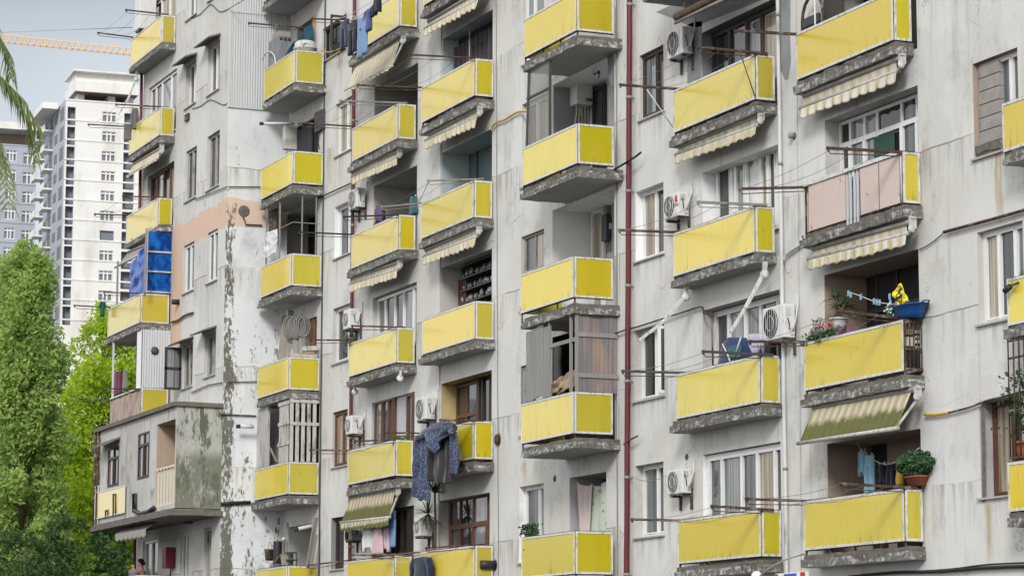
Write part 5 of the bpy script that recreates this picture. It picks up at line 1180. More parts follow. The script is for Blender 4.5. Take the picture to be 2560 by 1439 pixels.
garment('shirt', 'white shirt under the mossy scalloped awning', 'shirt', (908, 1318, 934, 1378), 'shirt', 'wht', Y=y5+.05)
garment('dress', 'pink striped dress between the white shirt and the blue jeans', 'dress', (930, 1308, 958, 1386), 'skirt', 'rose', Y=y5)
garment('shirt', 'pale pink shirt right of the pink dress', 'shirt', (952, 1312, 974, 1382), 'shirt', 'rose', Y=y5+.08)
garment('jeans', 'blue jeans hanging beside the dark glazing at the bottom', 'jeans', (967, 1278, 988, 1370), 'trousers', 'denim', Y=y5+.1)
garment('jacket', 'dark denim jacket pegged at the bottom edge', 'jacket', (1026, 1392, 1082, 1450), 'shirt', 'navy', Y=YE-.12, th=.08)
pipe('clothesline', 'white rope from the dark denim jacket to the lowest left neighbour', 'clothesline', [(958, 1397, YD-.1), (990, 1404, YD-.1), (1024, 1403, YE-.1), (1060, 1388, YE-.1), (1090, 1374, YE-.1)], .01, 'wpipe', smooth=4)
yl = W+.15
garment('shirt', 'pale blue green top hanging in the bottom right loggia', 'top', (2152, 1126, 2166, 1190), 'shirt', 'sky', Y=yl, th=.06)
garment('trousers', 'long light blue trousers hanging in the bottom right loggia', 'trousers', (2163, 1138, 2186, 1232), 'trousers', 'sky', Y=yl, th=.05)
garment('shirt', 'nearly black top in the dark of the bottom right loggia', 'top', (2196, 1160, 2216, 1215), 'shirt', 'ink', Y=yl)
garment('trousers', 'nearly black trousers beside the mustard cloth', 'trousers', (2217, 1160, 2238, 1222), 'trousers', 'ink', Y=yl)
garment('towel', 'mustard yellow cloth left of the round bush', 'cloth', (2243, 1154, 2258, 1212), 'skirt', 'mustard', Y=yl-.1)
pipe('clothesline', 'washing line sagging through the bottom right loggia', 'clothesline', [(2138, 1100, yl), (2160, 1130, yl), (2190, 1152, yl), (2230, 1158, yl), (2300, 1118, yl)], .008, 'wpipe', smooth=4)
# flowered duvet folded over the line
T = thing('duvet', 'flowered navy duvet and charcoal lining draped from the balcony to the line', 'duvet')
Yd = YE-.32
def drape(name, top, bot, mat, amp, fr, dy=0, nu=56, nv=40):
    m = MB()
    def fn(u, v):
        i = u*(len(top)-1); a = int(min(i, len(top)-2)); f = i-a
        tx = top[a][0]*(1-f)+top[a+1][0]*f; ty = top[a][1]*(1-f)+top[a+1][1]*f; j = u*(len(bot)-1); a = int(min(j, len(bot)-2)); f = j-a
        bx = bot[a][0]*(1-f)+bot[a+1][0]*f; by = bot[a][1]*(1-f)+bot[a+1][1]*f
        p = atY(tx+(bx-tx)*v, ty+(by-ty)*v, Yd+dy); w = amp*(math.sin(u*fr+2*noise.noise(Vector((u*3, v*1.5, dy*9)))*1.5)*.7+noise.noise(Vector((u*6, v*3, dy*5)))*.8)*min(1, .35+v)
        return p+Vector((.2*w, -w, 0))
    m.grid(nu, nv, fn); return m.build(name, MAT[mat], T, solid=.025)
drape('flowered_side', [(1040, 1098), (1050, 1086), (1064, 1080), (1072, 1078)], [(1037, 1240), (1045, 1252), (1060, 1248), (1071, 1252)], 'c_duv', .10, 16, -.02)
drape('lining', [(1072, 1092), (1092, 1084), (1120, 1068), (1132, 1066)], [(1074, 1200), (1092, 1204), (1118, 1208), (1130, 1206)], 'c_duv2', .07, 22, -.06)
drape('right_edge', [(1128, 1064), (1138, 1074), (1146, 1092)], [(1131, 1182), (1139, 1186), (1147, 1170)], 'c_duv', .06, 8, -.1)
drape('folded_top', [(1058, 1084), (1080, 1076), (1100, 1062), (1116, 1060), (1134, 1066)], [(1070, 1104), (1086, 1132), (1098, 1110), (1118, 1082), (1138, 1084)], 'c_duv', .10, 13, -.2)
m = MB(); pts = [atY(1044, 1094, Yd-.05), atY(1068, 1080, Yd-.1), atY(1094, 1069, Yd-.1), atY(1116, 1061, Yd-.1), atY(1136, 1070, Yd-.08)]; m.tube(pts, [.07, .1, .12, .12, .08], 10); m.build('rolled_fold', MAT['c_duv'], T)
# curtains in the bottom doorway
T = thing('door_curtain', 'pale pink and green floral curtains across the bottom doorway', 'curtain'); Yc = W+.15
def curt(name, pts, mat, fr):
    (x0, yt0, x1, yt1, x0b, x1b, yb0) = pts; m = MB()
    m.grid(40, 20, lambda u, v: atY((x0+(x1-x0)*u)*(1-v)+(x0b+(x1b-x0b)*u)*v, (yt0+(yt1-yt0)*u+8*math.sin(u*math.pi))*(1-v)+yb0*v, Yc)+Vector((0, .035*math.sin(u*fr+v), 0))); m.build(name, MAT[mat], T, solid=.005)
curt('pink_curtain', (1440, 1202, 1484, 1208, 1448, 1474, 1335), 'c_pinkf', 18); curt('floral_curtain', (1482, 1212, 1518, 1198, 1472, 1518, 1335), 'c_floral', 15)
# net and cloth in the second column
T = thing('net_curtain', 'dark teal netting draped over the white drum', 'netting'); m = MB(); yq = BAL['C1']['Y']+.45
a, b_, c, d = atY(776, 52, yq+.3), atY(781, 96, yq+.3), atY(741, 104, yq), atY(710, 140, yq-.2)
m.grid(20, 16, lambda u, v: a.lerp(c, u).lerp(b_.lerp(d, u), v)+Vector((0, .06*math.sin(u*17+v*3), -.08*math.sin(math.pi*u)))); m.build('net', MAT['c_dkteal'], T, solid=.01)
T = thing('hung_sheet', 'white crumpled sheet tied across the front of a second column balcony', 'sheet'); b = BAL['C3']; m = MB(); yq = b['Y']+.03
m.grid(20, 20, lambda u, v: atY(660+32*u+2*math.sin(v*5), 584-12*u+62*v+3*math.sin(u*6)*v, yq)+Vector((0, .05*noise.noise(Vector((u*4, v*5, 3))), 0))); m.build('sheet', MAT['c_wht'], T, solid=.006)
T = thing('curtain', 'spotted brown curtain behind the white crumpled sheet', 'curtain'); m = MB(); m.grid(24, 4, lambda u, v: atY(671+20*u, 516-4*u+66*v, yq+.3)+Vector((0, .04*math.sin(u*22), 0))); m.build('cloth', MAT['c_dots'], T, solid=.005)
# ------------------------------------------------------------------ things standing on the balconies
def up(px, py, Y): return atY(px, py, Y)
# second column, top: block pier and drum
b = BAL['C1']; T = thing('block_pier', 'rough grey block pier with three holes beside the drum', 'block pier'); y0, y1 = b['Y']+.08, b['Y']+.5; x0, x1 = XatY(668, 14.9, y0), XatY(690, 14.9, y0); zt_ = atY(690, 94, y0).z; m = MB(); rough_box(m, x0, x1, y0, y1, b['st'], zt_, .02, .12); m.build('body', MAT['cement'], T)
m = MB()
for i in range(3): m.box(x1+.0, x1+.02, y0+.06+i*.12, y0+.14+i*.12, zt_-.1, zt_-.03)
m.build('hole', MAT['inner'], T)
m = MB(); m.box(x0+.2, x1-.0, y0+.03, y1-.05, zt_+.01, zt_+.16); m.build('top_block', MAT['brick'], T)
T = thing('white_drum', 'dirty white plastic drum with a round opening on top of a balcony', 'drum'); c = Vector((XatY(760, 14.8, b['Y']+.42), b['Y']+.42, b['Zt']-.3)); m = MB(); m.lathe(c, [(.29, 0), (.31, .1), (.31, .42), (.33, .43), (.33, .47), (.30, .49), (.29, .62), (.22, .66), (0, .66)], 24); m.build('body', MAT['plast'], T)
m = MB(); p = c+Vector((.30, -.08, .43)); m.lathe(p, [(.13, -.12), (.135, .0), (.12, .012), (.10, .0), (.10, -.05), (0, -.05)], 16, 'x'); m.build('neck', MAT['wslat'], T)
pipe('bent_hose', 'thin bent white hose over the front of the top second column balcony', 'hose', [(656, 150, b['Y']), (664, 134, b['Y']), (676, 130, b['Y']), (686, 141, b['Y']), (689, 160, b['Y'])], .018, 'wpipe', smooth=4)
MB().bar((XatY(780, 14.5, W-.05), W-.06, atY(780, 95, W).z), (XatY(780, 14.5, W-.05), W-.06, atY(780, 47, W).z), .05, .05).build('post', MAT['ypipe'], BAL['C1']['o'])
pipe('cable', 'yellow cable strung below the brown casement', 'cable', [(806, 127), (820, 131), (838, 127), (858, 118), (872, 108)], .018, 'ypipe', W-.25, smooth=4)
# fourth down: hose coil and planks
b = BAL['C4']; T = thing('hose_coil', 'thick coil of grey hose hanging over leaning planks', 'hose coil'); c = atY(741, 815, b['Y']+.45); m = MB()
for i in range(9):
    x = (i-4)*.055; r_ = .34+.03*math.sin(i*2.1); pts = [c+Vector((x*1.7+.02*math.sin(t*.5+i), .17*math.cos(t*math.pi/12)+x*.42, r_*.9*math.sin(t*math.pi/12)-.02*(i % 3))) for t in range(25)]; m.tube(pts, .015, 6, False)
m.build('hose', MAT['hose'], T)
for lab, p, q, w in (('widest grey plank leaning in the corner left of the hose coil', (703, 905), (714, 790), .2), ('dark plank leaning just left of the hose coil', (722, 905), (728, 776), .16), ('plank leaning behind the hose coil', (735, 905), (745, 800), .14), ('short pale plank at the panel edge below the hose coil', (702, 900), (690, 872), .1)):
    m = MB(); m.bar(atY(*p, b['Y']+.28), atY(*q, b['Y']+.62), w, .03); tag(m.build('plank', MAT['planks']), lab, 'plank', 'planks on the balconies')
T = thing('debris_board', 'white boards and scraps piled along the top of a panel', 'boards'); m = MB(); m.box(b['X1']-.1, b['X1']-.05, b['Y']+.08, W-.08, b['Zt']+.02, b['Zt']+.12); m.obox((b['X1']-.1, b['Y']+.62, b['Zt']+.22), (.08, 0, .05), (0, .22, .02), (-.01, 0, .06)); m.obox((b['X1']-.08, b['Y']+.12, b['Zt']+.1), (.02, 0, 0), (0, .02, .0), (0, 0, .12)); m.build('board', MAT['wslat'], T)
m = MB(); m.grid(8, 8, lambda u, v: Vector((b['X1']-.09+.05*v, b['Y']+.3+.5*u, b['Zt']+.12+.2*math.sin(u*3)*(1-v)+.05*noise.noise(Vector((u*5, v*5, 2)))))); m.build('scrap', MAT['card'], T, solid=.01)
# bottom of the second column
b = BAL['C6']
T = thing('bucket', 'rusty bucket with a raised handle at the bottom of the second column', 'bucket'); c = atY(673, 1400, b['Y']+.3); m = MB(); m.lathe(c, [(.10, 0), (.14, .3), (.15, .31), (.12, .3), (.0, .28)], 16); m.build('body', MAT['rust'], T); m = MB(); m.tube([c+Vector((.14*math.cos(t*math.pi/10)*1, .02, .3+.22*math.sin(t*math.pi/10))) for t in range(11)], .01, 5); m.build('handle', MAT['greysteel'], T)
T = thing('corrugated_pipe', 'black ribbed drain pipe standing beside the bucket', 'pipe'); c = atY(693, 1440, b['Y']+.3); h = atY(693, 1352, b['Y']+.3).z-c.z; m = MB(); m.lathe(c, [(.115+.01*(i % 2), h*i/24) for i in range(25)]+[(.09, h), (.09, h-.1), (0, h-.1)], 16); m.build('pipe', MAT['black'], T)
T = thing('white_pipe', 'upright white pipe right of the black ribbed pipe', 'pipe'); c = atY(708, 1440, b['Y']+.4); h = atY(708, 1343, b['Y']+.4).z-c.z; m = MB(); m.lathe(c, [(.05, 0), (.05, h*.93), (.056, h*.93), (.056, h), (.045, h), (0, h-.05)], 12); m.build('pipe', MAT['wpipe'], T)
for lab, p, q, w in (('long plank leaning at the right of the bottom second column balcony', (770, 1420), (790, 1292), .12), ('shorter plank beside the long leaning plank at the bottom', (777, 1422), (791, 1335), .1), ('thin upright post left of the white flue pipe', (718, 1430), (719, 1306), .06)):
    m = MB(); m.bar(atY(*p, b['Y']+.5), atY(*q, b['Y']+.6), w, .05); tag(m.build('plank', MAT['planks']), lab, 'plank', 'planks on the balconies')
T = thing('wooden_crate', 'tilted wooden crate over the bottom second column panel', 'crate'); c = atY(708, 1410, b['Y']+.2); m = MB()
for s_ in (-1, 1): m.obox(c+Vector((.3*s_, 0, .12*s_)), (.02, 0, .0), (0, .16, 0), (-.06*s_, 0, .15)); m.obox(c+Vector((0, 0, .17*s_)), (.28, 0, .1), (0, .16, 0), (0, 0, .012))
m.build('boards', MAT['planks'], T)
T = thing('stool', 'small dark stool with items beside the tilted crate', 'stool'); c = atY(727, 1400, b['Y']+.3); m = MB(); m.box(c.x-.2, c.x+.2, c.y-.14, c.y+.14, c.z, c.z+.03); m.box(c.x-.18, c.x+.18, c.y-.12, c.y+.12, c.z+.2, c.z+.225)
for i in (-1, 1):
    for j in (-1, 1): m.bar(c+Vector((.18*i, .12*j, -.5)), c+Vector((.16*i, .1*j, .2)), .03, .03)
m.build('frame', MAT['dkgrey'], T)
T = thing('sack', 'pale sack at the outer end of the bottom second column balcony', 'sack'); c = atY(664, 1418, b['Y']+.25); m = MB(); m.sphere(c, .24, 14, 10, (1.2, .7, .7)); o = m.build('sack', MAT['plast'], T)
for v in o.data.vertices: v.co += noise.noise_vector(v.co*5)*.05
# walker frame at the top right
b = BAL['H1']; T = thing('exercise_frame', 'arched dark steel frame with a black padded seat at the top right', 'frame'); x0, x1, y = XatY(2008, 10.7, b['Y']+.2), XatY(2060, 10.7, b['Y']+.2), b['Y']+.2; zb_ = b['st']; zt_ = atY(2030, 12, y).z
m = MB(); pts = [(x0, y, zb_), (x0, y, zt_-.25)]+[((x0+x1)/2-(x1-x0)/2*math.cos(t*math.pi/8), y, zt_-.25+.42*math.sin(t*math.pi/8)) for t in range(1, 8)]+[(x1, y, zt_-.25), (x1, y, zb_)]; m.tube(pts, .03, 8); m.build('tube', MAT['rust'], T)
m = MB(); m.box(x0+.08, x1-.1, y-.05, y+.02, atY(2030, 66, y).z, atY(2030, 41, y).z); m.build('pad', MAT['black'], T, bevel=.02)
MB().tube([(x0+.62, y-.08, zb_), (x0+.62, y-.08, zt_+.5)], .018, 6).build('pole', MAT['wpipe'], T)
MB().box(XatY(2064, 10.8, W-.03), XatY(2110, 10.8, W-.03), W-.05, W-.004, zf(3)-.0, zf(3)+2.3).build('plank_lining', simple('dark bark boards', (.06, .052, .045), .95), BAL['H1']['o'])
# third down on the right: basin, bag, pots, flowers
b = BAL['H3']; yb_ = b['Y']+.24
def blade_plant(m, c, n, L_, w, rn, up_=.4, droop=.6, seg=6):
    for i in range(n):
        a = rn.uniform(0, 6.283); el = rn.uniform(up_*.3, 1.35); d = Vector((math.cos(a)*math.cos(el), math.sin(a)*math.cos(el), math.sin(el))); l = L_*rn.uniform(.65, 1.1); s_ = d.cross(Vector((0, 0, 1))).normalized(); vs = []
        for k in range(seg+1):
            t = k/seg; p = c+d*l*t+Vector((0, 0, -droop*l*t*t*math.cos(el))); ww = w*(1-t)**.6*(.7+.3*math.sin(t*3))
            vs += [p-s_*ww+Vector((0, 0, ww*.4)), p, p+s_*ww+Vector((0, 0, ww*.4))]
        m.add(vs, [q for k in range(seg) for q in ((k*3, k*3+1, k*3+4, k*3+3), (k*3+1, k*3+2, k*3+5, k*3+4))], True)
def pot(T, c, r, h, mat, rim=True, ribs=0):
    m = MB(); n = 28; rings = []
    for (rr, hh) in ((.72, 0), (.86, .5), (.95, .86), (1.08, .87), (1.08, 1), (.93, 1), (.9, .9), (.02, .88)):
        rings.append([c+Vector((math.cos(2*math.pi*k/n)*r*rr*(1+(.03*(k % 2) if ribs else 0)), math.sin(2*math.pi*k/n)*r*rr*(1+(.03*(k % 2) if ribs else 0)), h*hh)) for k in range(n)])
    m.loft(rings); return m.build('pot', MAT[mat], T)
T = thing('aloe_plant', 'curly leaved aloe in a white ribbed pot over the flowers', 'potted plant'); c = atY(2098, 824, yb_+.12); h = atY(2098, 795, yb_+.12).z-c.z; pot(T, c, .155, h, 'wpot', ribs=1); rn = random.Random(3); m = MB()
for off in ((-.1, 0, .34), (.05, 0, .2), (.22, .02, .18), (-.02, 0, .1)): blade_plant(m, c+Vector((off[0], off[1], h+off[2])), 26, .36, .016, rn, .2, .75)
m.build('leaves', MAT['lf_aloe'], T); m = MB(); m.tube([c+Vector((0, 0, h*.8)), c+Vector((-.05, 0, h+.2)), c+Vector((-.1, 0, h+.36))], .02, 6); m.tube([c+Vector((0, 0, h*.8)), c+Vector((.1, 0, h+.1)), c+Vector((.22, 0, h+.2))], .018, 6); m.build('stem', MAT['bark'], T)
T = thing('geranium', 'geranium with red and pink flowers at the left of the white pot', 'potted plant'); c = atY(2055, 845, b['Y']+.08); rn = random.Random(5); m = MB(); m.mi = []
leaf_pts = [(c+Vector((rn.gauss(.02, .30), rn.gauss(0, .06), rn.uniform(-.08, .12))), None, 1) for _ in range(420)]+[(c+Vector((rn.gauss(-.12, .11), rn.gauss(0, .05), rn.uniform(.1, .36))), None, .55) for _ in range(160)]
def leaf_cloud0(m, pts, size, rn):
    for (p, _, s_) in pts:
        a = Vector((rn.gauss(0, 1), rn.gauss(0, 1), rn.gauss(0, 1))).normalized(); b2 = a.cross(Vector((rn.gauss(0, 1), rn.gauss(0, 1), rn.gauss(0, 1)))).normalized(); l = size*s_*rn.uniform(.7, 1.3); w = l*.62
        m.add([p-a*l, p-a*l*.3+b2*w, p+a*l*.5+b2*w*.8, p+a*l, p+a*l*.5-b2*w*.8, p-a*l*.3-b2*w], [(0, 1, 2, 3, 4, 5)])
leaf_cloud0(m, leaf_pts, .035, rn); m.build('leaves', MAT['lf_bush'], T)
for mt, spots in (('pinkfl', [(2030, 838), (2032, 832), (2048, 810), (2050, 823), (2064, 829), (2056, 817), (2040, 818), (2045, 832), (2036, 826), (2060, 805)]), ('redfl', [(2032, 833), (2076, 810), (2078, 813), (2073, 812), (2034, 836)]), ('magfl', [(2100, 828), (2122, 826), (2098, 831), (2124, 829)])):
    for (x, y) in spots:
        p = atY(x, y, b['Y']+.06); m = MB()
        for k in range(6): m.sphere(p+Vector((rn.gauss(0, .02), rn.gauss(0, .02), rn.gauss(0, .018))), .015, 6, 4)
        m.build('flower', MAT[mt], T)
m = MB(); m.box(c.x-.45, c.x+.55, c.y-.0, c.y+.16, b['Zt']-.22, b['Zt']-.03); m.build('planter', MAT['terra'], T)
T = thing('washing_basin', 'blue plastic basin on the corner of the flower balcony', 'basin'); c = atY(2277, 796, yb_-.02); m = MB(); n = 32; rings = []
for (r_, h) in ((.66, 0), (.78, .07), (.95, .20), (1.03, .205), (1.03, .222), (.96, .222), (.78, .09), (.02, .04)): rings.append([c+Vector((math.cos(2*math.pi*k/n)*r_*.44, math.sin(2*math.pi*k/n)*r_*.23, h)) for k in range(n)])
m.loft(rings); m.build('tub', MAT['basin'], T)
m = MB()
for s_ in (-1, 1): m.tube([c+Vector((s_*.44, -.07, .2)), c+Vector((s_*.52, -.05, .24)), c+Vector((s_*.52, .05, .24)), c+Vector((s_*.44, .07, .2))], .014, 6)
m.build('handle', MAT['basin'], T)
T = thing('plastic_bag', 'bright yellow printed bag pegged above the blue basin', 'bag'); m = MB(); Yb_ = b['Y']+.12
q = [atY(2231, 733, Yb_), atY(2252, 707, Yb_), atY(2271, 751, Yb_), atY(2246, 768, Yb_)]
bagf = lambda u, v, o=0: q[0].lerp(q[1], u).lerp(q[3].lerp(q[2], u), v)+Vector((0, .05*noise.noise(Vector((u*3, v*3, 2)))-o, 0))
m.grid(16, 16, lambda u, v: bagf(u, v)); m.build('film', MAT['c_yellow'], T, solid=.006)
m = MB(); rn = random.Random(8)
def stroke(us): m.tube([bagf(u, v, .012) for u, v in us], .009, 4)
for k in range(7): u = .1+.1*k; stroke([(u, .5), (u+.02, .62)]); stroke([(u+.02, .62), (u+.06, .5)])
for k in range(5): u = .48+.09*k; stroke([(u, .16), (u+.04, .3)])
for k in range(10): u, v = rn.uniform(.2, .8), rn.uniform(.66, .9); stroke([(u, v), (u+rn.uniform(-.1, .1), v+.06)])
stroke([(.5+.2*math.cos(t*.6), .42+.12*math.sin(t*.6)) for t in range(11)]); m.build('print', MAT['black'], T)
pipe('clothesline', 'washing line with pegs sagging across the dark flower loggia', 'clothesline', [(2120, 729, b['Y']+.3), (2150, 739, b['Y']+.28), (2190, 754, b['Y']+.25), (2240, 760, b['Y']+.2), (2272, 752, b['Y']+.15)], .008, 'wpipe', smooth=4)
m = MB()
for (x, y) in ((2121, 733), (2127, 737), (2185, 753), (2192, 755), (2199, 756), (2224, 741), (2226, 757), (2240, 760), (2152, 742)): p = atY(x, y, b['Y']+.24); tag(MB().obox(p, (.014, 0, .004), (0, .014, 0), (0, 0, .05)).build('clothes_peg', MAT['c_sky']), 'pale peg on the washing line of the flower loggia', 'clothes peg', 'pegs on the washing line of the flower loggia')
T = thing('small_pot', 'green pot of small white flowers left of the blue basin', 'potted plant'); c = atY(2228, 797, yb_); pot(T, c, .09, .2, 'c_green'); m = MB()
for k in range(24): m.sphere(c+Vector((rnd.gauss(.08, .05), rnd.gauss(-.06, .04), .12+rnd.gauss(0, .05))), .018, 6, 4)
m.build('flower', MAT['lamp'], T)

# goods behind the rusty bars
x = b['X1']-.12
for i, (lab, z, h, mt, cat) in enumerate((('perforated brown crate behind the rusty bars', .62, .22, 'card', 'crate'), ('brown paper bundle behind the rusty bars', .42, .16, 'c_cream', 'bundle'))):
    T = thing('stored_crate', lab, cat); m = MB(); m.box(x-.3, x, b['Y']+.08, b['Y']+.3, b['Zb']+z, b['Zb']+z+h); m.build('box', MAT[mt], T, bevel=.02)
    if not i:
        m = MB()
        for p in range(5):
            for q_ in range(4): m.box(x+.001, x+.004, b['Y']+.1+.04*p, b['Y']+.125+.04*p, b['Zb']+z+.03+q_*.045, b['Zb']+z+.055+q_*.045)
        m.build('hole', MAT['inner'], T)
MB().box(x-.3, x+.02, b['Y']+.06, W-.03, b['Zb']+.36, b['Zb']+.385).build('shelf', MAT['planks'], b['o'])
for k in range(2):
    T = thing('paint_can', 'white can behind the rusty bars, %s of two' % ('upper' if k else 'lower'), 'can', 'cans behind the rusty bars'); c = Vector((x-.08, b['Y']+.38, b['Zb']+.40+.17*k)); m = MB(); m.lathe(c, [(.055, 0), (.055, .12), (.06, .125), (.06, .135), (0, .135)], 14); m.build('can', MAT['lamp'], T); m = MB(); m.lathe(c, [(.0565, .04), (.0565, .085)], 14); m.build('band', MAT['c_navy'], T)
# bottom right: round bush in a terracotta trough
b = BAL['H4']; T = thing('round_bush', 'dense round bush in a terracotta trough on the bottom right balcony', 'potted plant'); c = atY(2292, 1214, b['Y']+.28); m = MB(); n = 24
m.loft([[c+Vector((math.cos(2*math.pi*k/n)*rx, math.sin(2*math.pi*k/n)*ry, h)) for k in range(n)] for rx, ry, h in ((.22, .11, 0), (.27, .14, .13), (.30, .17, .135), (.30, .17, .16), (.26, .12, .15), (.02, .02, .14))]); m.build('trough', MAT['terra'], T)
rn = random.Random(2); m = MB(); pts = []
for k in range(3200):
    v = Vector((rn.gauss(0, 1), rn.gauss(0, 1), rn.gauss(0, 1))).normalized(); r_ = rn.uniform(.45, 1)**.4*(1+.22*noise.noise(v*2.5)); pts.append((c+Vector((v.x*.47*r_, v.y*.27*r_, .36+v.z*.22*r_)), None, 1))
leaf_cloud0(m, pts, .028, rn); m.build('leaves', MAT['lf_bush'], T); m = MB()
for k in range(5): m.tube([c+Vector((0, 0, .12)), c+Vector((.08*(k-2), 0, .26)), c+Vector((.16*(k-2), .05, .45))], .012, 5)
m.build('stem', MAT['bark'], T)
# yucca, spider plant, small ficus, cactus tufts
b = BAL['E5']; T = thing('yucca', 'tall yucca with two spiky heads below the duvet', 'potted plant'); rn = random.Random(6); c = atY(1088, 1372, b['Y']+.25); m = MB(); h1, h2 = atY(1070, 1282, b['Y']+.2), atY(1087, 1232, b['Y']+.3)
m.tube([c, c.lerp(h2, .5)+Vector((.02, 0, 0)), h2], [.035, .03, .025], 8); m.tube([c.lerp(h2, .25), c.lerp(h1, .7), h1], .022, 8); m.build('stem', MAT['bark'], T)
m = MB(); blade_plant(m, h1, 60, .55, .014, rn, .1, .25); blade_plant(m, h2, 60, .62, .016, rn, .3, .15); 
for k in range(30): a = rn.uniform(0, 6.28); d = Vector((math.cos(a)*.8, math.sin(a)*.8, -.6)); s_ = d.cross(Vector((0, 0, 1))).normalized()*.013; m.add([h1-s_, h1+d*.45-s_*.4, h1+d*.5, h1+d*.45+s_*.4, h1+s_], [(0, 1, 2, 3, 4)])
m.build('leaves', MAT['lf_aloe'], T); pot(T, c-Vector((0, 0, .35)), .16, .35, 'terra')
b = BAL['D3']; T = thing('spider_plant', 'spiky plant spilling over the outer end under the looped hose unit', 'potted plant'); c = atY(880, 842, b['Y']+.05); m = MB(); blade_plant(m, c, 70, .34, .013, random.Random(9), -.4, .9); m.build('leaves', MAT['lf_aloe'], T); pot(T, c-Vector((0, 0, .24)), .1, .22, 'terra')
b = BAL['F4']; T = thing('ficus', 'small leafy green plant at the outer end of the bottom balcony left of drainpipe', 'potted plant'); c = atY(1322, 1340, b['Y']+.12); rn = random.Random(12); m = MB(); leaf_cloud0(m, [(c+Vector((rn.gauss(0, .2), rn.gauss(0, .06), rn.uniform(-.02, .25))), None, 1) for _ in range(260)], .035, rn); m.build('leaves', MAT['lf_bush'], T); m = MB(); m.tube([c-Vector((0, 0, .3)), c+Vector((.02, 0, .15))], .015, 5); m.build('stem', MAT['bark'], T); pot(T, c-Vector((0, 0, .5)), .12, .24, 'terra')
b = BAL['I2']; T = thing('balcony_plants', 'tufts of green plants on the right edge balcony above the camera', 'potted plant'); c = atY(2552, 704, b['Y']+.1); m = MB(); blade_plant(m, c, 40, .3, .012, random.Random(14), .2, .7); blade_plant(m, c+Vector((.4, 0, .1)), 40, .3, .012, random.Random(15), .2, .7); m.build('leaves', MAT['lf_bush'], T); pot(T, c-Vector((0, 0, .22)), .1, .2, 'terra')
b = BAL['I3']; T = thing('caged_shrub', 'leafy shrub inside the bar cage at the right edge', 'potted plant'); c = Vector((XatY(2556, 4.7, b['Y']+.2), b['Y']+.22, b['Zt']+.35)); m = MB(); rn = random.Random(17); leaf_cloud0(m, [(c+Vector((rn.gauss(.3, .4), rn.gauss(0, .05), rn.uniform(.1, 1.1))), None, 1) for _ in range(700)], .04, rn); m.build('leaves', MAT['lf_dark'], T); pot(T, c-Vector((0, 0, .3)), .15, .28, 'terra')
T = thing('flower_box', 'row of low green shoots on a third column balcony left of the duvet', 'potted plant'); b = BAL['D4']; c = Vector((b['X1']-.06, b['Y']+.2, b['Zt']+.03)); m = MB(); rn = random.Random(19); leaf_cloud0(m, [(c+Vector((rn.uniform(-.1, .0), rn.uniform(-.2, .2), rn.uniform(0, .1))), None, 1) for _ in range(150)], .025, rn); m.build('leaves', MAT['lf_mid'], T); MB().box(c.x-.1, c.x, c.y-.2, c.y+.2, c.z-.16, c.z).build('trough', MAT['terra'], T)
# the cluttered glazed balcony: folded pushchair under a denim cover and a white cloth roll
b = BAL['G3']; T = thing('covered_pushchair', 'folded pushchair under a dark denim cover in front of glazed doors', 'pushchair'); c = atY(1838, 905, b['Y']+.3); m = MB()
m.loft([[c+Vector((math.cos(2*math.pi*k/18)*rx*(1+.12*noise.noise(Vector((k, h*4, 1)))), math.sin(2*math.pi*k/18)*.14, h)) for k in range(18)] for rx, h in ((.72, -.1), (.66, .1), (.52, .3), (.38, .42), (.05, .46))]); m.build('cover', MAT['c_blued'], T)
m = MB(); m.tube([c+Vector((-.2, -.16, .36)), c+Vector((.05, -.17, .1)), c+Vector((.15, -.17, -.06))], .016, 6); m.tube([c+Vector((.55, -.16, .4)), c+Vector((.3, -.17, .05))], .016, 6); m.build('frame', MAT['wpipe'], T)
m = MB(); m.box(c.x-.02, c.x+.5, c.y-.155, c.y-.12, c.z+.05, c.z+.28); m.build('pocket', MAT['c_teal'], T)
T = thing('cloth_roll', 'white lavender sheet hung beside the denim covered pushchair', 'sheet'); yq = b['Y']+.36; a, b_ = atY(1874, 838, yq), atY(1910, 836, yq); m = MB(); m.grid(24, 12, lambda u, v: a.lerp(b_, u)+Vector((0, -.05*math.sin(u*9), -.9*v+.03*math.sin(u*math.pi)))); m.build('cloth', MAT['c_lav'], T, solid=.02)
T = thing('dry_plant', 'dry brown plant tuft on the rail before the white sheet', 'potted plant'); c = atY(1901, 884, b['Y']+.08); m = MB(); blade_plant(m, c, 46, .26, .008, random.Random(22), .2, .3); m.build('leaves', MAT['bark'], T); pot(T, c-Vector((0, 0, .14)), .07, .13, 'terra')

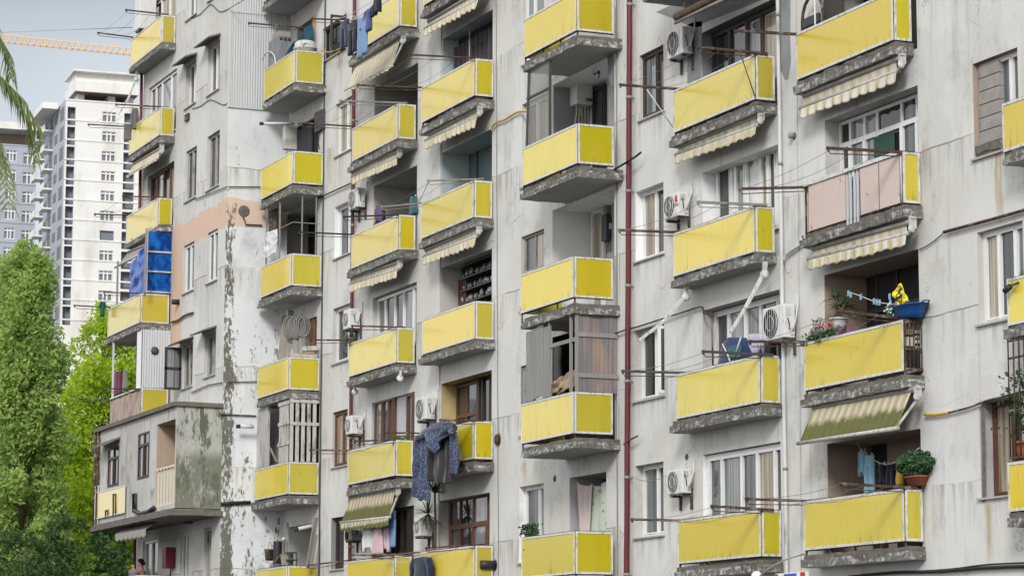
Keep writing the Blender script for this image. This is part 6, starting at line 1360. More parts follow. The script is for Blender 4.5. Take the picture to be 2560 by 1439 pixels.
# ------------------------------------------------------------------ people
def skin_body(name, joints, edges, mat):
    me = bpy.data.meshes.new(name); me.from_pydata([j[0] for j in joints], edges, []); o = bpy.data.objects.new(name, me); COL.objects.link(o)
    o.modifiers.new('skin', 'SKIN').use_smooth_shade = True
    if not me.skin_vertices: 
        bpy.context.view_layer.objects.active = o
    sv = me.skin_vertices[0].data if me.skin_vertices else None
    for i, j in enumerate(joints): sv[i].radius = (j[1], j[1] if len(j) < 3 else j[2])
    sv[0].use_root = True
    s_ = o.modifiers.new('sub', 'SUBSURF'); s_.levels = 2; s_.render_levels = 2
    me.materials.append(MAT[mat]); return o
def person(lab, headtop, floorz, face, H_, pose, skin, shirt, trousers, hair='hair', hairlen=0):
    """headtop: point above the crown; face: unit vector the person looks along"""
    f = Vector(face).normalized(); r_ = Vector((f.y, -f.x, 0)); Z = Vector((0, 0, 1)); k = H_/1.72; o = Vector((headtop.x, headtop.y, floorz)); 
    def p(a, b_, z): return o+r_*(a*k)+f*(b_*k)+Z*(z*k)
    J = [(p(0, 0, .95), .13*k, .105*k), (p(0, 0, 1.12), .12*k, .095*k), (p(0, .01, 1.30), .15*k, .105*k), (p(0, .0, 1.42), .075*k), (p(0, .015, 1.50), .052*k), (p(0, .03, 1.575), .078*k, .085*k), (p(0, .025, 1.65), .082*k, .092*k)]
    E_ = [(0, 1), (1, 2), (2, 3), (3, 4), (4, 5), (5, 6)]
    def chain(start, pts):
        prev = start
        for q in pts: J.append(q); E_.append((prev, len(J)-1)); prev = len(J)-1
        return prev
    hands = []
    for s_ in (-1, 1):
        chain(0, [(p(.095*s_, 0, .84), .085*k), (p(.1*s_, .02, .5), .055*k), (p(.1*s_, -.02, .1), .042*k), (p(.1*s_, .04, .04), .04*k), (p(.105*s_, .14, .03), .03*k)])
        sh, el, wr, hd = pose[s_]
        w = chain(2, [(p(*sh), .055*k), (p(*el), .042*k), (p(*wr), .03*k), (p(*hd), .030*k, .018*k)])
        d = (p(*hd)-p(*wr)).normalized(); sd = d.cross(Z); sd = sd.normalized() if sd.length > .1 else r_
        for i, l in enumerate((.07, .08, .075, .06)):
            q = p(*hd)+d*.03*k+sd*(i-1.5)*.02*k; chain(w, [(q, .010*k), (q+d*l*.5*k, .0085*k), (q+d*l*.85*k-Z*.02*k, .007*k)])
        q = p(*wr)+d*.03*k+sd*.035*k; chain(w, [(q, .011*k), (q+(d+sd*.6).normalized()*.05*k, .009*k)])
    # nose
    chain(5, [(p(0, .115, 1.565), .016*k)])
    for s_ in (-1, 1): chain(5, [(p(.088*s_, .01, 1.585), .018*k)])
    body = skin_body('person', J, E_, skin); tag(body, lab, 'person')
    def part(nm, m, mt): return m.build(nm, MAT[mt], body)
    m = MB()
    for s_ in (-1, 1): m.sphere(p(.034*s_, .112, 1.60), .012*k, 8, 6)
    part('eye', m, 'black'); m = MB(); m.tube([p(-.025, .112, 1.525), p(0, .118, 1.522), p(.025, .112, 1.525)], .007*k, 5); part('mouth', m, 'redfl')
    m = MB(); n = 14
    def hr(z, rx, ry, cy): return [p(math.cos(2*math.pi*i/n)*rx, cy+math.sin(2*math.pi*i/n)*ry, z) for i in range(n)]
    m.loft([hr(1.55-hairlen, .07, .045, -.07), hr(1.60, .094, .075, -.035), hr(1.655, .10, .105, .01), hr(1.71, .085, .09, .02), hr(1.745, .03, .03, .02)]); part('hair', m, 'c_'+hair)
    if shirt:
        m = MB(); m.loft([hr(.92, .155, .12, 0), hr(1.1, .145, .115, 0), hr(1.28, .185, .125, .005), hr(1.39, .17, .105, 0), hr(1.44, .08, .07, 0)], cap=False)
        for s_ in (-1, 1):
            sh, el, wr, hd = pose[s_]; a, b_ = p(*sh), p(*el); m.tube([p(.1*s_, 0, 1.38), a, a.lerp(b_, .75)], [.075*k, .072*k, .064*k], 10)
        part('shirt', m, shirt)
    m = MB(); m.loft([hr(.9, .13, .11, 0), hr(.98, .14, .115, 0), hr(1.0, .135, .11, 0)], cap=False)
    for s_ in (-1, 1): m.tube([p(.085*s_, 0, .95), p(.1*s_, .02, .5), p(.1*s_, -.02, .09)], [.1*k, .075*k, .06*k], 10)
    part('trousers', m, trousers); return body
bw = BAL['D2']; ht = atY(955, 521, W+.08)
relax = {s_: ((.2*s_, 0, 1.36), (.24*s_, .0, 1.1), (.2*s_, .14, .92), (.17*s_, .2, .9)) for s_ in (-1, 1)}
phone = {-1: ((-.2, 0, 1.36), (-.24, .06, 1.1), (-.12, .2, 1.12), (-.06, .22, 1.14)), 1: ((.2, 0, 1.36), (.25, .1, 1.15), (.13, .17, 1.42), (.1, .14, 1.5))}
person('woman in a white T-shirt with tied hair looking out, hand at her cheek', ht, ht.z-1.66, (.75, -.66, 0), 1.62, phone, 'c_skin', 'c_wht', 'c_navy', hairlen=.16)
T = thing('hair_wrap_cloth', 'purple cloth hanging on the arm behind the head of the woman', 'cloth'); c = atY(945, 520, W-.12); m = MB(); m.grid(12, 12, lambda u, v: c+Vector(((u-.5)*.5, .05*math.sin(u*9), -.42*v+.08*math.sin(u*3)))); m.build('cloth', MAT['c_lav'] if False else simple('purple cloth', (.12, .09, .17), .95), T, solid=.02)
ht = atY(354, 1395, WA-.55); hold = {-1: ((-.2, 0, 1.36), (-.25, .1, 1.1), (-.06, .28, 1.05), (.02, .32, 1.06)), 1: ((.2, 0, 1.36), (.25, .06, 1.1), (.15, .26, .98), (.1, .33, .98))}
person('dark haired bare shouldered man looking down at the child at the bottom left', ht, ht.z-1.74, (-.72, -.69, 0), 1.72, hold, 'c_skin2', None, 'c_navy')
ht = atY(334, 1404, WA-.85)
person('small child in a grey top standing in front of the man', ht, ht.z-1.12, (.5, -.86, 0), 1.1, relax, 'c_skin', 'c_grey', 'c_navy')
# ------------------------------------------------------------------ box annex on the lower left of the block
YB = YatX(440, 6, XR)
YB = atX(440, 1140, XR).y
zt, zb = atX(440, 1012, XR).z, atX(440, 1268, XR).z
XB = XatY(249, 6, YB)
def zY(x, y): return atY(x, y, YB).z
def xY(x): return XatY(x, (zt+zb)/2, YB)
AX = thing('box_annex', 'stained concrete box room jutting from the lower left of the block', 'annex')
hl = []
def ahole(x0, x1, yt, yb, xv=None):
    xa, xb = xY(x0), xY(x1); h = (xa, xb, zY(x1, yb), zY(x1, yt)); hl.append(h); return h
h1 = ahole(269, 297, 1113, 1212); h2 = ahole(344, 373, 1076, 1192)
h3 = (xY(391), XR-.11, zY(436, 1257), zY(436, 1047)); hl.append(h3)
wall_mesh('wall', MAT['annex'], XB, XR, zb, zt-.02, YB, hl, AX)
for h in (h1, h2):
    f = pane_frame(AX, 'window', h[0], h[1], h[2], h[3], YB+.03, 'dkbrown', ['gcurt', 'gdark'], (.5,), .22, .05)
m = MB(); m.quad((XR, YB, zb), (XR, WA, zb), (XR, WA, zt-.02), (XR, YB, zt-.02)); m.build('side_wall', MAT['annexS'], AX)
m = MB(); m.quad((XB, WA, zb), (XB, YB, zb), (XB, YB, zt-.02), (XB, WA, zt-.02)); m.build('end_wall', MAT['annex'], AX)
reveal(AX, h3[0], h3[1], h3[2], h3[3], YB, YB+.9, 'tan', 'ochre', name='niche')
m = MB(); n = 6
for i in range(n):
    x = h3[0]+(h3[1]-h3[0])*(i+.5)/n; m.box(x-.12, x+.12, YB+.02, YB+.035, h3[2]+.04, h3[2]+.98); m.tube([(x, YB+.03, h3[2]+.98), (x, YB+.03, h3[2]+1.06)], .05, 6)
m.box(h3[0], h3[1], YB+.0, YB+.045, h3[2]+1.03, h3[2]+1.08); m.box(h3[0], h3[1], YB+.0, YB+.045, h3[2]+.0, h3[2]+.05)
m.build('railing', MAT['c_cream'], AX)
m = MB(); m.cur = 0; rough_box(m, XB-.5, XR+.06, YB-.12, WA, zb-.2, zb-.02, .02, .25); m.build('floor_slab', MAT['screed'], AX)
m = MB(); rough_box(m, XB-.55, XR+.07, YB-.10, WA, zt-.02, zt+.10, .015, .25); m.build('roof', MAT['screed'], AX)
m = MB(); zz = zY(297, 1108); x0, x1 = h1[0]-.6, h1[1]+.1; m.add([(x0, YB, zz+.2), (x1, YB, zz+.2), (x1, YB-.4, zz), (x0, YB-.4, zz), (x0, YB, zz+.15), (x1, YB, zz+.15), (x1, YB-.4, zz-.05), (x0, YB-.4, zz-.05)], [(0, 1, 2, 3), (7, 6, 5, 4), (3, 2, 6, 7), (2, 1, 5, 6), (0, 3, 7, 4)]); m.build('hood', MAT['screed'], AX)
p0, p1 = xY(243), xY(318); za, zc = zY(318, 1212), zY(318, 1280)
frame_panel(AX, 'faded_panel', 'x', p0, p1, zc, za, YB-.05, 'yelF', tm=.03)
m = MB()
for x in (XB-.42, XB-.10): m.tube([(x, YB-.05, zb-.25), (x, YB-.05, zt)], .045, 8)
m.build('corner_post', MAT['rust'], AX)
m = MB()
for i in range(5):
    x = XB-.42+.09*i; m.box(x, x+.05, YB-.04, YB-.02, zb, zb+1.15)
m.box(XB-.45, XB, YB-.05, YB-.01, zb+1.12, zb+1.17); m.build('end_railing', MAT['trim'], AX)
m = MB()
def LP(x0, y0, x1, y1): 
    pts = [atY(x0, y1+4, YB-.05), atY(x0, y0, YB-.05), atY(x0+6, y0, YB-.05), atY(x0+6, y1, YB-.05)]
    m.tube([p for p in pts], .035, 6)
for q in ((284, 1234, 290, 1284), (265, 1275, 271, 1288), (333, 1233, 338, 1276)):
    m = MB(); LP(*q); m.build('drain_elbow', MAT['black'], AX)
m = MB()
m.tube([atY(336, 1275, YB-.06), atY(350, 1283, YB-.07), atY(370, 1278, YB-.08), atY(385, 1268, YB-.08)], .06, 6)
m.build('drain_pipe', MAT['black'], AX)
# rough patches of bare render around the joint
# corrugated cabin on the balcony above the annex
b = BAL['A5']; z0, z1 = b['Zt']+.03, BAL['A4']['sb']-.01
CB = thing('corrugated_cabin', 'grey corrugated sheet cabin closing in a far left balcony above the annex', 'balcony cabin')
n = 44; yy0, yy1 = b['Y']+.06, WA-.01; x1 = b['X1']-.05; x0 = XatY(335, 8, b['Y'])
m = MB(); pr = [(x1+(.03 if i % 4 in (1, 2) else 0), yy0+(yy1-yy0)*i/n) for i in range(n+1)]
for (xa, ya), (xb, yb_) in zip(pr[:-1], pr[1:]): m.quad((xa, ya, z0), (xb, yb_, z0), (xb, yb_, z1), (xa, ya, z1))
m.build('side_sheet', MAT['corr'], CB)
MB().box(x0, x1, yy0-.02, yy0, z0, z1).build('front_sheet', MAT['upvc'], CB)
c = atX(387, 876, x1+.04); m = MB(); m.lathe((x1+.032, c.y, c.z), [(.0, 0), (.10, .005), (.12, .02), (.07, .05), (0, .06)], 14, 'x'); m.build('vent', MAT['dkgrey'], CB)
m = MB(); m.box(x1-.06, x1, yy0-.03, yy0+.0, b['sb'], z1+.0); m.bar((XatY(277, 8, b['Y']), b['Y']+.03, b['Zt']), (XatY(277, 8, b['Y']), b['Y']+.03, z1), .05, .05); m.build('post', MAT['wpipe'], CB)
# blue corrugated plastic closing in the balcony above
b = BAL['A4']; z0, z1 = b['Zt']+.03, BAL['A3']['sb']-.03
CB = thing('blue_sheet_enclosure', 'translucent blue corrugated plastic screen on the far left balcony', 'balcony screen')
yy0, yy1 = YatX(364, 11, b['X1']-.04), WA-.01; yy0 = b['Y']+.2; n = 88; x1 = b['X1']-.05
m = MB(); pr = [(x1+.012*math.sin(i*math.pi/2)+.012, yy0+(yy1-yy0)*i/n) for i in range(n+1)]
for (xa, ya), (xb, yb_) in zip(pr[:-1], pr[1:]): m.quad((xa, ya, z0), (xb, yb_, z0), (xb, yb_, z1), (xa, ya, z1))
m.build('sheet', MAT['bluesheet'], CB)
m = MB()
for f in (.01, .34, .66): m.box(x1+.03, x1+.06, yy0-.02, yy1, z0+(z1-z0)*f, z0+(z1-z0)*f+.05)
m.box(x1+.028, x1+.062, yy0-.05, yy0, z0, z1); m.build('batten', MAT['wslat'], CB)
TP = thing('blue_tarpaulin', 'creased blue tarpaulin hung behind the front of the far left balcony', 'tarpaulin')
x0, xx1 = XatY(322, 11, b['Y']+.1), XatY(360, 11, b['Y']+.1)
m = MB(); m.grid(50, 50, lambda u, v: (x0+(xx1-x0)*u, b['Y']+.10+(.07*noise.noise(Vector((u*4, v*5, 1)))+.04*abs(noise.noise(Vector((u*9, v*3, 4))))), z0-.08+(z1-z0)*(.62+.22*u)*v)); m.build('sheet', MAT['tarp'], TP, solid=.004)
m = MB()
for x in (291, 362): m.bar((XatY(x, 11, b['Y']+.03), b['Y']+.03, b['Zt']), (XatY(x, 11, b['Y']+.03), b['Y']+.03, z1-(.5 if x < 300 else 0)), .05, .05)
m.build('post', MAT['greysteel'], CB)

# ------------------------------------------------------------------ ground, tower, crane
m = MB(); m.quad((-2500, -600, ZG), (300, -600, ZG), (300, 2500, ZG), (-2500, 2500, ZG)); g = m.build('ground', MAT['ground']); tag(g, None, None, kind='structure')

CDh = Vector((CD.x, CD.y, 0)).normalized()
def frame_at(px, py, D, ang):
    """origin at distance D under pixel (px, py); u axis turned ang degrees right of the view"""
    o = atD(px, py, D); a = R(ang)
    u = (CDh*math.cos(a)+_r*math.sin(a)).normalized(); n = Vector((-u.y, u.x, 0))
    if n.dot(CDh) < 0: n = -n
    return o, u, n
def tower(name, label, px, py, D, ang, nfl, front, depth, mats, hf, side_cols, front_cols, front_loggias, roofbits):
    o, u, n = frame_at(px, py, D, ang)
    T = thing(name, label, 'tower block')
    s = D/F   # metres per pixel
    def P(a, b, c): return o+u*a+n*b+Vector((0, 0, c))
    Wd = front; zbot = ZG-o.z
    fh = hf*s
    # front wall with holes
    hs = []
    for (x0, x1, y0, y1, kind) in front_cols:
        for k in range(nfl): hs.append((x0*s, x1*s, -(k*hf+y1)*s, -(k*hf+y0)*s, kind, k))
    xs = sorted({0, Wd, *[h[0] for h in hs], *[h[1] for h in hs]}); zs = sorted({zbot, 0, *[h[2] for h in hs], *[h[3] for h in hs]})
    m = MB()
    for i in range(len(xs)-1):
        for j in range(len(zs)-1):
            cx, cz = (xs[i]+xs[i+1])/2, (zs[j]+zs[j+1])/2
            if any(h[0] < cx < h[1] and h[2] < cz < h[3] for h in hs): continue
            m.quad(P(xs[i], 0, zs[j]), P(xs[i+1], 0, zs[j]), P(xs[i+1], 0, zs[j+1]), P(xs[i], 0, zs[j+1]))
    for k in range(nfl+1):
        z = -(k*hf)*s; m.obox(P(Wd/2, -.03, z-.12), u*Wd/2, n*.06, Vector((0, 0, .12)))
    m.build('wall', MAT[mats[0]], T)
    for h in hs:
        x0, x1, z0, z1, kind, k = h; m = MB(); d = 1.2 if kind == 'log' else .35
        m.quad(P(x0, 0, z0), P(x0, d, z0), P(x0, d, z1), P(x0, 0, z1)); m.quad(P(x1, 0, z0), P(x1, d, z0), P(x1, d, z1), P(x1, 0, z1))
        m.quad(P(x0, 0, z0), P(x1, 0, z0), P(x1, d, z0), P(x0, d, z0)); m.quad(P(x0, 0, z1), P(x1, 0, z1), P(x1, d, z1), P(x0, d, z1))
        m.cur = 1; m.quad(P(x0, d, z0), P(x1, d, z0), P(x1, d, z1), P(x0, d, z1)); m.cur = 0
        if kind == 'win' and not (k in (6,)):
            m.cur = 2; zc, f = (z0+z1)/2, .12
            for q in (0, .36, .64, 1): xx = x0+(x1-x0)*q; m.obox(P(xx, .2, zc), u*f, n*.05, Vector((0, 0, (z1-z0)/2)))
            for q in (0, .78, 1): m.obox(P((x0+x1)/2, .2, z0+(z1-z0)*q), u*((x1-x0)/2), n*.055, Vector((0, 0, f)))
            m.cur = 0
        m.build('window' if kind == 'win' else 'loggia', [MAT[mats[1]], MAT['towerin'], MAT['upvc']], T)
    # flank: floors step out as balcony slabs with dark openings between
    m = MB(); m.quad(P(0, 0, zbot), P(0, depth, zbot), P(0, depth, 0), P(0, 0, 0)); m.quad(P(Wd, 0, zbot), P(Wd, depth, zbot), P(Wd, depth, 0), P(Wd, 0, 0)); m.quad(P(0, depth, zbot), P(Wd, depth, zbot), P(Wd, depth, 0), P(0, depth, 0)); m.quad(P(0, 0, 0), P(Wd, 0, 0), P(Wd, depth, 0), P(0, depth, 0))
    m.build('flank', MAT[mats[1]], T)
    for c in side_cols:
        for k in range(nfl):
            z0, z1 = -(k*hf+c[3])*s, -(k*hf+c[2])*s; m = MB()
            m.obox(P(-.02, (c[0]+c[1])/2*depth, (z0+z1)/2), u*.03, n*((c[1]-c[0])/2*depth), Vector((0, 0, (z1-z0)/2)))
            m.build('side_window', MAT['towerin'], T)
            if len(c) > 4:
                m = MB(); m.obox(P(-.7, (c[0]+c[1])/2*depth, z0-.1), u*.7, n*((c[1]-c[0])/2*depth+.4), Vector((0, 0, .12))); m.obox(P(-1.35, (c[0]+c[1])/2*depth, z0+.4), u*.06, n*((c[1]-c[0])/2*depth+.4), Vector((0, 0, .45))); m.build('side_balcony', MAT[mats[0]], T)
    roofbits(T, P, s)
    return T
def roofA(T, P, s):
    u = P(1, 0, 0)-P(0, 0, 0); n = P(0, 1, 0)-P(0, 0, 0); Z = Vector((0, 0, 1))
    m = MB(); 
    for x in (40, 118, 165): m.obox(P(x*s, 3, 11*s), u*(9*s), n*2, Z*(11*s))
    m.build('roof_pier', MAT['tower'], T)
    m = MB(); m.obox(P(100*s, 3.5, 32*s), u*(80*s), n*4.4, Z*(13*s)); m.obox(P(100*s, 3.5, 58*s), u*(76*s), n*3, Z*(14*s)); m.obox(P(98*s, 3.5, 73*s), u*(82*s), n*4.2, Z*(2.2*s)); m.build('penthouse', MAT['tower'], T)
    m = MB(); m.obox(P(100*s, 3.4, 18.2*s), u*(79*s), n*4.3, Z*(.5*s)); m.build('soffit', MAT['towerso'], T)
    m = MB(); m.obox(P(-25*s, 12, -2*s), u*(20*s), n*7, Z*(8*s)); m.build('stair_head', MAT['tower'], T)
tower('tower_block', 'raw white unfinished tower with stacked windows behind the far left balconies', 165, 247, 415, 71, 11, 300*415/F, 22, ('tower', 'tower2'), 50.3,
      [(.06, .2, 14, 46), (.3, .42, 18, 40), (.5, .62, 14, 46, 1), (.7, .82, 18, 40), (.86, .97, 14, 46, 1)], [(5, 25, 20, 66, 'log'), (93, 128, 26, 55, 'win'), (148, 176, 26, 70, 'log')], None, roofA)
def roofB(T, P, s):
    u = P(1, 0, 0)-P(0, 0, 0); n = P(0, 1, 0)-P(0, 0, 0); Z = Vector((0, 0, 1))
    m = MB(); m.obox(P(150*s, 3, 42*s), u*(158*s), n*5, Z*(9*s)); m.build('parapet', MAT['tower'], T)
    m = MB(); m.obox(P(150*s, 5, 16*s), u*(150*s), n*2.4, Z*(16*s)); m.build('attic', MAT['towerso'], T)
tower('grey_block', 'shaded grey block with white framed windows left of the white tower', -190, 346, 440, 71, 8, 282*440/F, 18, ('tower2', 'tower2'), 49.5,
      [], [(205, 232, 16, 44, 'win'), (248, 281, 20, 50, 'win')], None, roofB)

CR_ = thing('tower_crane', 'orange lattice crane jib crossing the sky above the towers', 'crane')
a, b2 = atD(-60, 98, 380), atD(420, 146, 380)
d = (b2-a); L_ = d.length; dx = d.normalized(); up = Vector((0, 0, 1)); sd = dx.cross(up).normalized()
up = sd.cross(dx)
m = MB(); hh = 1.05; wd = .5; n = 30
for s_ in (-1, 1): m.bar(a+sd*wd*s_, b2+sd*wd*s_, .11, .11)
m.bar(a+up*hh, b2+up*hh*.75, .12, .12)
for i in range(n):
    p, q = a+d*(i/n), a+d*((i+1)/n); mid = a+d*((i+.5)/n)+up*hh*(1-.25*(i+.5)/n)
    for s_ in (-1, 1): m.bar(p+sd*wd*s_, mid, .05, .05); m.bar(mid, q+sd*wd*s_, .05, .05)
    m.bar(p-sd*wd, p+sd*wd, .07, .07)
m.build('jib', MAT['crane'], CR_)
# mast of the crane, out of the frame on the left
m = MB(); base = a-d*.25; q = Vector((base.x, base.y, ZG)); t_ = base+up*3
for (i, j) in ((-1, -1), (1, -1), (1, 1), (-1, 1)):
    o_ = Vector((i*.8, j*.8, 0)); m.bar(q+o_, t_+o_, .18, .18)
for k in range(24):
    f0, f1 = k/24, (k+1)/24
    for (i, j), (i2, j2) in (((-1, -1), (1, -1)), ((1, -1), (1, 1)), ((1, 1), (-1, 1)), ((-1, 1), (-1, -1))): m.bar(q.lerp(t_, f0)+Vector((i*.8, j*.8, 0)), q.lerp(t_, f1)+Vector((i2*.8, j2*.8, 0)), .08, .08)
m.bar(base, a, .5, .9); m.build('mast', MAT['crane'], CR_)

# ------------------------------------------------------------------ trees
def leaf_cloud(m, pts, size, rn, droop=0):
    for (p, nrm, s_) in pts:
        a = Vector((rn.gauss(0, 1), rn.gauss(0, 1), rn.gauss(0, 1)-droop)).normalized(); b = a.cross(Vector((rn.gauss(0, 1), rn.gauss(0, 1), rn.gauss(0, 1)))).normalized()
        l = size*s_*rn.choice((.6, .8, 1, 1.15, 1.5))*rn.uniform(.8, 1.2); w = l*rn.uniform(.4, .6)
        m.v += [tuple(p-a*l), tuple(p+b*w), tuple(p+a*l), tuple(p-b*w)]; k = len(m.v)-4
        m.f.append((k, k+1, k+2, k+3)); m.sm.append(False); m.mi.append(0)
def tree(name, label, base, h, rad, lobes, nl, size, mat, seed, prof, group=None, trunk_r=.2, vz=.85):
    rn = random.Random(seed); T = thing(name, label, 'tree', group)
    t = MB(); pts = [base+Vector((.15*math.sin(i*1.3)*h*.03, .1*math.cos(i*1.7)*h*.03, h*.93*i/10)) for i in range(11)]
    t.tube(pts, [trunk_r*(1-.93*i/10) for i in range(11)], 8)
    cs = []
    for i in range(lobes):
        f = rn.uniform(.12, .985); rr = prof(f)*rad; ang = rn.uniform(0, 2*math.pi); q = rr*math.sqrt(rn.uniform(.12, 1))
        c = base+Vector((math.cos(ang)*q, math.sin(ang)*q, h*f)); cs.append((c, (.16+.34*rr/rad)*rad*rn.uniform(.4, .95), f))
        tp = base+Vector((0, 0, h*max(.05, f-.09))); t.tube([tp, tp.lerp(c, .55)+Vector((0, 0, .1)), c], [trunk_r*.3*(1-f*.7), trunk_r*.2*(1-f*.7), .015], 5)
    t.build('trunk', MAT['bark'], T)
    m = MB(); m.mi = []; P_ = []
    tot = sum(c[1]**2 for c in cs)
    for (c, r_, f) in cs:
        k = int(nl*r_**2/tot)
        for _ in range(k):
            v = Vector((rn.gauss(0, 1), rn.gauss(0, 1), rn.gauss(0, 1))).normalized()*r_*rn.uniform(.25, 1)**.45
            v.z *= vz; v *= 1+.5*noise.noise(v*2.2+c)
            P_.append((c+v, v, 1))
    leaf_cloud(m, P_, size, rn); m.build('crown', MAT[mat], T); return T
def gp(px, D): p = atD(px, 1500, D); return Vector((p.x, p.y, ZG))
def hz(px, py, D): return atD(px, py, D).z-ZG
prof_pop = lambda f: (min(1, f*2.2+.25))*(1-max(0, f-.55)**1.25*2.35)
prof_rnd = lambda f: math.sin(math.pi*min(1, .12+f*.88))**.7
tree('poplar_tree', 'tall dense green poplar at the left edge below the grey block', gp(46, 104), hz(46, 562, 104), 1.5, 190, 60000, .085, 'lf_pop', 3, lambda f: min(1, f*1.5+.5)*(1-max(0, f-.6)**1.9*3.6), trunk_r=.16, vz=1.5)
tree('poplar_tree', 'second poplar half cut off by the left edge of the photo', gp(-45, 107), hz(-45, 590, 107), 1.9, 120, 26000, .09, 'lf_pop', 9, lambda f: min(1, f*1.5+.4)*(1-max(0, f-.6)**1.9*3.6), trunk_r=.25)
tree('lime_tree', 'bright yellow green tree between the poplar and the far left balconies', gp(250, 122), hz(235, 740, 122), 3.4, 240, 70000, .10, 'lf_bright', 5, prof_rnd, trunk_r=.22)
tree('leafy_tree', 'darker green tree behind the foot of the bright tree', gp(190, 126), hz(190, 1010, 126), 3.0, 90, 20000, .10, 'lf_mid', 8, prof_rnd)
for i, (px, py, D, r_, mt, lb) in enumerate([(60, 1290, 98, 1.6, 'lf_dark', 'low dark shrub at the bottom left corner'), (170, 1235, 100, 1.5, 'lf_dark', 'dark shrub below the bright tree, next to the corner shrub'), (265, 1285, 101, 1.3, 'lf_dark', 'dark shrub directly under the box annex'), (225, 1380, 96, 1.0, 'lf_mid', 'brighter green shrub at the bottom beside the man and child')]):
    tree('shrub', lb, gp(px, D), hz(px, py, D), r_, 60, 12000, .075, mt, 20+i, prof_rnd, trunk_r=.1)
# palm standing left of the frame, near the camera: its fronds hang into the picture
PT = thing('palm_tree', 'palm with drooping fronds entering from the upper left edge', 'palm tree')
PD = 34; top = atD(-120, 150, PD); bs = Vector((top.x, top.y, ZG))
t = MB(); t.tube([bs.lerp(top, i/12)+Vector((.03*math.sin(i*2), 0, 0)) for i in range(13)], [.2-.004*i+.012*(i % 2) for i in range(13)], 10); t.build('trunk', MAT['bark'], PT)
rn = random.Random(4)
def frond(pts, wl, seed):
    rr = random.Random(seed); m = MB(); P_ = [atD(x, y, PD+dz) for x, y, dz in pts]
    # smooth spine
    sp = []
    for i in range(len(P_)-1):
        for k in range(8): sp.append(P_[i].lerp(P_[i+1], k/8))
    sp.append(P_[-1]); m.tube(sp, [.012*(1-.8*i/len(sp)) for i in range(len(sp))], 5)
    for i in range(2, len(sp)-1):
        d = (sp[i+1]-sp[i-1]).normalized(); side = d.cross(Vector((0, 0, 1)))
        if side.length < .2: side = _r.copy()
        side.normalize()
        for s_ in (-1, 1):
            for q in range(2):
                L_ = wl*rr.uniform(.7, 1.1)*(1-.35*abs(i/len(sp)-.4)); dirn = (d*.55+side*s_*.75+Vector((0, 0, -.35))+Vector((rr.gauss(0, .1), rr.gauss(0, .1), rr.gauss(0, .1)))).normalized()
                a = sp[i]; b_ = a+dirn*L_*.55; c = a+dirn*L_+Vector((0, 0, -L_*rr.uniform(.25, .6))); w = dirn.cross(CD).normalized()*.008
                m.add([a-w, a+w, b_+w*.9, b_-w*.9, c], [(0, 1, 2, 3), (3, 2, 4)])
    return m.build('frond', MAT['lf_palm'], PT)
F_ = [([(-120, 150, 0), (-60, 120, 0), (0, 190, -.1), (55, 245, -.1), (105, 330, -.1)], .32, 1), ([(-120, 150, 0), (-70, 60, .2), (-20, 60, .3), (15, 120, .3), (28, 200, .3)], .3, 2),
      ([(-120, 150, 0), (-70, 200, .1), (-20, 290, .1), (10, 400, .1), (22, 520, .1)], .3, 3), ([(-120, 150, 0), (-40, 150, .3), (20, 215, .3), (70, 300, .3), (92, 400, .3)], .28, 4),
      ([(-120, 150, 0), (-200, 40, 0), (-280, 80, 0), (-330, 200, 0)], .42, 5), ([(-120, 150, 0), (-150, 20, .5), (-120, -60, .9), (-60, -80, 1.2)], .42, 6), ([(-120, 150, 0), (-190, 160, -.4), (-240, 280, -.6), (-260, 420, -.7)], .42, 7), ([(-120, 150, 0), (-60, 210, .1), (-15, 330, .1), (-5, 450, .1)], .3, 8)]
for pts, wl, sd_ in F_: frond(pts, wl, sd_)
# the cream block across the street (its image is what the panels and windows mirror) and its trees
OB = thing('opposite_block', 'cream block across the street mirrored in the window glass', 'building')
def opp(x0, x1, y0, h, seed):
    holes_ = []; rn = random.Random(seed); x = x0+2
    while x < x1-3:
        for k in range(int(h/3)): holes_.append((x, x+1.6, ZG+1+k*3, ZG+2.6+k*3))
        x += 3.6
    m = MB(); m.box(x0, x1, y0-12, y0-.3, ZG, ZG+h); m.build('wall', MAT['opp'], OB)
    m = MB()
    for hh in holes_: m.box(hh[0], hh[1], y0-.31, y0-.28, hh[2], hh[3])
    m.build('window', MAT['gdark'], OB); m = MB(); m.box(x0-.4, x1+.4, y0-12.4, y0+.1, ZG+h, ZG+h+.4); m.build('roof', MAT['slab'], OB)
opp(-330, -215, -42, 15, 1)
opp(-205, -120, -40, 13, 2)

# ------------------------------------------------------------------ sky and sun
SUN_EL, SUN_AZ = R(30), None
sund = Vector((.84, -.54, 0)).normalized()*math.cos(SUN_EL)+Vector((0, 0, math.sin(SUN_EL)))
world = bpy.data.worlds.new('World'); sc.world = world; world.use_nodes = True
nt = world.node_tree; N = nt.nodes; Lk = nt.links
bg = N['Background']; bg.inputs['Strength'].default_value = SKY_STR
sky = N.new('ShaderNodeTexSky'); sky.sky_type = 'NISHITA'; sky.sun_disc = False; sky.sun_elevation = SUN_EL
sky.sun_rotation = math.atan2(sund.x, sund.y); sky.dust_density = 2.0; sky.air_density = 1.2
tc = N.new('ShaderNodeTexCoord')
mp = N.new('ShaderNodeMapping'); mp.inputs['Scale'].default_value = (1, 1, 2.6); Lk.new(tc.outputs['Generated'], mp.inputs[0])
nz = N.new('ShaderNodeTexNoise'); nz.inputs['Scale'].default_value = 2.2; nz.inputs['Detail'].default_value = 6; nz.inputs['Roughness'].default_value = .5; Lk.new(mp.outputs[0], nz.inputs['Vector'])
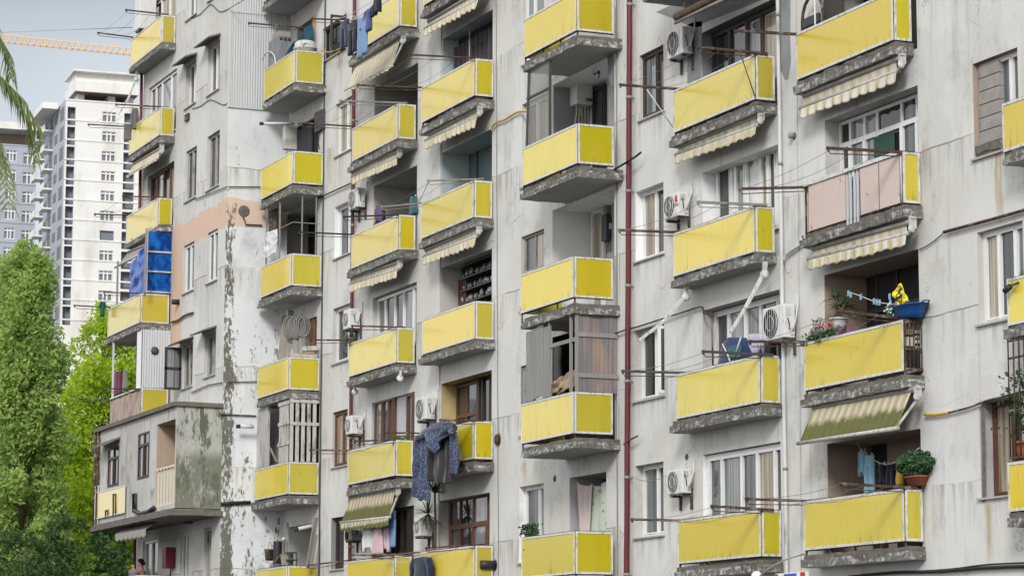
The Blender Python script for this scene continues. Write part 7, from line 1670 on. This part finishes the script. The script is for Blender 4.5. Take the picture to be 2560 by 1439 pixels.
# cloud veil: slate blue over the far side, white towards the street side
dt = N.new('ShaderNodeVectorMath'); dt.operation = 'DOT_PRODUCT'; Lk.new(tc.outputs['Generated'], dt.inputs[0]); dt.inputs[1].default_value = (.15, -.97, .12)
mr = N.new('ShaderNodeMapRange'); mr.interpolation_type = 'SMOOTHSTEP'; Lk.new(dt.outputs['Value'], mr.inputs[0]); mr.inputs[1].default_value = -.25; mr.inputs[2].default_value = .22
ad = N.new('ShaderNodeMath'); ad.operation = 'MULTIPLY_ADD'; Lk.new(nz.outputs[0], ad.inputs[0]); ad.inputs[1].default_value = .75; sx = N.new('ShaderNodeSeparateXYZ'); Lk.new(tc.outputs['Generated'], sx.inputs[0])
hz_ = N.new('ShaderNodeMapRange'); Lk.new(sx.outputs[2], hz_.inputs[0]); hz_.inputs[1].default_value = .25; hz_.inputs[2].default_value = .05; hz_.inputs[3].default_value = -.12; hz_.inputs[4].default_value = .24
a2 = N.new('ShaderNodeMath'); Lk.new(mr.outputs[0], a2.inputs[0]); Lk.new(hz_.outputs[0], a2.inputs[1]); Lk.new(a2.outputs[0], ad.inputs[2])
cr = N.new('ShaderNodeValToRGB'); Lk.new(ad.outputs[0], cr.inputs[0])
cr.color_ramp.elements[0].position = .12; cr.color_ramp.elements[0].color = (*SKY_DARK, 1)
cr.color_ramp.elements[1].position = .95; cr.color_ramp.elements[1].color = (*SKY_LIGHT, 1)
e = cr.color_ramp.elements.new(.36); e.color = (*SKY_MID, 1)
mx = N.new('ShaderNodeMix'); mx.data_type = 'RGBA'; mx.inputs[0].default_value = .9
Lk.new(sky.outputs[0], mx.inputs[6]); Lk.new(cr.outputs[0], mx.inputs[7]); Lk.new(mx.outputs[2], bg.inputs['Color'])
sl = bpy.data.lights.new('sun', 'SUN'); sl.energy = SUN_STR; sl.angle = R(14); sl.color = (1, .975, .94)
so = bpy.data.objects.new('sun', sl); COL.objects.link(so); so.rotation_euler = sund.to_track_quat('Z', 'Y').to_euler()
vs = sc.view_settings; vs.view_transform = 'Standard'; vs.look = 'None'; vs.gamma = 1; vs.use_curve_mapping = False; vs.exposure = EXPO

# empties go to the base of what they carry
bpy.context.view_layer.update()
for o in list(COL.objects):
    if o.type == 'EMPTY' and o.parent is None and o.children:
        lo = Vector((1e9,)*3); hi = -lo
        for c in o.children_recursive:
            if c.type != 'MESH': continue
            for v in c.bound_box:
                p = c.matrix_world @ Vector(v)
                lo = Vector(map(min, lo, p)); hi = Vector(map(max, hi, p))
        o.location = ((lo.x+hi.x)/2, (lo.y+hi.y)/2, lo.z); mi_ = Matrix.Translation(o.location).inverted()
        for c in o.children: c.matrix_parent_inverse = mi_
